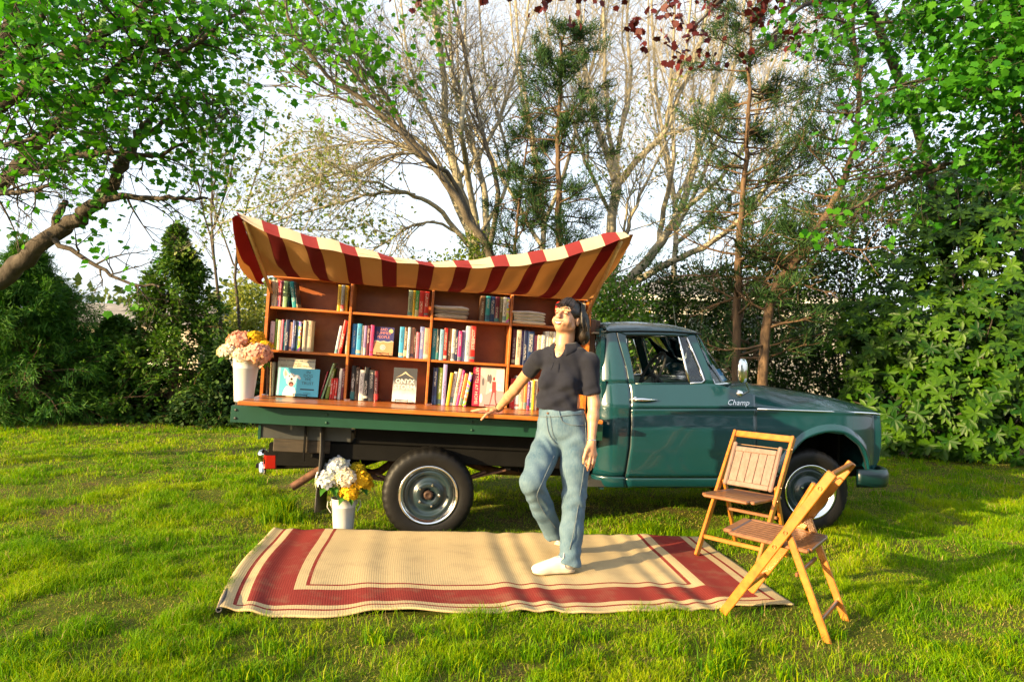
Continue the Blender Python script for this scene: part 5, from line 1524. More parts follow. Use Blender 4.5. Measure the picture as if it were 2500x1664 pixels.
# ================================================================== folding chairs
CHW = woodmat('golden_chair_wood', (.32, .095, .008), (.46, .175, .016), (14, 14, 14), .38, .3)
CHD = woodmat('brown_slat_wood', (.12, .045, .013), (.23, .10, .034), (6, 30, 30), .4, .3)
CHP = woodmat('pale_slat_wood', (.145, .085, .06), (.225, .145, .11), (30, 30, 5), .55, .1)
BOLT = mat('chair_bolt', (.25, .15, .08), .4, .8, .2)
def make_chair(front_l, front_r, rear_mid, label, slat_m, stand=None):
    """front_l / front_r: the two front feet on the ground; local x to the sitter's left hand... y forward"""
    fl, fr = Vector(front_l), Vector(front_r)
    mid = (fl + fr) / 2; xax = (fr - fl); xax.z = 0; xax.normalize(); yax = Vector((xax.y, -xax.x, 0))
    if (mid - Vector(rear_mid)).dot(yax) < 0: yax = -yax; 
    # keep a right handed frame
    if xax.cross(yax).z < 0: xax = -xax
    org = mid - yax * .24; org.z = 0
    M = Matrix(((xax.x, yax.x, 0, org.x), (xax.y, yax.y, 0, org.y), (0, 0, 1, 0), (0, 0, 0, 1)))
    t = thing('folding_chair', label, 'chair', M, 'wooden folding chairs')
    W = .42; hx = W / 2
    fg = [float(ground_z(p.x, p.y)) for p in (M @ Vector((-hx, .24, 0)), M @ Vector((hx, .24, 0)))]
    zr = stand if stand is not None else .0
    FT, TOP = (.24, zr), (-.28, .82)
    def up(z): return FT[0] + (TOP[0] - FT[0]) * (z - FT[1]) / (TOP[1] - FT[1])
    for s in (-1, 1):
        x = s * hx
        MB().bar((x, FT[0], FT[1]), (x, TOP[0], TOP[1]), .045, .021, side=(0, 1, 0), ch=.004).build('front_leg', CHW, t)
        xr = s * (hx - .026)
        zrr = float(ground_z(*(M @ Vector((xr, -.27, 0)))[:2])) - .012
        MB().bar((xr, up(.50) - .0, .50), (xr, -.27, zrr), .036, .020, side=(0, 1, 0), ch=.004).build('rear_leg', CHW, t)
        for z in (.74, .50, .42):
            MB().lathe([(.009, .006 * s), (.009, -.006 * s), (.001, -.007 * s)], 10, 'x', (x + s * .0115, up(z), z)).build('bolt', BOLT, t)
    MB().bar((-hx, up(.803), .803), (hx, up(.803), .803), .046, .019, side=(0, up(.80) - up(.75), .05), ch=.005).build('top_rail', CHW, t)
    MB().bar((-hx + .01, up(.14), .14), (hx - .01, up(.14), .14), .026, .018, ch=.004).build('front_stretcher', CHW, t)
    MB().bar((-hx + .03, -.225, .085), (hx - .03, -.225, .085), .026, .016, ch=.004).build('rear_stretcher', CHD, t)
    MB().bar((-hx + .03, -.115, .29), (hx - .03, -.115, .29), .022, .016, ch=.004).build('rear_stretcher', CHD, t)
    # seat: frame and slats, hinged at the front legs
    z0 = .425
    seat = bpy.data.objects.new('seat', None); COL.objects.link(seat); seat.parent = t
    Rt = Matrix.Rotation(math.radians(3), 3, 'X')
    for s in (-1, 1): MB().box((s * (hx - .042), .03, z0), (.034, .40, .022), Rt, .006).build('seat_rail', CHD, seat)
    MB().box((0, .245, z0 + .012), (W - .11, .052, .022), Rt, .007).build('seat_front', CHD, seat)
    MB().box((0, -.165, z0 - .009), (W - .11, .03, .02), Rt, .004).build('seat_back_rail', CHD, seat)
    for k in range(7):
        x = -hx + .085 + (W - .17) * k / 6
        MB().box((x, .03, z0 + .003), ((W - .17) / 6 - .003, .375, .012), Rt, .002).build('seat_slat', CHD, seat)
    for s in (-1, 1): MB().bar((s * (hx - .012), up(.42), .42), (s * (hx - .05), up(.42), .42), .012, .012).build('seat_pin', BOLT, seat)
    # backrest panel hung between the legs
    bk = bpy.data.objects.new('backrest', None); COL.objects.link(bk); bk.parent = t
    zb, zt = .48, .735; yb, yt = up(zb) + .015, up(zt) + .045
    sd = (0, yt - yb, zt - zb)
    dn = Vector(sd).normalized()
    for s in (-1, 1):
        x = s * (hx - .048)
        MB().bar((x, yb - (yt - yb) * .05, zb - .01), Vector((x, yt, zt)) + dn * .02, .030, .024, side=(1, 0, 0), ch=.008).build('stile', slat_m, bk)
    for z, hh in ((.03, .034), (.90, .036)):
        c = Vector((0, yb, zb)) + Vector(sd) * z
        MB().bar(c + Vector((-hx + .064, 0, 0)), c + Vector((hx - .064, 0, 0)), hh, .018, side=sd, ch=.004).build('cross_rail', slat_m, bk)
    for k in range(5):
        w = (W - .13) / 5; x = -hx + .065 + w * (k + .5)
        a = Vector((x, yb, zb)) + Vector(sd) * .09; b = Vector((x, yb, zb)) + Vector(sd) * .84
        MB().bar(a, b, w - .003, .010, side=(1, 0, 0), ch=.0025).build('back_slat', slat_m, bk)
    MB().tube([(-hx, up(.735), .735), (hx, up(.735), .735)], .0035, 6).build('back_rod', BOLT, bk)
    return t

def make_chairs():
    make_chair(G(1772, 1486, .03), G(1826, 1444, .03), G(2024, 1528), 'wooden folding chair nearest the camera, seen from its side', CHW, .022)
    f1 = G(1700, 1352, .03); f2 = f1 + Vector((.295, -.30, 0))
    make_chair(f1, f2, f1 + Vector((.46, .25, 0)), 'wooden folding chair with pale slatted back beside the front wheel', CHP, .022)
# ================================================================== the person
class SDF:
    """smooth unions of simple volumes on a grid, meshed with surface nets"""
    def __init__(s, lo, hi, h):
        s.lo = np.array(lo, np.float32); s.h = h
        s.n = np.ceil((np.array(hi) - s.lo) / h).astype(int) + 1
        s.d = np.full(tuple(s.n), .2, np.float32)
    def _sl(s, lo, hi):
        a = np.clip(np.floor((np.array(lo) - s.lo) / s.h).astype(int), 0, s.n); b = np.clip(np.ceil((np.array(hi) - s.lo) / s.h).astype(int) + 1, 0, s.n)
        sl = tuple(slice(int(i), int(j)) for i, j in zip(a, b))
        g = np.meshgrid(*[s.lo[k] + s.h * np.arange(a[k], b[k], dtype=np.float32) for k in range(3)], indexing='ij')
        return sl, g
    def _mix(s, sl, e, k, op):
        d = s.d[sl]
        if op == 'u':
            q = np.maximum(k - np.abs(d - e), 0) / k; s.d[sl] = np.minimum(d, e) - q * q * k * .25
        else:
            e = -e; q = np.maximum(k - np.abs(d - e), 0) / k; s.d[sl] = np.maximum(d, e) + q * q * k * .25
    def cap(s, a, b, ra, rb, k=.02, op='u', m=.05):
        a, b = np.array(a, np.float32), np.array(b, np.float32); r = max(ra, rb) + m + k
        sl, (X, Y, Z) = s._sl(np.minimum(a, b) - r, np.maximum(a, b) + r)
        if X.size == 0: return s
        ab = b - a; L = float(ab @ ab) + 1e-12
        t = np.clip(((X - a[0]) * ab[0] + (Y - a[1]) * ab[1] + (Z - a[2]) * ab[2]) / L, 0, 1)
        e = np.sqrt((X - a[0] - t * ab[0]) ** 2 + (Y - a[1] - t * ab[1]) ** 2 + (Z - a[2] - t * ab[2]) ** 2) - (ra + (rb - ra) * t)
        s._mix(sl, e, k, op); return s
    def chain(s, pts, rad, k=.02):
        for a, b, p, q in zip(pts, pts[1:], rad, rad[1:]): s.cap(a, b, p, q, k)
        return s
    def ell(s, c, r, ax=None, k=.02, op='u', m=.05):
        c = np.array(c, np.float32); R = max(r) + m + k
        sl, (X, Y, Z) = s._sl(c - R, c + R)
        if X.size == 0: return s
        A = np.eye(3) if ax is None else np.array([tuple(v) for v in ax])
        dx, dy, dz = X - c[0], Y - c[1], Z - c[2]
        q = [(A[i][0] * dx + A[i][1] * dy + A[i][2] * dz) for i in range(3)]
        k0 = np.sqrt(sum((q[i] / r[i]) ** 2 for i in range(3))); k1 = np.sqrt(sum((q[i] / r[i] ** 2) ** 2 for i in range(3)))
        e = k0 * (k0 - 1) / np.maximum(k1, 1e-6)
        s._mix(sl, e.astype(np.float32), k, op); return s
    def cut(s, p, n, k=.006, lo=None, hi=None):
        """remove the side n points to (optionally only inside a box)"""
        n = Vector(n).normalized()
        sl, (X, Y, Z) = s._sl(lo if lo is not None else s.lo, hi if hi is not None else s.lo + s.h * s.n)
        e = (X - p[0]) * n[0] + (Y - p[1]) * n[1] + (Z - p[2]) * n[2]
        d = s.d[sl]; q = np.maximum(k - np.abs(d - e), 0) / k; s.d[sl] = np.maximum(d, e) + q * q * k * .25
        return s
    def warp(s, fn):
        g = np.meshgrid(*[s.lo[k] + s.h * np.arange(s.n[k], dtype=np.float32) for k in range(3)], indexing='ij', sparse=True)
        near = np.abs(s.d) < .03
        s.d = s.d + np.where(near, fn(*g), 0).astype(np.float32); return s
    def mesh(s, name, m, parent, org, it=1):
        d = s.d; sg = d < 0
        c = [sg[i:i + d.shape[0] - 1, j:j + d.shape[1] - 1, k:k + d.shape[2] - 1] for i in (0, 1) for j in (0, 1) for k in (0, 1)]
        a_ = np.logical_or.reduce(c) & ~np.logical_and.reduce(c)
        ijk = np.argwhere(a_); idx = np.full(a_.shape, -1, np.int32); idx[a_] = np.arange(len(ijk))
        acc = np.zeros((len(ijk), 3)); cn = np.zeros(len(ijk))
        cor = [(i, j, k) for i in (0, 1) for j in (0, 1) for k in (0, 1)]
        for p in cor:
            for ax in range(3):
                if p[ax]: continue
                q = list(p); q[ax] = 1
                v0 = d[tuple((ijk + p).T)]; v1 = d[tuple((ijk + q).T)]
                mk = (v0 < 0) != (v1 < 0); t = np.where(mk, v0 / np.where(v0 == v1, 1, v0 - v1), 0)
                pos = np.array(p, float)[None].repeat(len(ijk), 0); pos[:, ax] += t
                acc[mk] += pos[mk]; cn[mk] += 1
        V = s.lo + s.h * (ijk + acc / np.maximum(cn, 1)[:, None])
        F = []
        for ax in range(3):
            b, cc = (ax + 1) % 3, (ax + 2) % 3
            lo = [slice(1, -1)] * 3; hi = [slice(1, -1)] * 3
            lo[ax] = slice(0, -1); hi[ax] = slice(1, None)
            e0, e1 = sg[tuple(lo)], sg[tuple(hi)]
            for flip, mk in ((False, e0 & ~e1), (True, ~e0 & e1)):
                w = np.argwhere(mk); off = np.ones(3, int); off[ax] = 0; w = w + off
                if not len(w): continue
                def at(db, dc):
                    q = w.copy(); q[:, b] -= db; q[:, cc] -= dc; return idx[tuple(q.T)]
                f = np.stack([at(1, 1), at(0, 1), at(0, 0), at(1, 0)], -1)
                F.append(f[:, ::-1] if flip else f)
        F = np.concatenate(F); F = F[(F >= 0).all(1)]
        for _ in range(it):
            sm = np.zeros_like(V); ct = np.zeros(len(V))
            for i in range(4):
                np.add.at(sm, F[:, i], V[F[:, (i + 1) % 4]] + V[F[:, i - 1]]); np.add.at(ct, F[:, i], 2)
            V = .45 * V + .55 * sm / np.maximum(ct, 1)[:, None]
        return mesh_np(name, V - np.array(org), F, m, parent, smooth=True)

def skin_mat():
    m, nt, b = nmat('warm_skin')
    f = noise(nt, coords(nt), 30, 4)
    nt.links.new(mixc(nt, ramp(nt, f, .3, .7), (.42, .205, .11), (.50, .26, .15)), b.inputs['Base Color'])
    b.inputs['Roughness'].default_value = .45; b.inputs['Subsurface Weight'].default_value = .06; b.inputs['Subsurface Radius'].default_value = (.02, .008, .004)
    b.inputs['Subsurface Scale'].default_value = .5
    return m

def denim_mat():
    m, nt, b = nmat('washed_denim')
    vec = coords(nt); f = noise(nt, vec, 7, 5); g = noise(nt, coords(nt, scale=(1, 1, .25)), 130, 3, .7)
    c = mixc(nt, ramp(nt, f, .3, .72), (.034, .075, .118), (.105, .165, .21))
    c = mixc(nt, math_(nt, 'MULTIPLY', ramp(nt, g, .35, .7), .3), c, (.18, .235, .25))
    nt.links.new(c, b.inputs['Base Color']); b.inputs['Roughness'].default_value = .9; b.inputs['Specular IOR Level'].default_value = .2
    bump(nt, b, g, .35, .003)
    return m

def make_person():
    heel, toe = G(1401, 1392, .030), G(1300, 1396, .030)
    org = Vector((heel.x, heel.y, .026))
    t = thing('person', 'person in dark polo shirt and blue jeans leaning on the bench', 'person', Matrix.Translation(org))
    SK = skin_mat()
    # joints
    Sl, Sr = P(1440, 884, 4.40), P(1315, 876, 4.53)
    Nb = P(1382, 846, 4.49); Ch = P(1374, 925, 4.46); Wc = P(1370, 1000, 4.43)
    sT = (Sl - Sr).normalized(); fT = Vector((sT.y, -sT.x, 0)).normalized(); uT = Vector((0, 0, 1)); AX = (sT, fT, uT)
    El, Wl = P(1450, 985, 4.38), P(1444, 1078, 4.31)
    # right hand on the bench, in bed coordinates
    bx = lambda px, v, z: M_BED @ Vector((BL(px, 1000, v).x, v, z))
    Wr = bx(1216, -.155, .088); Er = Sr.lerp(Wr, .5) + Vector((-.015, .0, -.03))
    # head frame
    yw, pt, rl = math.radians(34), math.radians(18), math.radians(-6)
    f = Vector((-math.sin(yw) * math.cos(pt), -math.cos(yw) * math.cos(pt), math.sin(pt)))
    h = (Vector((0, 0, 1)) - f * f.z).normalized(); s_ = h.cross(f)
    h, s_ = (h * math.cos(rl) - s_ * math.sin(rl)), (s_ * math.cos(rl) + h * math.sin(rl))
    Hc = P(1386, 777, 4.47)
    HX = (s_, f, h)
    HS = 1.10
    def hp(a, b, c): return Hc + (s_ * a + f * b + h * c) * HS
    B = SDF((-.40, 4.10, .62), (.62, 5.12, 1.76), .0042)
    # torso and neck under the clothes
    B.ell(Ch, (.135, .085, .16), AX, .03); B.ell(P(1370, 985, 4.44), (.125, .08, .14), AX, .03); B.cap(Sr, Sl, .045, .045, .03)
    B.cap(hp(0, -.026, -.05), Nb + Vector((-.008, 0, -.03)), .053, .058, .03); B.cap(hp(-.005, .0, -.055), Nb + fT * .03 + Vector((-.012, 0, 0)), .046, .052, .03)
    B.ell(P(1366, 872, 4.437), (.07, .045, .06), AX, .04)
    # head
    B.ell(hp(0, -.018, .028), (.074, .092, .084), HX, .02); B.ell(hp(0, .026, -.026), (.061, .066, .074), HX, .025)
    B.cap(hp(-.046, .008, -.054), hp(0, .050, -.073), .022, .020, .03); B.cap(hp(.046, .008, -.054), hp(0, .050, -.073), .022, .020, .03)
    B.ell(hp(0, .062, -.076), (.019, .016, .014), HX, .02)
    for q in (-1, 1):
        B.ell(hp(q * .036, .058, -.040), (.027, .025, .025), HX, .025)
        B.cap(hp(q * .046, .072, .027), hp(q * .014, .086, .025), .010, .009, .016)
        B.ell(hp(q * .031, .093, .006), (.017, .011, .010), HX, .012, 'd'); B.ell(hp(q * .031, .0775, .004), (.015, .012, .012), HX, .006)
        B.ell(hp(q * .071, -.010, -.012), (.009, .019, .030), HX, .008); B.ell(hp(q * .081, -.004, -.010), (.006, .009, .017), HX, .005, 'd')
    B.cap(hp(0, .086, .016), hp(0, .107, -.024), .008, .012, .012); B.ell(hp(0, .104, -.029), (.018, .013, .010), HX, .008)
    B.cap(hp(-.026, .079, -.058), hp(.026, .079, -.058), .010, .010, .02)
    B.ell(hp(0, .098, -.060), (.027, .013, .0085), HX, .006, 'd')
    # arms
    B.chain([Sl, El, El.lerp(Wl, .35), Wl], [.046, .037, .036, .024], .02)
    B.chain([Sr, Er, Er.lerp(Wr, .35), Wr], [.046, .037, .035, .024], .02)
    # right hand: palm flat, four fingers along the bench, thumb over the edge
    K = [bx(1190, -.175, .080), bx(1189, -.150, .083), bx(1191, -.125, .081), bx(1194, -.102, .076)]
    for k in K: B.cap(Wr, k, .019, .0135, .012)
    B.cap(K[0], K[3], .012, .011, .012)
    tips = [(1171, -.178, .074, 1155, -.172, .0605), (1169, -.146, .075, 1151, -.138, .060), (1171, -.118, .074, 1155, -.108, .060), (1178, -.092, .070, 1165, -.080, .060)]
    for k, (a, b, c, d_, e, g) in zip(K, tips):
        m1 = bx(a, b, c); B.cap(k, m1, .0098, .0088, .005, m=.03); B.cap(m1, bx(d_, e, g), .0088, .0070, .003, m=.03)
    th = bx(1203, -.190, .074); th2 = bx(1188, -.222, .048)
    B.cap(Wr, th, .018, .014, .010); B.cap(th, th2, .0125, .0105, .006, m=.03); B.cap(th2, bx(1177, -.236, .010), .0105, .0080, .004, m=.03)
    # left hand: relaxed, fingers curling in
    kn = [P(1434, 1108, 4.285), P(1441, 1112, 4.285), P(1448, 1112, 4.295), P(1453, 1109, 4.31)]
    for k in kn: B.cap(Wl, k, .021, .0135, .014)
    B.cap(kn[0], kn[3], .012, .011, .012)
    ft = [((1431, 1128, 4.27), (1429, 1143, 4.285)), ((1438, 1132, 4.265), (1434, 1148, 4.28)), ((1446, 1131, 4.275), (1441, 1146, 4.29)), ((1451, 1126, 4.295), (1448, 1140, 4.30))]
    for k, (a, b) in zip(kn, ft): B.cap(k, P(*a), .0098, .0088, .005, m=.03); B.cap(P(*a), P(*b), .0088, .0070, .003, m=.03)
    tb = P(1432, 1098, 4.275); B.cap(Wl, tb, .019, .0145, .01); B.cap(tb, P(1426, 1116, 4.265), .0125, .0105, .006, m=.03); B.cap(P(1426, 1116, 4.265), P(1424, 1130, 4.268), .0100, .0078, .004, m=.03)
    B.mesh('body', SK, t, org, 1)
    # face details
    INK = mat('dark_lash', (.012, .008, .007), .6, 0, 0); LIP = mat('lip', (.30, .075, .055), .4, 0, .1)
    def ft_(pts, r, nm, m, n=6):
        MB().tube([p - org for p in pts], r, n).build(nm, m, t, smooth=True)
    for q in (-1, 1):
        ft_([hp(q * .018, .0895, .002), hp(q * .025, .0925, -.0005), hp(q * .033, .0915, -.001), hp(q * .043, .0865, .003)], [.001, .0026, .0028, .0012], 'eyelash', INK)
        ft_([hp(q * .013, .0945, .026), hp(q * .026, .0930, .0335), hp(q * .040, .0855, .0330), hp(q * .050, .0760, .026)], [.0020, .0034, .0032, .0012], 'eyebrow', INK)
        ft_([hp(q * .008, .109, -.036), hp(q * .010, .107, -.037)], .0028, 'nostril', mat('nostril', (.12, .04, .025), .8, 0, 0))
    up = [hp(x, .0965 - 9 * x * x, -.0545 + 10 * x * x) for x in (-.032, -.022, -.011, 0, .011, .022, .032)]
    lo = [hp(x, .0955 - 9 * x * x, -.0700 + 19 * x * x) for x in (-.032, -.022, -.011, 0, .011, .022, .032)]
    ft_(up, [.001, .0026, .0034, .003, .0034, .0026, .001], 'upper_lip', LIP); ft_(lo, [.001, .0030, .0040, .0042, .0040, .0030, .001], 'lower_lip', LIP)
    tm = MB()
    tu = [hp(x, .0935 - 10 * x * x, -.0550 + 10 * x * x) - org for x in np.linspace(-.027, .027, 9)]; tl = [hp(x, .0930 - 10 * x * x, -.0675 + 16 * x * x) - org for x in np.linspace(-.027, .027, 9)]
    tm.add(tu + tl, [(i, i + 1, i + 10, i + 9) for i in range(8)]); tm.build('teeth', mat('teeth', (.66, .62, .54), .25, 0, 0), t, smooth=True, solid=.002)
    # ---- shirt
    SH = mat('dark_navy_knit', (.009, .010, .018), .85, 0, .15, 30, bmp=.3, bscale=500, spec=.2, sheen=.08)
    D = SDF((-.30, 4.12, .80), (.62, 4.85, 1.40), .005)
    D.ell(Ch, (.152, .104, .155), AX, .03); D.ell(P(1369, 975, 4.445), (.150, .104, .15), AX, .04); D.ell(P(1356, 985, 4.45), (.130, .10, .10), AX, .04)
    for q in (-1, 1): D.ell(P(1368, 932, 4.455) + sT * q * .068 + fT * .062, (.062, .056, .060), AX, .035)
    D.cap(Sr + Vector((.015, 0, .0)), Sl, .058, .060, .03); D.cap(Nb + Vector((0, .02, -.02)), Sl.lerp(Nb, .45), .05, .055, .03); D.cap(Nb + Vector((0, .02, -.02)), Sr.lerp(Nb, .45), .05, .055, .03)
    D.ell(P(1372, 872, 4.44), (.11, .066, .066), AX, .04)
    sle = P(1445, 962, 4.385); D.chain([Sl, sle + (sle - Sl) * .2], [.060, .056], .02)
    sre = Sr.lerp(Er, .40); D.chain([Sr, sre + (sre - Sr) * .4], [.060, .054], .02)
    D.ell(P(1367, 1003, 4.435), (.157, .114, .05), AX, .03)
    D.cut(sle, sle - Sl, .004, sle - Vector((.09, .09, .09)), sle + Vector((.09, .09, .09)))
    D.cut(sre, sre - Sr, .004, sre - Vector((.11, .11, .11)), sre + Vector((.08, .12, .08)))
    hz = P(1370, 1003, 4.435); D.cut(hz, (-.12, 0, -1), .012, hz - Vector((.26, .25, .25)), hz + Vector((.165, .25, .05)))
    D.cap(hp(0, -.02, -.06), Nb + Vector((0, -.01, .012)), .052, .054, .006, 'd')
    D.cap(P(1370, 834, 4.405), P(1353, 884, 4.366), .050, .009, .004, 'd')
    fold = lambda X, Y, Z: .0042 * np.sin(60 * Z + 26 * X + 5 * np.sin(14 * X)) * np.clip((1.18 - Z) / .12, 0, 1) + .003 * np.sin(46 * X - 40 * Z + 3 * np.sin(20 * Z)) * np.clip((1.22 - Z) / .1, 0, 1) + .002 * np.sin(75 * X + 30 * Z + 40 * Y)
    D.warp(fold)
    shirt = D.mesh('polo_shirt', SH, t, org, 1)
    def patch(pts, nm, m, th=.003):
        b = MB(); b.add([p - org for p in pts], [tuple(range(len(pts)))]); b.build(nm, m, t, solid=th)
    c0 = P(1400, 838, 4.47)
    # turned-down collar with a gap at the front
    nc = P(1379, 841, 4.485); fr = Vector((-.45, -.89, 0)).normalized(); sd = Vector((-fr.y, fr.x, 0))
    def col_(q, k):
        a = math.radians(22 + 316 * q); c_, n_ = math.cos(a), math.sin(a)
        tip = max(0, c_ - .55) / .45
        rr_, dz = [(.058, .004), (.064, .016), (.076, .008), (.094, -.014 - .018 * tip), (.106 + .012 * tip, -.030 - .036 * tip)][round(k * 4)]
        return nc + fr * c_ * (rr_ * 1.06) + sd * n_ * rr_ * 1.12 + Vector((0, 0, dz + .012 * (1 - c_) - .010)) - org
    MB().grid(col_, 40, 4).build('collar', SH, t, smooth=True, solid=.003)
    def strip(pts, w, nm, m):
        b = MB(); b.tube([p - org for p in pts], w, 6); b.build(nm, m, t, smooth=True)
    strip([P(1352, 882, 4.352), P(1349, 892, 4.345), P(1345, 903, 4.335)], [.003, .004, .002], 'placket', SH)
    for px, py, Y in ((1366, 864, 4.365),):
        MB().lathe([(.005, .002), (.005, -.002), (.001, -.003)], 10, 'y', P(px, py, Y) - org).build('button', mat('button', (.1, .13, .1), .3), t)
    strip([P(1354, 838, 4.42), P(1356, 850, 4.39), P(1362, 855, 4.38), P(1372, 850, 4.388), P(1382, 838, 4.41)], .0012, 'necklace', mat('gold', (.7, .45, .15), .3, 1, 0))
    # ---- jeans
    DN = denim_mat()
    J = SDF((-.30, 3.95, .06), (.66, 4.80, 1.00), .0055)
    hipL, hipR = P(1405, 1076, 4.385), P(1340, 1078, 4.45)
    knL, knR = P(1402, 1212, 4.30), P(1299, 1178, 4.21)
    hemL = Vector((heel.x + .0, heel.y, .0)) + Vector((-.028, -.005, .085)); hemL = P(1390, 1374, heel.y - .005)
    hemR = P(1352, 1302, 4.43)
    J.ell(P(1370, 1004, 4.43), (.150, .110, .07), AX, .04); J.ell(P(1372, 1028, 4.428), (.160, .117, .08), AX, .04); J.ell(P(1374, 1050, 4.425), (.166, .122, .10), AX, .04); J.ell(P(1372, 1075, 4.45), (.15, .11, .06), AX, .03)
    J.chain([hipL, hipL.lerp(knL, .5), knL, knL.lerp(hemL, .5), hemL, hemL + (hemL - knL).normalized() * .02], [.098, .089, .073, .070, .066, .067], .025)
    J.chain([hipR, hipR.lerp(knR, .5), knR, knR.lerp(hemR, .5), hemR, hemR + (hemR - knR).normalized() * .02], [.098, .090, .074, .069, .063, .063], .025)
    wz = P(1371, 998, 4.43); J.cut(wz, (0, 0, 1), .006)
    J.cut(hemL, Vector((-.25, 0, -1)), .004, hemL - Vector((.13, .13, .13)), hemL + Vector((.13, .13, .06)))
    dR = (hemR - knR).normalized(); J.cut(hemR, dR, .004, hemR - Vector((.10, .12, .12)), hemR + Vector((.12, .16, .12)))
    def crease(X, Y, Z):
        kz = np.exp(-((Z - knL.z + .02) / .09) ** 2) + np.exp(-((Z - .12) / .07) ** 2) + .9 * np.exp(-((Z - hipL.z) / .06) ** 2)
        return .0032 * kz * np.sin(85 * Z + 34 * X + 4 * np.sin(25 * X)) + .002 * np.sin(28 * Z + 60 * X + 20 * Y)
    J.warp(crease)
    J.mesh('jeans', DN, t, org, 1)
    # seams, belt loops, pocket
    ST = mat('denim_seam', (.10, .125, .14), .9, 0, .2, 60); RV = mat('rivet', (.45, .2, .08), .35, .8)
    def seam(pts, r=.0028, m=ST, nm='seam'): ft_(pts, r, nm, m, 5)
    def onto(px, py, back=0.0):
        """first point of the jeans met along the line of sight"""
        for Y in np.arange(4.0, 4.75, .003):
            p = P(px, py, float(Y)); i = np.round((np.array(p) - J.lo) / J.h).astype(int)
            if (i >= 0).all() and (i < J.n).all() and J.d[tuple(i)] < .003: return p - ray(px, py).normalized() * .0035
        return P(px, py, 4.4)
    def sline(pts, r=.0026, m=ST, nm='seam'):
        q = [onto(*p) for p in pts]; ft_(Wood(1).smooth(q, 3), r, nm, m, 5)
    sline([(1429, 1030), (1431, 1080), (1426, 1140), (1418, 1195), (1411, 1240), (1402, 1290), (1391, 1340)])
    sline([(1353, 1112), (1338, 1145), (1320, 1185), (1311, 1212), (1325, 1245), (1345, 1272), (1358, 1290)])
    sline([(1334, 1014), (1335, 1035), (1340, 1058), (1350, 1076), (1358, 1082)], .0022)
    sline([(1342, 1014), (1345, 1036), (1349, 1058), (1354, 1074)], .0018)
    sline([(1369, 1016), (1373, 1028), (1388, 1035), (1408, 1038), (1428, 1037)], .0024)
    sline([(1318, 1016), (1340, 1017), (1370, 1015), (1400, 1012), (1427, 1009)], .0022)
    sline([(1364, 1003), (1366, 1011), (1368, 1018)], .005, DN, 'belt_loop')
    MB().lathe([(.007, .0), (.007, -.003), (.001, -.004)], 10, 'y', onto(1337, 1008) - org).build('jeans_button', RV, t)
    # ---- shoes
    SHOE = mat('white_leather', (.55, .52, .46), .5, 0, .06, 20); SOLE = mat('shoe_sole', (.45, .38, .28), .6, 0, .1, 20)
    def shoe(hl, tz, up_, nm_org):
        d = (tz - hl).normalized(); L = (tz - hl).length; sd = d.cross(up_).normalized(); ax = (d, sd, up_)
        q = SDF(np.minimum(hl, tz) - .12, np.maximum(hl, tz) + .16, .004)
        q.ell(hl + d * .05 + up_ * .040, (.055, .036, .046), ax, .02); q.ell(hl + d * L * .5 + up_ * .034, (L * .38, .040, .040), ax, .02)
        q.ell(tz - d * .055 + up_ * .026, (.062, .044, .030), ax, .02); q.cap(hl + d * .055 + up_ * .05, hl + d * .06 + up_ * .085, .038, .040, .02); q.cap(hl + d * .09 + up_ * .075, tz - d * .09 + up_ * .035, .030, .030, .02)
        q.cut(hl + up_ * .012, -up_, .002); q.cut(hl + d * .06 + up_ * .092, up_, .004)
        e = bpy.data.objects.new('shoe', None); COL.objects.link(e); e.parent = t
        q.mesh('upper', SHOE, e, org, 1)
        r = SDF(np.minimum(hl, tz) - .10, np.maximum(hl, tz) + .12, .004)
        r.ell(hl + d * .045 + up_ * .010, (.052, .040, .030), ax, .02); r.ell(hl + d * L * .5 + up_ * .010, (L * .40, .043, .030), ax, .02); r.ell(tz - d * .06 + up_ * .010, (.062, .050, .030), ax, .02)
        r.cut(hl, -up_, .003); r.cut(hl + up_ * .022, up_, .003)
        r.mesh('sole', SOLE, e, org, 0)
        for i in range(5):
            c = tz - d * (.105 + .020 * i) + up_ * (.062 + .0105 * i)
            MB().tube([c - sd * .026 - up_ * .008 - org, c - org, c + sd * .026 - up_ * .008 - org], .0038, 6).build('lace', SHOE, e, smooth=True)
        k = tz - d * .19 + up_ * .112
        for s in (-1, 1):
            MB().tube([k - org, k + sd * s * .02 + up_ * .008 - org, k + sd * s * .045 - up_ * .012 + d * .01 - org, k + sd * s * .035 - up_ * .03 + d * .015 - org, k - org], .003, 6).build('lace_bow', SHOE, e, smooth=True)
            MB().tube([k - org, k + sd * s * .03 - up_ * .03 - org, k + sd * s * .048 - up_ * .075 - org], .003, 6).build('lace_end', SHOE, e, smooth=True)
    hz_, tz_ = heel.copy(), toe.copy(); hz_.z = tz_.z = .026
    shoe(hz_, tz_, Vector((0, 0, 1)), None)
    d = Vector((.14, .17, -.11)).normalized()
    upv = (Vector((0, 0, 1)) - d * d.z).normalized()
    hr = hemR + dR * .05 - upv * .045 + Vector((.02, .02, 0)); shoe(hr, hr + d * .25, upv, None)
    # ---- bracelets
    def ring(c, ax, r, w, nm, m):
        a = ax.orthogonal().normalized(); b = ax.cross(a).normalized()
        MB().tube([c + a * r * math.cos(k * .2618) + b * r * math.sin(k * .2618) - org for k in range(24)], w, 6, closed=True).build(nm, m, t, smooth=True)
    a = (Wr - Er).normalized(); ring(Er.lerp(Wr, .93), a, .0285, .0035, 'black_bracelet', mat('black_band', (.01, .01, .01), .5, 0, 0))
    a = (Wl - El).normalized(); ring(El.lerp(Wl, .97), a, .0275, .0042, 'silver_bracelet', CHROME)
    # ---- hair: a bob with a fringe
    HR = nmat('black_hair')
    m, nt, b = HR
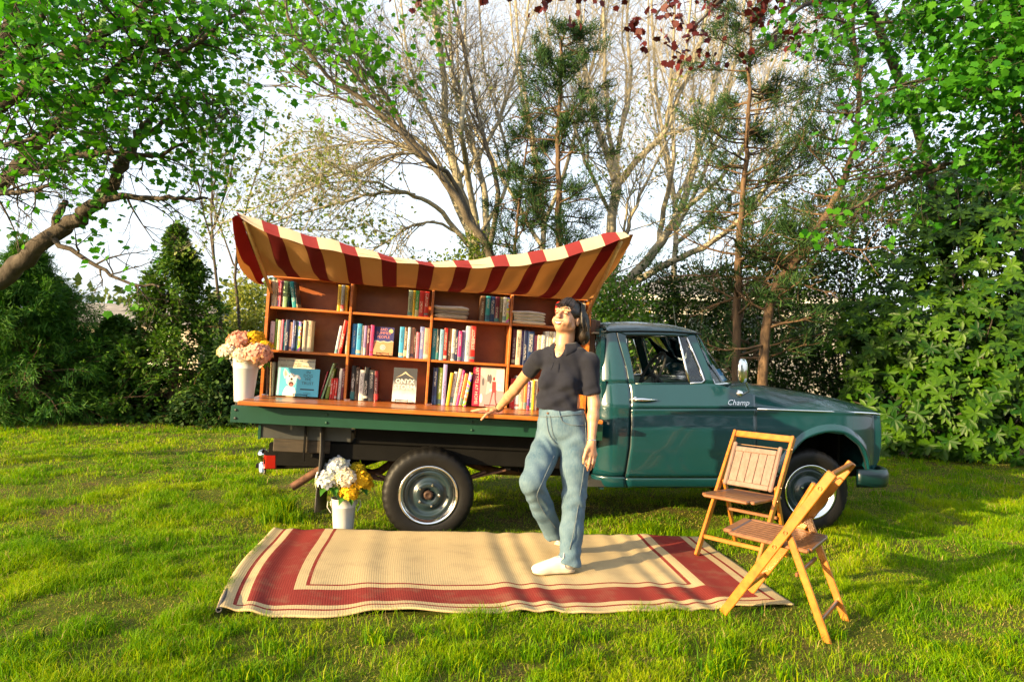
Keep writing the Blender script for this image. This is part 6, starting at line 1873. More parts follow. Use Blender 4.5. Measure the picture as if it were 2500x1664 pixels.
    fz = noise(nt, coords(nt, scale=(60, 60, 5)), 3, 4)
    nt.links.new(mixc(nt, ramp(nt, fz, .35, .7), (.006, .004, .003), (.03, .018, .012)), b.inputs['Base Color']); b.inputs['Roughness'].default_value = .36; bump(nt, b, fz, .5, .004)
    A = SDF(Hc - Vector((.2, .2, .22)), Hc + Vector((.2, .2, .2)), .004)
    A.ell(hp(0, -.022, .034), (.086, .101, .092), HX, .02)
    dn = Vector((.10, .02, -1)).normalized()
    for q in (-1, 1):
        st = hp(q * .066, -.045, .02)
        A.cap(st, st + dn * .12 + s_ * q * .004, .034, .026, .03)
    A.cap(hp(0, -.085, .01), hp(0, -.085, .01) + dn * .11 + Vector((.0, 0, 0)), .05, .04, .03); A.cap(hp(.045, -.075, .0), hp(.045, -.075, 0) + dn * .11, .042, .034, .03)
    for q in (-1, 1):
        A.cap(hp(q * .072, -.045, .03), hp(q * .072, -.045, .03) + dn * .115, .032, .030, .03); A.cap(hp(q * .055, -.085, .02), hp(q * .055, -.085, .02) + dn * .11, .042, .036, .03)
    A.ell(hp(0, .085, -.028), (.060, .085, .092), HX, .012, 'd'); A.ell(hp(.074, -.002, -.018), (.02, .022, .034), HX, .01, 'd')
    A.cut(hp(0, .045, .055), f * .8 - h * .55, .01, hp(0, 0, 0) - Vector((.18, .18, .18)), hp(0, 0, 0) + Vector((.18, .18, .18))) if False else None
    hair = A.mesh('hair', m, t, org, 1)
    rr = random.Random(4); W_ = Wood(9)
    for k in range(80):                                    # fringe
        x = rr.uniform(-.060, .058); top = hp(x * .75, .035 + rr.uniform(-.012, .012), .118 - 6 * x * x)
        W_.tube([top - org, hp(x * .95, .070 - 5 * x * x, .090 - 5 * x * x) - org, hp(x * 1.05 + rr.gauss(0, .003), .0885 - 9 * x * x, .060) - org, hp(x * 1.08 + rr.gauss(0, .004), .0965 - 9 * x * x, .047 + rr.uniform(-.008, .014)) - org], [.0030, .0036, .0030, .0006], 5)
    for k in range(120):                                   # loose ends of the bob
        an = rr.uniform(-.15, 1.0) * math.pi; q = hp(.078 * math.cos(an), -.03 - .072 * abs(math.sin(an)), rr.uniform(.0, .05))
        L = rr.uniform(.115, .155); o2 = Vector((rr.gauss(0, .008), rr.gauss(0, .008), 0))
        W_.tube([q - org, q + dn * L * .4 + o2 * .6 - org, q + dn * L * .8 + o2 - org, q + dn * L + o2 * .4 - org], [.003, .0045, .0035, .0006], 5)
    for k in range(420):                                   # strands from the crown over the sides and back
        an = math.radians(rr.uniform(-14, 194)); ca, sa = math.cos(an), math.sin(an); j = rr.uniform(.97, 1.05)
        p0 = hp(.022 * ca, -.022 - .03 * sa, .127); p1 = hp(.064 * ca, -.022 - .078 * sa, .104); p2 = hp(.089 * ca * j, -.022 - .105 * sa * j, .036)
        L = rr.uniform(.085, .125); o2 = Vector((rr.gauss(0, .006), rr.gauss(0, .006), 0))
        W_.tube([p0 - org, p1 - org, p2 - org, p2 + dn * L * .55 + o2 - org, p2 + dn * L * .85 + o2 * 1.4 - org, p2 + dn * L + o2 * .3 - org], [.002, .0032, .0034, .0034, .0028, .0006], 4)
    W_.build('hair_strands', m, t)
    return t
# ================================================================== trees, shrubs, house
GZ = -.09
def bark(name, a, b_, sc=14, st=(1, 1, .25)):
    if name in MATS: return MATS[name]
    m, nt, b = nmat(name)
    v = coords(nt, scale=st); f = noise(nt, v, sc, 6, .65)
    nt.links.new(mixc(nt, ramp(nt, f, .3, .7), a, b_), b.inputs['Base Color']); b.inputs['Roughness'].default_value = .9; b.inputs['Specular IOR Level'].default_value = .2
    bump(nt, b, f, .7, .03); MATS[name] = m
    return m
BEECH = bark('beech_bark', (.20, .18, .13), (.40, .36, .26), 9)
GREYB = bark('grey_brown_bark', (.06, .05, .038), (.16, .135, .10), 12)
CEDAR = bark('cedar_bark', (.05, .034, .022), (.16, .10, .058), 16)
DARKB = bark('dark_bark', (.035, .028, .022), (.10, .082, .065), 12)

def tree(name, label, base, group=None):
    b = Vector(base); b.z = GZ
    return thing(name, label, 'tree', Matrix.Translation(b), group), b

def foliage(t, org, sites, dirs, tpl, size, m, r, per=4, jit=.08, up=.3, spread=1.0, name='crown', parts=0, droop=0.0, tone_bias=0.0):
    n = len(sites) * per
    if n == 0: return
    pos = np.repeat(sites, per, 0) + r.standard_normal((n, 3)) * jit
    d = np.repeat(dirs, per, 0).copy(); d[:, 2] -= droop
    sz = size * r.uniform(.65, 1.25, n)
    R = frames(n, r, up, d, spread); tone = np.clip(.42 + tone_bias + .24 * r.standard_normal(n), 0, 1)
    k = min(parts, n)
    if k:
        dist = np.linalg.norm(pos - np.array([0, 0, CAM_H]), axis=1)
        # leaves that fall inside the picture and show largest
        px = pos[:, 0] / pos[:, 1] * FPX + CXP; py = CYP + 18 - (pos[:, 2] - CAM_H) / pos[:, 1] * FPX
        sc = np.where((px > 20) & (px < 2480) & (py > 10) & (py < 1650), sz / dist, 0)
        order = np.argsort(-sc); a, b = order[:k], order[k:]
        leaf_objects(pos[a], tpl, sz[a], R[a], m, t, tone[a], org)
    else: b = np.arange(n)
    V, F, tn = leaf_cards(pos[b] - np.array(org), tpl, sz[b], r, R=R[b], tone=tone[b])
    o = mesh_np(name, V, F, m, t, cols=tn)
    if k: stuff(o)
    return o

def beech_leaf(w, t, b, seed):
    """small opening leaves on some low twigs"""
    s, d = w.sites(); r = np.random.default_rng(seed); py = CYP + 18 - (s[:, 2] - CAM_H) / s[:, 1] * FPX
    k = (r.random(len(s)) < .10 * np.clip((py - 120) / 300, 0, 1))
    foliage(t, b, s[k], d[k], LEAF_DIAMOND, .07, leafmat('opening_leaf', (.09, .14, .02), (.24, .28, .05), .4), r, 3, .07, .4, 1.0)

def beeches():
    # pale beech whose stems fan out above the awning
    t, b = tree('beech_tree', 'pale barked beech fanning out above the middle of the awning', P(1165, 900, 12.3))
    w = Wood(21); Y = 12.3
    def L(pts, r0, r1, dY=0.0, n=14, ln=1.7, lv=2, nch=5, start=.3, rb=.022, bias=None, nn=8):
        r0 *= .54; r1 *= .52; rb *= .7; n = int(n * 1.7)
        q = [P(x, y, Y + dY * i / (len(pts) - 1)) for i, (x, y) in enumerate(pts)]
        if n is not None and pts[0][1] > 900: q[0].z = GZ - .1
        s = w.limb(q, r0, r1, nn, 4, .012)
        if n: w.dress(s, n, ln, rb, lv, nch + 1, .62, .25, start, .6, bias)
        if n and len(q) > 3:                      # a thinner sister limb that parts from it half way
            h = max(1, len(q) // 3); a = w.r.uniform(-1, 1); gx = [q[0]] * 0
            m_ = [v + Vector((.16 * a, .1 * w.r.gauss(0, 1), .05 * w.r.gauss(0, 1))) * (i - h) * 1.6 if i > h else v for i, v in enumerate(q)][h:]
            if len(m_) > 2:
                s2 = w.limb(m_, r0 * .5, r1 * .6, 6, 4, .012); w.dress(s2, n // 2, ln * .9, rb * .9, lv, nch, .62, .25, .25, .6, bias)
        return s
    L([(1172, 1060), (1168, 800), (1160, 660), (1150, 570), (1115, 430), (1096, 330), (1078, 150), (1040, -80)], .30, .07, -.6, 18, 1.8, start=.5, rb=.03)
    L([(1164, 700), (1190, 560), (1172, 420), (1140, 320), (1105, 180), (1092, -60)], .15, .05, .7, 16, 1.7)
    L([(1150, 610), (1080, 520), (1010, 478), (930, 470), (850, 492), (740, 520), (650, 545)], .10, .02, -1.2, 16, 1.3, bias=(-.1, 0, .1))
    L([(1145, 570), (1080, 440), (1010, 372), (940, 345), (850, 352), (740, 372), (660, 400)], .09, .02, .8, 18, 1.4)
    L([(1120, 470), (1050, 370), (985, 310), (930, 215), (880, 120), (800, 10)], .085, .03, -.9, 18, 1.6)
    L([(1105, 400), (1060, 300), (1015, 200), (990, 90), (975, -60)], .08, .03, .5, 16, 1.6)
    L([(1130, 580), (1060, 540), (990, 560), (900, 620), (850, 660)], .06, .015, -.8, 12, 1.0)
    L([(1140, 560), (1060, 400), (960, 378), (840, 420), (760, 440), (690, 470)], .07, .015, -1.6, 16, 1.2)
    L([(1118, 440), (1200, 330), (1250, 200), (1285, 60), (1300, -80)], .09, .03, 1.0, 16, 1.7)
    L([(1155, 600), (1240, 440), (1220, 300), (1180, 150), (1170, -60)], .08, .03, 1.4, 14, 1.7)
    w.build('trunk', BEECH, t, b)
    beech_leaf(w, t, b, 201)
    # second beech, behind the cab end of the awning
    t, b = tree('beech_tree', 'pale barked beech rising behind the right end of the awning', P(1490, 900, 13.2))
    w = Wood(22); Y = 13.2
    L([(1480, 1060), (1485, 700), (1490, 560), (1500, 440), (1455, 300), (1425, 140), (1405, -80)], .27, .07, .5, 16, 1.9, start=.45, rb=.03)
    L([(1496, 470), (1560, 385), (1625, 320), (1660, 230), (1715, 100), (1740, -60)], .14, .05, -.8, 18, 1.8)
    L([(1500, 440), (1515, 330), (1540, 200), (1530, 60), (1545, -80)], .11, .04, .9, 16, 1.8)
    L([(1600, 330), (1700, 310), (1760, 250), (1800, 130), (1850, -20)], .07, .03, .5, 16, 1.5)
    L([(1490, 520), (1440, 420), (1400, 300), (1350, 180), (1330, 20)], .08, .03, -.6, 16, 1.5)
    w.build('trunk', BEECH, t, b)
    beech_leaf(w, t, b, 202)
    # third, leaning right behind the cab roof
    t, b = tree('beech_tree', 'pale beech with limbs leaning right over the cab roof', P(1450, 900, 12.2))
    w = Wood(23); Y = 12.2
    L([(1430, 1060), (1450, 790), (1530, 690), (1600, 610), (1655, 520), (1700, 400), (1735, 250), (1770, 60), (1790, -80)], .24, .05, .9, 18, 1.7, start=.4, rb=.028)
    L([(1545, 690), (1640, 640), (1740, 590), (1830, 510), (1890, 430), (1960, 330), (2010, 200)], .13, .04, -.8, 18, 1.5)
    L([(1470, 760), (1520, 600), (1545, 520), (1580, 440), (1640, 330)], .10, .03, -.5, 14, 1.4)
    L([(1600, 690), (1700, 680), (1800, 640), (1900, 590), (2000, 500)], .08, .03, 1.0, 14, 1.2)
    L([(1660, 520), (1760, 430), (1830, 330), (1870, 200), (1930, 60)], .09, .03, .5, 18, 1.6)
    w.build('trunk', BEECH, t, b)
    beech_leaf(w, t, b, 203)
    t, b = tree('beech_tree', 'farther bare beech whose thin stems fill the sky at top right', P(1640, 900, 15.5))
    w = Wood(25); Y = 15.5
    L([(1640, 1060), (1645, 700), (1650, 520), (1630, 380), (1600, 200), (1590, -60)], .16, .05, .5, 16, 2.2, start=.4)
    L([(1650, 560), (1720, 420), (1770, 280), (1800, 120), (1830, -60)], .1, .04, -.6, 18, 2.1)
    L([(1648, 600), (1780, 480), (1880, 380), (1950, 240), (1990, 80)], .1, .03, .8, 18, 2.1)
    L([(1650, 500), (1700, 360), (1690, 200), (1700, 0)], .09, .03, 1.0, 16, 2.0)
    w.build('trunk', BEECH, t, b)
    t, b = tree('beech_tree', 'farther bare beech whose thin stems fill the sky at top centre', P(1320, 900, 15.2))
    w = Wood(26); Y = 15.2
    L([(1318, 1060), (1322, 700), (1325, 500), (1300, 330), (1270, 160), (1255, -60)], .16, .05, .5, 16, 2.2, start=.4)
    L([(1324, 560), (1385, 400), (1420, 250), (1460, 100), (1480, -60)], .1, .04, -.6, 18, 2.1)
    L([(1322, 600), (1230, 440), (1150, 300), (1080, 160), (1050, 0)], .1, .03, .8, 18, 2.1)
    w.build('trunk', BEECH, t, b)
    # dark limbed young maple in fresh leaf, in front of the first beech
    t, b = tree('maple_tree', 'dark limbed maple with fresh green leaves at the top centre', P(1215, 900, 11.0))
    w = Wood(24); Y = 11.0
    L([(1222, 1060), (1215, 760), (1195, 620), (1160, 560), (1095, 455), (1010, 350), (905, 258), (800, 185), (715, 70), (690, -60)], .17, .03, -1.4, 26, 1.1, 2, 4, .45)
    L([(1000, 340), (940, 230), (860, 140), (760, 30), (720, -60)], .06, .02, -.6, 16, .9, 2, 4)
    L([(905, 258), (830, 240), (740, 180), (650, 60), (620, -40)], .05, .015, -.4, 14, .9, 2, 4)
    L([(1195, 620), (1215, 470), (1180, 330), (1150, 200), (1120, 60), (1090, -60)], .09, .03, .6, 14, 1.2, 2, 4)
    w.build('trunk', GREYB, t, b)
    s, d = w.sites(); r = np.random.default_rng(5)
    px = s[:, 0] / s[:, 1] * FPX + CXP; py = CYP + 18 - (s[:, 2] - CAM_H) / s[:, 1] * FPX
    k = (px > 600) & (px < 1080) & (py < 300) & (r.random(len(s)) < .10 * np.clip(1 - py / 400, .1, .8))
    foliage(t, b, s[k], d[k], LEAF_MAPLE, .10, leafmat('spring_leaf', (.04, .19, .006), (.15, .40, .018), .4), r, 4, .11, .5, 1.0, parts=60, droop=.4)

def conifer(label, pts, Y, r0, seed, nb, L0, L1, m, cl, seg0=.1, dead=.25, group='sparse evergreens behind the truck'):
    t, b = tree('conifer_tree', label, P(pts[0][0], 900, Y), group)
    w = Wood(seed); rnd = random.Random(seed)
    q = [P(x, y, Y) for x, y in pts]; q[0].z = GZ - .1
    r0 *= .78; path = w.limb(q, r0, r0 * .25, 8, 5, .01)
    N = len(path); S = []; D = []
    for k in range(nb):
        f = seg0 + (1 - seg0) * (k + rnd.random()) / nb
        i = min(int(f * (N - 1)), N - 2); p = path[i].lerp(path[i + 1], f * (N - 1) - i)
        an = rnd.uniform(0, 6.283); L = (L0 + (L1 - L0) * f) * rnd.uniform(.55, 1.25)
        d = Vector((math.cos(an), math.sin(an) * .8, rnd.uniform(-.15, .35)))
        dead_ = rnd.random() < dead * (1.3 - f)
        n0 = len(w.tips)
        w.twig(p, d, L, .012 + .012 * (1 - f), 1, 7, .55, -.05 if dead_ else .35, 6, .14, .42)
        if dead_: del w.tips[n0:], w.tipdirs[n0:]
    w.build('trunk', CEDAR, t, b)
    s, dd = w.sites(); r = np.random.default_rng(seed)
    dd = dd + np.array([0, 0, .5])
    foliage(t, b, s, dd, LEAF_NEEDLE, cl, m, r, 9, .035, .1, 1.1)
    return t

LEAF_NEEDLE_FAN = (np.array([[0, 0, 0], [.26, .35, .02], [.14, .75, 0], [0, 1, .02], [-.16, .72, 0], [-.25, .38, .02]], np.float32), np.array([[0, 1, 2, 3], [0, 3, 4, 5]]))

def conifers():
    m = leafmat('cedar_green', (.010, .038, .012), (.045, .10, .018), .15, .6)
    conifer('sparse dark evergreen standing above the middle of the awning', [(1368, 1060), (1368, 760), (1366, 560), (1362, 380), (1368, 230), (1372, 90)], 10.4, .10, 31, 74, 1.25, .5, m, .085)
    conifer('sparse evergreen with a straight brown trunk behind the windshield', [(1800, 1060), (1800, 740), (1806, 560), (1822, 380), (1828, 220), (1836, 20)], 9.9, .095, 32, 84, 1.35, .6, m, .085)
    conifer('evergreen with a leaning orange lit trunk above the hood', [(1850, 1060), (1880, 750), (1960, 620), (2020, 520), (2075, 400), (2098, 250), (2085, 60), (2080, -60)], 9.3, .10, 33, 84, 1.0, .9, m, .085, dead=.35)
    # second stem close to the first evergreen
    conifer('thin dark evergreen just left of the taller one over the awning', [(1255, 1060), (1250, 760), (1258, 600), (1270, 470), (1290, 330)], 10.8, .06, 34, 46, .9, .4, m, .08)

def left_trees():
    # big maple limb reaching in from the left
    t, b = tree('maple_tree', 'leafy maple reaching in from the left with a thick leaning limb', P(-330, 900, 7.4))
    w = Wood(41)
    def L(pts, r0, r1, Y0, Y1, n=14, ln=.9, start=.2, nch=4, rb=.014):
        q = [P(x, y, Y0 + (Y1 - Y0) * i / (len(pts) - 1)) for i, (x, y) in enumerate(pts)]
        s = w.limb(q, r0, r1, 9, 4, .012)
        if n: w.dress(s, n, ln, rb, 2, nch, .75, -.10, start, .6)
        return s
    q0 = P(-330, 1100, 7.4); q0.z = GZ - .1
    w.limb([q0, P(-230, 860, 7.4), P(-90, 740, 7.3), P(40, 645, 7.2), P(150, 560, 7.1), P(240, 490, 7.0), P(290, 420, 6.95), P(330, 345, 6.9), P(372, 290, 6.9)], .15, .03, 10, 5, .018)
    L([(290, 425), (300, 380), (350, 330), (412, 288), (440, 280)], .05, .012, 6.95, 6.8, 5, .4)
    L([(120, 580), (140, 520), (160, 490)], .05, .03, 7.1, 7.0, 0)
    L([(240, 490), (300, 478), (360, 484), (430, 480), (505, 484)], .045, .012, 7.0, 6.6, 9, .55)
    L([(130, 590), (220, 640), (290, 680), (390, 700)], .03, .01, 7.0, 6.7, 8, .5)
    L([(-90, 740), (-120, 480), (-60, 250), (20, 80), (60, -80)], .16, .05, 7.3, 6.3, 26, 1.1)
    L([(-100, 560), (20, 430), (120, 320), (230, 220), (330, 130), (430, 60)], .09, .02, 7.2, 5.9, 34, .95)
    L([(-60, 300), (80, 200), (200, 110), (330, 30), (420, -60)], .08, .02, 6.6, 5.6, 30, .95)
    L([(20, 430), (120, 400), (250, 370), (370, 380), (450, 350)], .05, .012, 6.9, 6.3, 22, .7)
    L([(230, 220), (330, 230), (420, 250), (510, 230), (560, 280)], .035, .01, 6.3, 6.0, 20, .6)
    L([(200, 110), (330, 110), (430, 130), (540, 60), (600, 20)], .04, .01, 6.0, 5.7, 22, .7)
    L([(-60, 300), (-20, 200), (60, 130), (110, 20)], .06, .02, 6.0, 5.2, 20, .9)
    L([(-100, 520), (-40, 470), (40, 470), (140, 450)], .05, .012, 6.6, 5.9, 18, .7)
    L([(-120, 380), (-60, 380), (10, 360), (90, 330)], .05, .012, 6.2, 5.5, 20, .8)
    w.build('trunk', DARKB, t, b)
    s, d = w.sites(); r = np.random.default_rng(6)
    px = s[:, 0] / s[:, 1] * FPX + CXP; py = CYP + 18 - (s[:, 2] - CAM_H) / s[:, 1] * FPX
    k = r.random(len(s)) < (.11 * np.clip(1.0 - .5 * (px - 150) / 450, .35, 1.15) * np.clip(1 - (py - 300) / 260, .10, 1))
    foliage(t, b, s[k], d[k], LEAF_MAPLE, .068, leafmat('maple_leaf', (.02, .14, .006), (.115, .34, .012), .45), r, 9, .12, .5, 1.0, parts=220, droop=.5)
    # slender saplings in first leaf
    m = leafmat('sapling_leaf', (.04, .09, .010), (.12, .21, .025), .4)
    for sd, lab, Y, stems in [(51, 'slender young tree with sparse leaves left of the awning', 14.2, [[(548, 1060), (540, 800), (522, 620), (516, 430), (520, 270), (508, 90)], [(530, 660), (490, 480), (455, 330), (430, 200)], [(522, 560), (560, 430), (580, 300), (575, 150)]]),
                              (52, 'thin spreading young tree just behind the left end of the awning', 14.6, [[(590, 1060), (585, 800), (575, 640), (610, 480), (640, 380), (650, 250)], [(578, 640), (640, 560), (720, 470), (760, 400)], [(580, 660), (540, 560), (520, 480), (540, 380)], [(600, 560), (690, 560), (780, 560), (860, 560)]])]:
        t, b = tree('young_tree', lab, P(stems[0][0][0], 900, Y))
        w = Wood(sd)
        for i, st in enumerate(stems):
            q = [P(x, y, Y + .3 * i) for x, y in st]
            if i == 0: q[0].z = GZ - .1
            s = w.limb(q, .045 if i == 0 else .024, .008, 7, 4, .01); w.dress(s, 16, 1.35, .012, 2, 4, .5, .3, .3 if i == 0 else .15, .55)
        w.build('trunk', DARKB, t, b)
        s, d = w.sites(); r = np.random.default_rng(sd)
        k = r.random(len(s)) < .14
        foliage(t, b, s[k], d[k], LEAF_MAPLE, .10, m, r, 2, .07, .4, 1.0, droop=.5)

def spruce(name, label, apex, basepx, Y, halfw, seed, m, card, nb, per=5, jit=.05, tpl=None, droop=.25):
    t, b = tree(name, label, P(basepx[0], 900, Y), 'dense evergreens on the left')
    w = Wood(seed); rnd = random.Random(seed)
    top = P(apex[0], apex[1], Y); foot = Vector((b.x, Y, GZ - .1))
    path = w.limb([foot, foot.lerp(top, .35), foot.lerp(top, .7), top], .13, .012, 8, 5, .01); N = len(path)
    R = halfw * Y / FPX
    for k in range(nb):
        f = .06 + .92 * (k + rnd.random()) / nb
        i = min(int(f * (N - 1)), N - 2); p = path[i].lerp(path[i + 1], f * (N - 1) - i)
        an = rnd.uniform(0, 6.283); L = max(.08, R * (1 - f) ** 1.08 * rnd.uniform(.6, 1.2))
        d = Vector((math.cos(an), math.sin(an), .28 - .35 * (1 - f)))
        w.twig(p, d, L, .008 + .012 * (1 - f), 1, 7, .62, -droop * .4, 6, .08, .42)
    w.build('trunk', CEDAR, t, b)
    s, dd = w.sites(); r = np.random.default_rng(seed); dd = dd - np.array([0, 0, droop])
    foliage(t, b, s, dd, tpl or LEAF_NEEDLE_FAN, card, m, r, per, jit, .5, .7)
    return t

def left_evergreens():
    spruce('spruce_tree', 'dark green spruce standing left of the bookcase', (432, 556), (425, 1030), 13.2, 215, 61, leafmat('spruce_green', (.018, .07, .007), (.11, .19, .014), .28, .6), .09, 150, 5)
    pm = leafmat('pine_green', (.014, .075, .008), (.085, .19, .014), .28, .6)
    spruce('pine_tree', 'soft feathery pine at the far left edge', (60, 600), (90, 1040), 12.4, 300, 62, pm, .115, 260, 13, .05, LEAF_NEEDLE, .35)
    spruce('pine_tree', 'low dark pine between the feathery pine and the spruce', (285, 790), (250, 1040), 13.0, 170, 63, leafmat('pine_dark', (.014, .058, .008), (.08, .15, .018), .28, .6), .13, 190, 6, .05, LEAF_NEEDLE_FAN, .3)
    spruce('yew_shrub', 'low spreading dark evergreen shrub beside the rear of the flatbed', (560, 840), (545, 1040), 12.6, 150, 64, leafmat('yew_green', (.010, .040, .008), (.05, .095, .014), .2, .6), .10, 150, 5)

def lumps(centers, n, r, shell=.55):
    """points in a shell of lumpy ellipsoids"""
    C = np.array([[*P(px, py, Y)] for px, py, Y, rp, *_ in centers]); R = np.array([rp * Y / FPX for _, _, Y, rp, *_ in centers])
    wgt = R ** 2 / (R ** 2).sum(); k = r.choice(len(R), n, p=wgt)
    d = r.standard_normal((n, 3)); d /= np.linalg.norm(d, axis=1, keepdims=True)
    rad = (shell + (1 - shell) * r.random(n) ** .6) * (1 + .16 * r.standard_normal(n))
    p = C[k] + d * (R[k] * rad)[:, None] * np.array([1, .8, 1])
    ok = p[:, 2] > GZ + .03
    return p[ok], d[ok]

def shrub_stems(t, org, pts, n, seed, m, r0=.03):
    w = Wood(seed); rnd = random.Random(seed)
    for k in range(n):
        p = Vector(pts[rnd.randrange(len(pts))]); a = Vector((org.x + rnd.gauss(0, .25), org.y + rnd.gauss(0, .2), GZ - .05))
        mid = a.lerp(p, .5) + Vector((rnd.gauss(0, .12), rnd.gauss(0, .12), .15))
        w.limb([a, mid, p], r0 * rnd.uniform(.5, 1.2), .006, 5, 4, .015)
    w.build('stem', m, t, org)

def rhododendron():
    cs = [(2180, 1000, 8.5, 120), (2330, 985, 8.2, 150), (2470, 960, 8.0, 160), (2150, 850, 8.8, 110), (2290, 820, 8.6, 150), (2440, 800, 8.3, 170), (2560, 900, 8.0, 170), (2220, 700, 9.0, 120), (2380, 640, 8.9, 160), (2500, 620, 8.6, 170),
          (2320, 520, 9.2, 110), (2450, 470, 9.0, 140), (2560, 500, 8.8, 160), (2130, 770, 9.0, 80), (2130, 960, 8.8, 70), (2200, 1075, 8.4, 60), (2380, 1080, 8.1, 70)]
    cs = [(a, b, Y * 1.2, c) for a, b, Y, c in cs]
    org = P(2380, 900, 10.4); org.z = GZ
    t = thing('rhododendron_shrub', 'huge rhododendron with long glossy leaves at the right edge', 'shrub', Matrix.Translation(org))
    r = np.random.default_rng(71)
    p, d = lumps(cs, 2600, r, .60)
    n = len(p); ax = d * .7 + np.array([-.15, -.55, .45]); ax /= np.linalg.norm(ax, axis=1, keepdims=True)
    per = 8
    pos = np.repeat(p, per, 0); A = np.repeat(ax, per, 0)
    u = np.cross(A, np.array([.3, .2, .93])); u /= np.linalg.norm(u, axis=1, keepdims=True); v = np.cross(A, u)
    an = np.tile(np.arange(per) * 2 * np.pi / per, n) + np.repeat(r.random(n) * 6.28, per) + r.standard_normal(n * per) * .15
    yd = (u * np.cos(an)[:, None] + v * np.sin(an)[:, None]) + A * .22 + np.array([0, 0, -.30]) + r.standard_normal((n * per, 3)) * .12
    yd /= np.linalg.norm(yd, axis=1, keepdims=True)
    z = A - yd * (A * yd).sum(1, keepdims=True); z /= np.linalg.norm(z, axis=1, keepdims=True); x = np.cross(yd, z)
    R = np.stack([x, yd, z], -1); sz = r.uniform(.105, .175, n * per); tone = np.clip(np.repeat(.42 + .22 * r.standard_normal(n), per) + .12 * r.standard_normal(n * per), 0, 1)
    m = leafmat('rhododendron_leaf', (.006, .040, .001), (.060, .135, .004), .22, .45)
    sc = sz / np.linalg.norm(pos - np.array([0, 0, CAM_H]), axis=1)
    px = pos[:, 0] / pos[:, 1] * FPX + CXP; py = CYP + 18 - (pos[:, 2] - CAM_H) / pos[:, 1] * FPX
    sc = np.where((px > 2000) & (px < 2470) & (A[:, 1] < -.2), sc, 0); o = np.argsort(-sc)
    leaf_objects(pos[o[:300]], LEAF_OVAL, sz[o[:300]], R[o[:300]], m, t, tone[o[:300]], org)
    V, F, tn = leaf_cards(pos[o[300:]] - np.array(org), LEAF_OVAL, sz[o[300:]], r, R=R[o[300:]], tone=tone[o[300:]])
    stuff(mesh_np('foliage', V, F, m, t, cols=tn))
    shrub_stems(t, org, [tuple(q) for q in p], 70, 72, DARKB, .035)

def small_shrub(name, label, cs, n, size, m, seed, tpl=None, stems=30, shell=.4, extra=None, stem_m=None, clus=5, back=1.0):
    cs = [(c[0], c[1], c[2] * back, c[3]) for c in cs]; size *= back
    org = P(sum(c[0] for c in cs) / len(cs), 900, sum(c[2] for c in cs) / len(cs)); org.z = GZ
    t = thing(name, label, 'shrub', Matrix.Translation(org))
    r = np.random.default_rng(seed)
    p, d = lumps(cs, n // clus, r, shell)
    foliage(t, org, p, d, tpl or LEAF_DIAMOND, size, m, r, clus, size * 1.1, .4, 1.2, 'foliage')
    for (col, k, sz, nm) in extra or []:
        q = r.choice(len(p), k); V, F, tn = leaf_cards(p[q] + d[q] * .05 - np.array(org), LEAF_DIAMOND, sz, r, .2)
        mesh_np(nm, V, F, col, t, cols=tn)
    shrub_stems(t, org, [tuple(q) for q in p], stems, seed + 1, stem_m or DARKB, .018)

def shrubs():
    holly = leafmat('holly_leaf', (.006, .024, .004), (.034, .076, .010), .18, .45)
    small_shrub('holly_shrub', 'dark small leaved holly hedge behind the cab window', [(1590, 790, 10.6, 130), (1610, 725, 10.7, 85), (1700, 715, 10.5, 95), (1700, 780, 10.4, 130), (1640, 900, 10.3, 140), (1560, 920, 10.6, 120), (1500, 880, 10.8, 100), (1740, 900, 10.3, 120), (1600, 1000, 10.4, 130)], 21000, .055, holly, 81, back=1.14)
    small_shrub('holly_shrub', 'dark tangled evergreen hedge above the hood', [(1850, 780, 10.0, 140), (1800, 715, 10.2, 85), (1960, 770, 9.8, 140), (1900, 900, 9.7, 140), (2040, 870, 9.6, 110), (1800, 920, 9.9, 120), (2000, 980, 9.5, 120), (1900, 1010, 9.6, 120), (2080, 1000, 9.4, 90)], 22000, .055, holly, 83, back=1.2)
    small_shrub('holly_tree', 'dark glossy leaved tree rising behind the rhododendron', [(1990, 620, 10.4, 130), (2100, 540, 10.5, 140), (2220, 470, 10.6, 140), (1900, 680, 10.3, 90), (2330, 440, 10.6, 130), (2080, 680, 10.3, 110)], 11000, .062, leafmat('glossy_leaf', (.007, .032, .005), (.038, .09, .012), .22, .45), 85, stems=60, shell=.2, back=1.15)
    wht = leafmat('white_petal', (.55, .52, .5), (.8, .78, .74), .3, .7); yel = leafmat('yellow_petal', (.5, .36, .01), (.7, .5, .02), .3, .7)
    small_shrub('flowering_shrub', 'light green shrub with yellow and white blossom behind the awning end', [(1480, 720, 8.8, 62), (1530, 760, 8.8, 65), (1460, 790, 8.7, 60), (1550, 830, 8.7, 70), (1490, 860, 8.6, 70)], 4200, .06, leafmat('light_shrub_leaf', (.05, .13, .014), (.15, .27, .035), .4), 87,
                shell=.3, extra=[(wht, 420, .035, 'white_blossom'), (yel, 120, .045, 'yellow_blossom')], stem_m=GREYB, stems=45)
    small_shrub('ivy_shrub', 'green and yellow climber at the foot of the beech behind the awning', [(1165, 610, 11.6, 45), (1140, 660, 11.6, 50), (1190, 690, 11.5, 55), (1080, 690, 11.6, 60), (1010, 680, 11.8, 45)], 2600, .07, leafmat('ivy_leaf', (.05, .11, .012), (.25, .30, .03), .4), 89, shell=.3, stem_m=GREYB)
    small_shrub('willow_shrub', 'sunlit yellow green bush left of the bookcase top', [(600, 760, 15.0, 55), (570, 830, 14.8, 60), (640, 830, 15.0, 60), (610, 700, 15.2, 40)], 3600, .09, leafmat('willow_leaf', (.16, .2, .03), (.36, .36, .08), .4), 91, shell=.3, stem_m=GREYB)

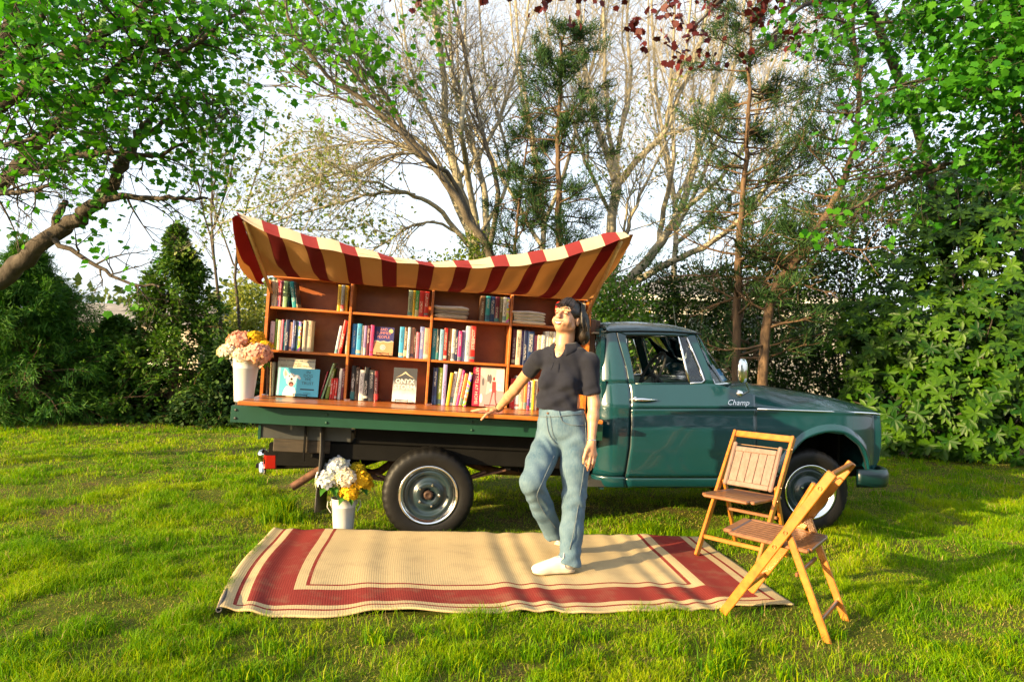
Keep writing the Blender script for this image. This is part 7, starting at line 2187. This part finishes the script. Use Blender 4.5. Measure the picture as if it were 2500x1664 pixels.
def overhead():
    # red leaved maple over the top of the picture
    t, b = tree('maple_tree', 'dark red leaved maple hanging in along the top edge', P(2330, 900, 13.0))
    w = Wood(95); foot = Vector((b.x, b.y, GZ - .1))
    tr = w.limb([foot, P(2320, 700, 12.8), P(2250, 350, 11.5), P(2130, 40, 9.6), P(2000, -170, 8.0)], .12, .05, 9, 5, .01)
    for pts, Y0, Y1 in [([(2000, -170), (1880, -90), (1800, -30), (1740, 20), (1690, 70)], 8.0, 7.2), ([(2000, -170), (1800, -200), (1560, -130), (1380, -60), (1260, -30)], 8.0, 7.0), ([(1800, -200), (1500, -210), (1200, -140), (1050, -70), (980, -20)], 7.6, 6.8),
                        ([(2110, 0), (2000, 0), (1930, 40), (1880, 90)], 9.3, 7.8), ([(1880, -90), (1760, -60), (1650, -10), (1600, 40)], 7.9, 7.2)]:
        q = [P(x, y, Y0 + (Y1 - Y0) * i / (len(pts) - 1)) for i, (x, y) in enumerate(pts)]
        s = w.limb(q, .045, .010, 7, 4, .01); w.dress(s, 15, .55, .008, 2, 3, .7, -.15, .15, .6)
    w.build('trunk', DARKB, t, b)
    s, d = w.sites(); r = np.random.default_rng(96); k = r.random(len(s)) < .09
    foliage(t, b, s[k], d[k], LEAF_MAPLE, .08, leafmat('red_leaf', (.04, .006, .008), (.13, .018, .016), .35), r, 4, .06, .4, 1.0, parts=120, droop=.5)
    # green maple filling the top right corner
    t, b = tree('maple_tree', 'bright green maple filling the top right corner', P(2820, 900, 7.2))
    w = Wood(97); foot = Vector((b.x, b.y, GZ - .1))
    w.limb([foot, P(2800, 600, 7.2), P(2720, 250, 6.8), P(2640, -60, 6.3), P(2560, -300, 6.0)], .2, .08, 9, 5, .012)
    for pts, Y0, Y1, n in [([(2720, 250), (2600, 120), (2450, 60), (2300, 40), (2150, 60), (2000, 40)], 6.9, 6.4, 40), ([(2740, 320), (2600, 270), (2450, 230), (2330, 190), (2200, 210), (2100, 260)], 6.9, 6.2, 40), ([(2640, -60), (2480, -40), (2330, -30), (2180, -20), (2040, -60)], 6.3, 6.2, 34),
                           ([(2780, 520), (2640, 470), (2480, 400), (2330, 400), (2200, 420), (2080, 440)], 7.2, 6.9, 34), ([(2700, 200), (2600, 60), (2500, -20)], 6.4, 5.6, 24), ([(2740, 300), (2620, 200), (2520, 150), (2420, 140)], 6.5, 5.7, 28), ([(2300, 400), (2150, 470), (2030, 540)], 7.0, 7.2, 20),
                           ([(2450, 230), (2500, 300), (2480, 380)], 6.4, 6.2, 12)]:
        q = [P(x, y, Y0 + (Y1 - Y0) * i / (len(pts) - 1)) for i, (x, y) in enumerate(pts)]
        s = w.limb(q, .04, .008, 7, 4, .01); w.dress(s, n, .6, .008, 2, 4, .75, -.12, .1, .6)
    w.build('trunk', DARKB, t, b)
    s, d = w.sites(); r = np.random.default_rng(98)
    px = s[:, 0] / s[:, 1] * FPX + CXP; py = CYP + 18 - (s[:, 2] - CAM_H) / s[:, 1] * FPX
    k = r.random(len(s)) < .14 * np.clip(.42 + .8 * (px - 2150) / 350, .45, 1.5) * np.clip(1.15 - (py - 150) / 330, .25, 1)
    foliage(t, b, s[k], d[k], LEAF_MAPLE, .072, leafmat('right_maple_leaf', (.014, .11, .006), (.08, .27, .012), .45), r, 8, .10, .5, 1.0, parts=220, droop=.5)

def far_things():
    r = np.random.default_rng(101)
    # distant wood
    cs = []
    for k in range(46):
        px = -700 + k * 85 + r.uniform(-30, 30)
        hgt = 760 + r.uniform(-40, 50) + (-75 if px < 700 else (30 if px < 1500 else -10))
        cs.append((px, hgt + 90, 30 + r.uniform(-4, 8), 75 + r.uniform(-15, 30)))
        cs.append((px + 40, 900, 30 + r.uniform(-4, 8), 75 + r.uniform(-15, 30)))
    p, d = lumps(cs, 24000, r, .3)
    V, F, tn = leaf_cards(p, LEAF_DIAMOND, r.uniform(.25, .5, len(p)), r, .3)
    o = mesh_np('far_woods', V, F, leafmat('far_leaf', (.035, .065, .014), (.16, .18, .05), .3), cols=tn)
    tag(stuff(o), 'distant pale green wood beyond the garden', 'woods')
    # tree line on the other side of the garden, seen mirrored in the truck's paint
    cs = [(0, 0, 0, 0)]; C = np.array([[x, -17 - 3 * r.random(), z] for x in np.arange(-3, 34, 2.6) for z in (1.5, 4.5, 7.0)]); k = r.integers(0, len(C), 5200)
    p = C[k] + r.standard_normal((5200, 3)) * np.array([1.3, 1.0, 1.2]); p = p[p[:, 2] > GZ + .1]
    V, F, tn = leaf_cards(p, LEAF_DIAMOND, r.uniform(.5, .9, len(p)), r, .3)
    o = mesh_np('garden_trees', V, F, leafmat('garden_leaf', (.02, .05, .008), (.07, .12, .02), .2), cols=tn)
    tag(stuff(o), 'dark tree line mirrored in the truck door', 'woods')
    # neighbouring house
    Y = 24.0
    a = P(1525, 722, Y); x1 = P(2060, 722, Y).x
    t = thing('house', 'grey roofed white house half hidden behind the hedge at right', 'house', Matrix.Translation((a.x, Y, GZ)))
    W = x1 - a.x; D = 8.0; EH = a.z - GZ; RH = P(1640, 662, Y + 2.6).z - GZ
    siding, nt, b = nmat('white_siding')
    sx = nt.nodes.new('ShaderNodeSeparateXYZ'); tc = nt.nodes.new('ShaderNodeTexCoord'); nt.links.new(tc.outputs['Object'], sx.inputs[0])
    st = math_(nt, 'FRACT', math_(nt, 'MULTIPLY', sx.outputs[2], 6.0))
    nt.links.new(mixc(nt, noise(nt, tc.outputs['Object'], 3), (.30, .29, .26), (.38, .37, .33)), b.inputs['Base Color']); bump(nt, b, st, .6, .03); b.inputs['Roughness'].default_value = .7
    MB().box((W / 2, D / 2, EH / 2), (W, D, EH)).build('wall', siding, t)
    shingle = mat('grey_shingle', (.17, .16, .15), .9, 0, .35, 5, bmp=.6, bscale=30, stretch=(.4, .4, 2))
    e = .45; hip = 2.6
    rf = MB(); rf.add([(-e, -e, EH), (W + e, -e, EH), (W + e, D + e, EH), (-e, D + e, EH), (hip, D / 2, RH), (W - hip, D / 2, RH)], [(0, 1, 5, 4), (1, 2, 5), (2, 3, 4, 5), (3, 0, 4), (0, 3, 2, 1)])
    roof = rf.build('roof', shingle, t)
    WT = mat('white_trim', (.68, .66, .6), .5, 0, .05)
    MB().box((W / 2, -e - .03, EH - .06), (W + 2 * e + .06, .06, .2)).build('gutter', WT, roof)
    for k, x in enumerate((.9, 2.6, 4.4, 6.2)):
        if x > W - .8: break
        wn_ = MB().box((x, -.04, EH - 1.25), (1.1, .08, 1.5)).build('window', WT, t)
        MB().box((x, -.09, EH - .92), (.92, .02, .62)).build('pane', mat('house_glass', (.05, .07, .08), .05, 0, 0), wn_)
        MB().box((x, -.09, EH - 1.6), (.92, .02, .62)).build('pane', MATS['house_glass'], wn_)
    # pale sheds and fences glimpsed low on the left
    b0 = P(150, 890, 22)
    t = thing('garden_shed', 'pale shed glimpsed through the evergreens on the left', 'shed', Matrix.Translation((b0.x, 22, GZ)))
    MB().box((2.2, 1.2, 1.0), (4.4, 2.4, 2.0)).build('wall', mat('tan_board', (.42, .36, .26), .8, 0, .2, 3), t)
    rf = MB(); rf.add([(-.2, -.2, 2.0), (4.6, -.2, 2.0), (4.6, 1.2, 2.7), (-.2, 1.2, 2.7), (-.2, 2.6, 2.0), (4.6, 2.6, 2.0)], [(0, 1, 2, 3), (3, 2, 5, 4), (0, 3, 4), (1, 5, 2), (0, 4, 5, 1)]); rf.build('roof', shingle, t)
    MB().box((3.2, -.02, .95), (.9, .06, 1.9)).build('door', WT, t)
# ================================================================== build
make_lawn()
far_things()
beeches()
conifers()
left_trees()
left_evergreens()
shrubs()
rhododendron()
overhead()
make_truck()
make_bookcase()
make_awning()
SP = place_books()
for key, body, col in [(('bottom', 1, 0), 'Caste', (.7, .68, .62)), (('middle', 2, 10), 'BELLE', (.62, .5, .42)), (('middle', 3, 1), 'Art Monsters', (.05, .04, .04)), (('bottom', 2, 5), 'NATURAL', (.08, .07, .06))]:
    spine_text(SP, key, body, col)
make_covers()
make_shirts()
make_rug()
make_flowers()
make_chairs()
make_person()
make_grass()
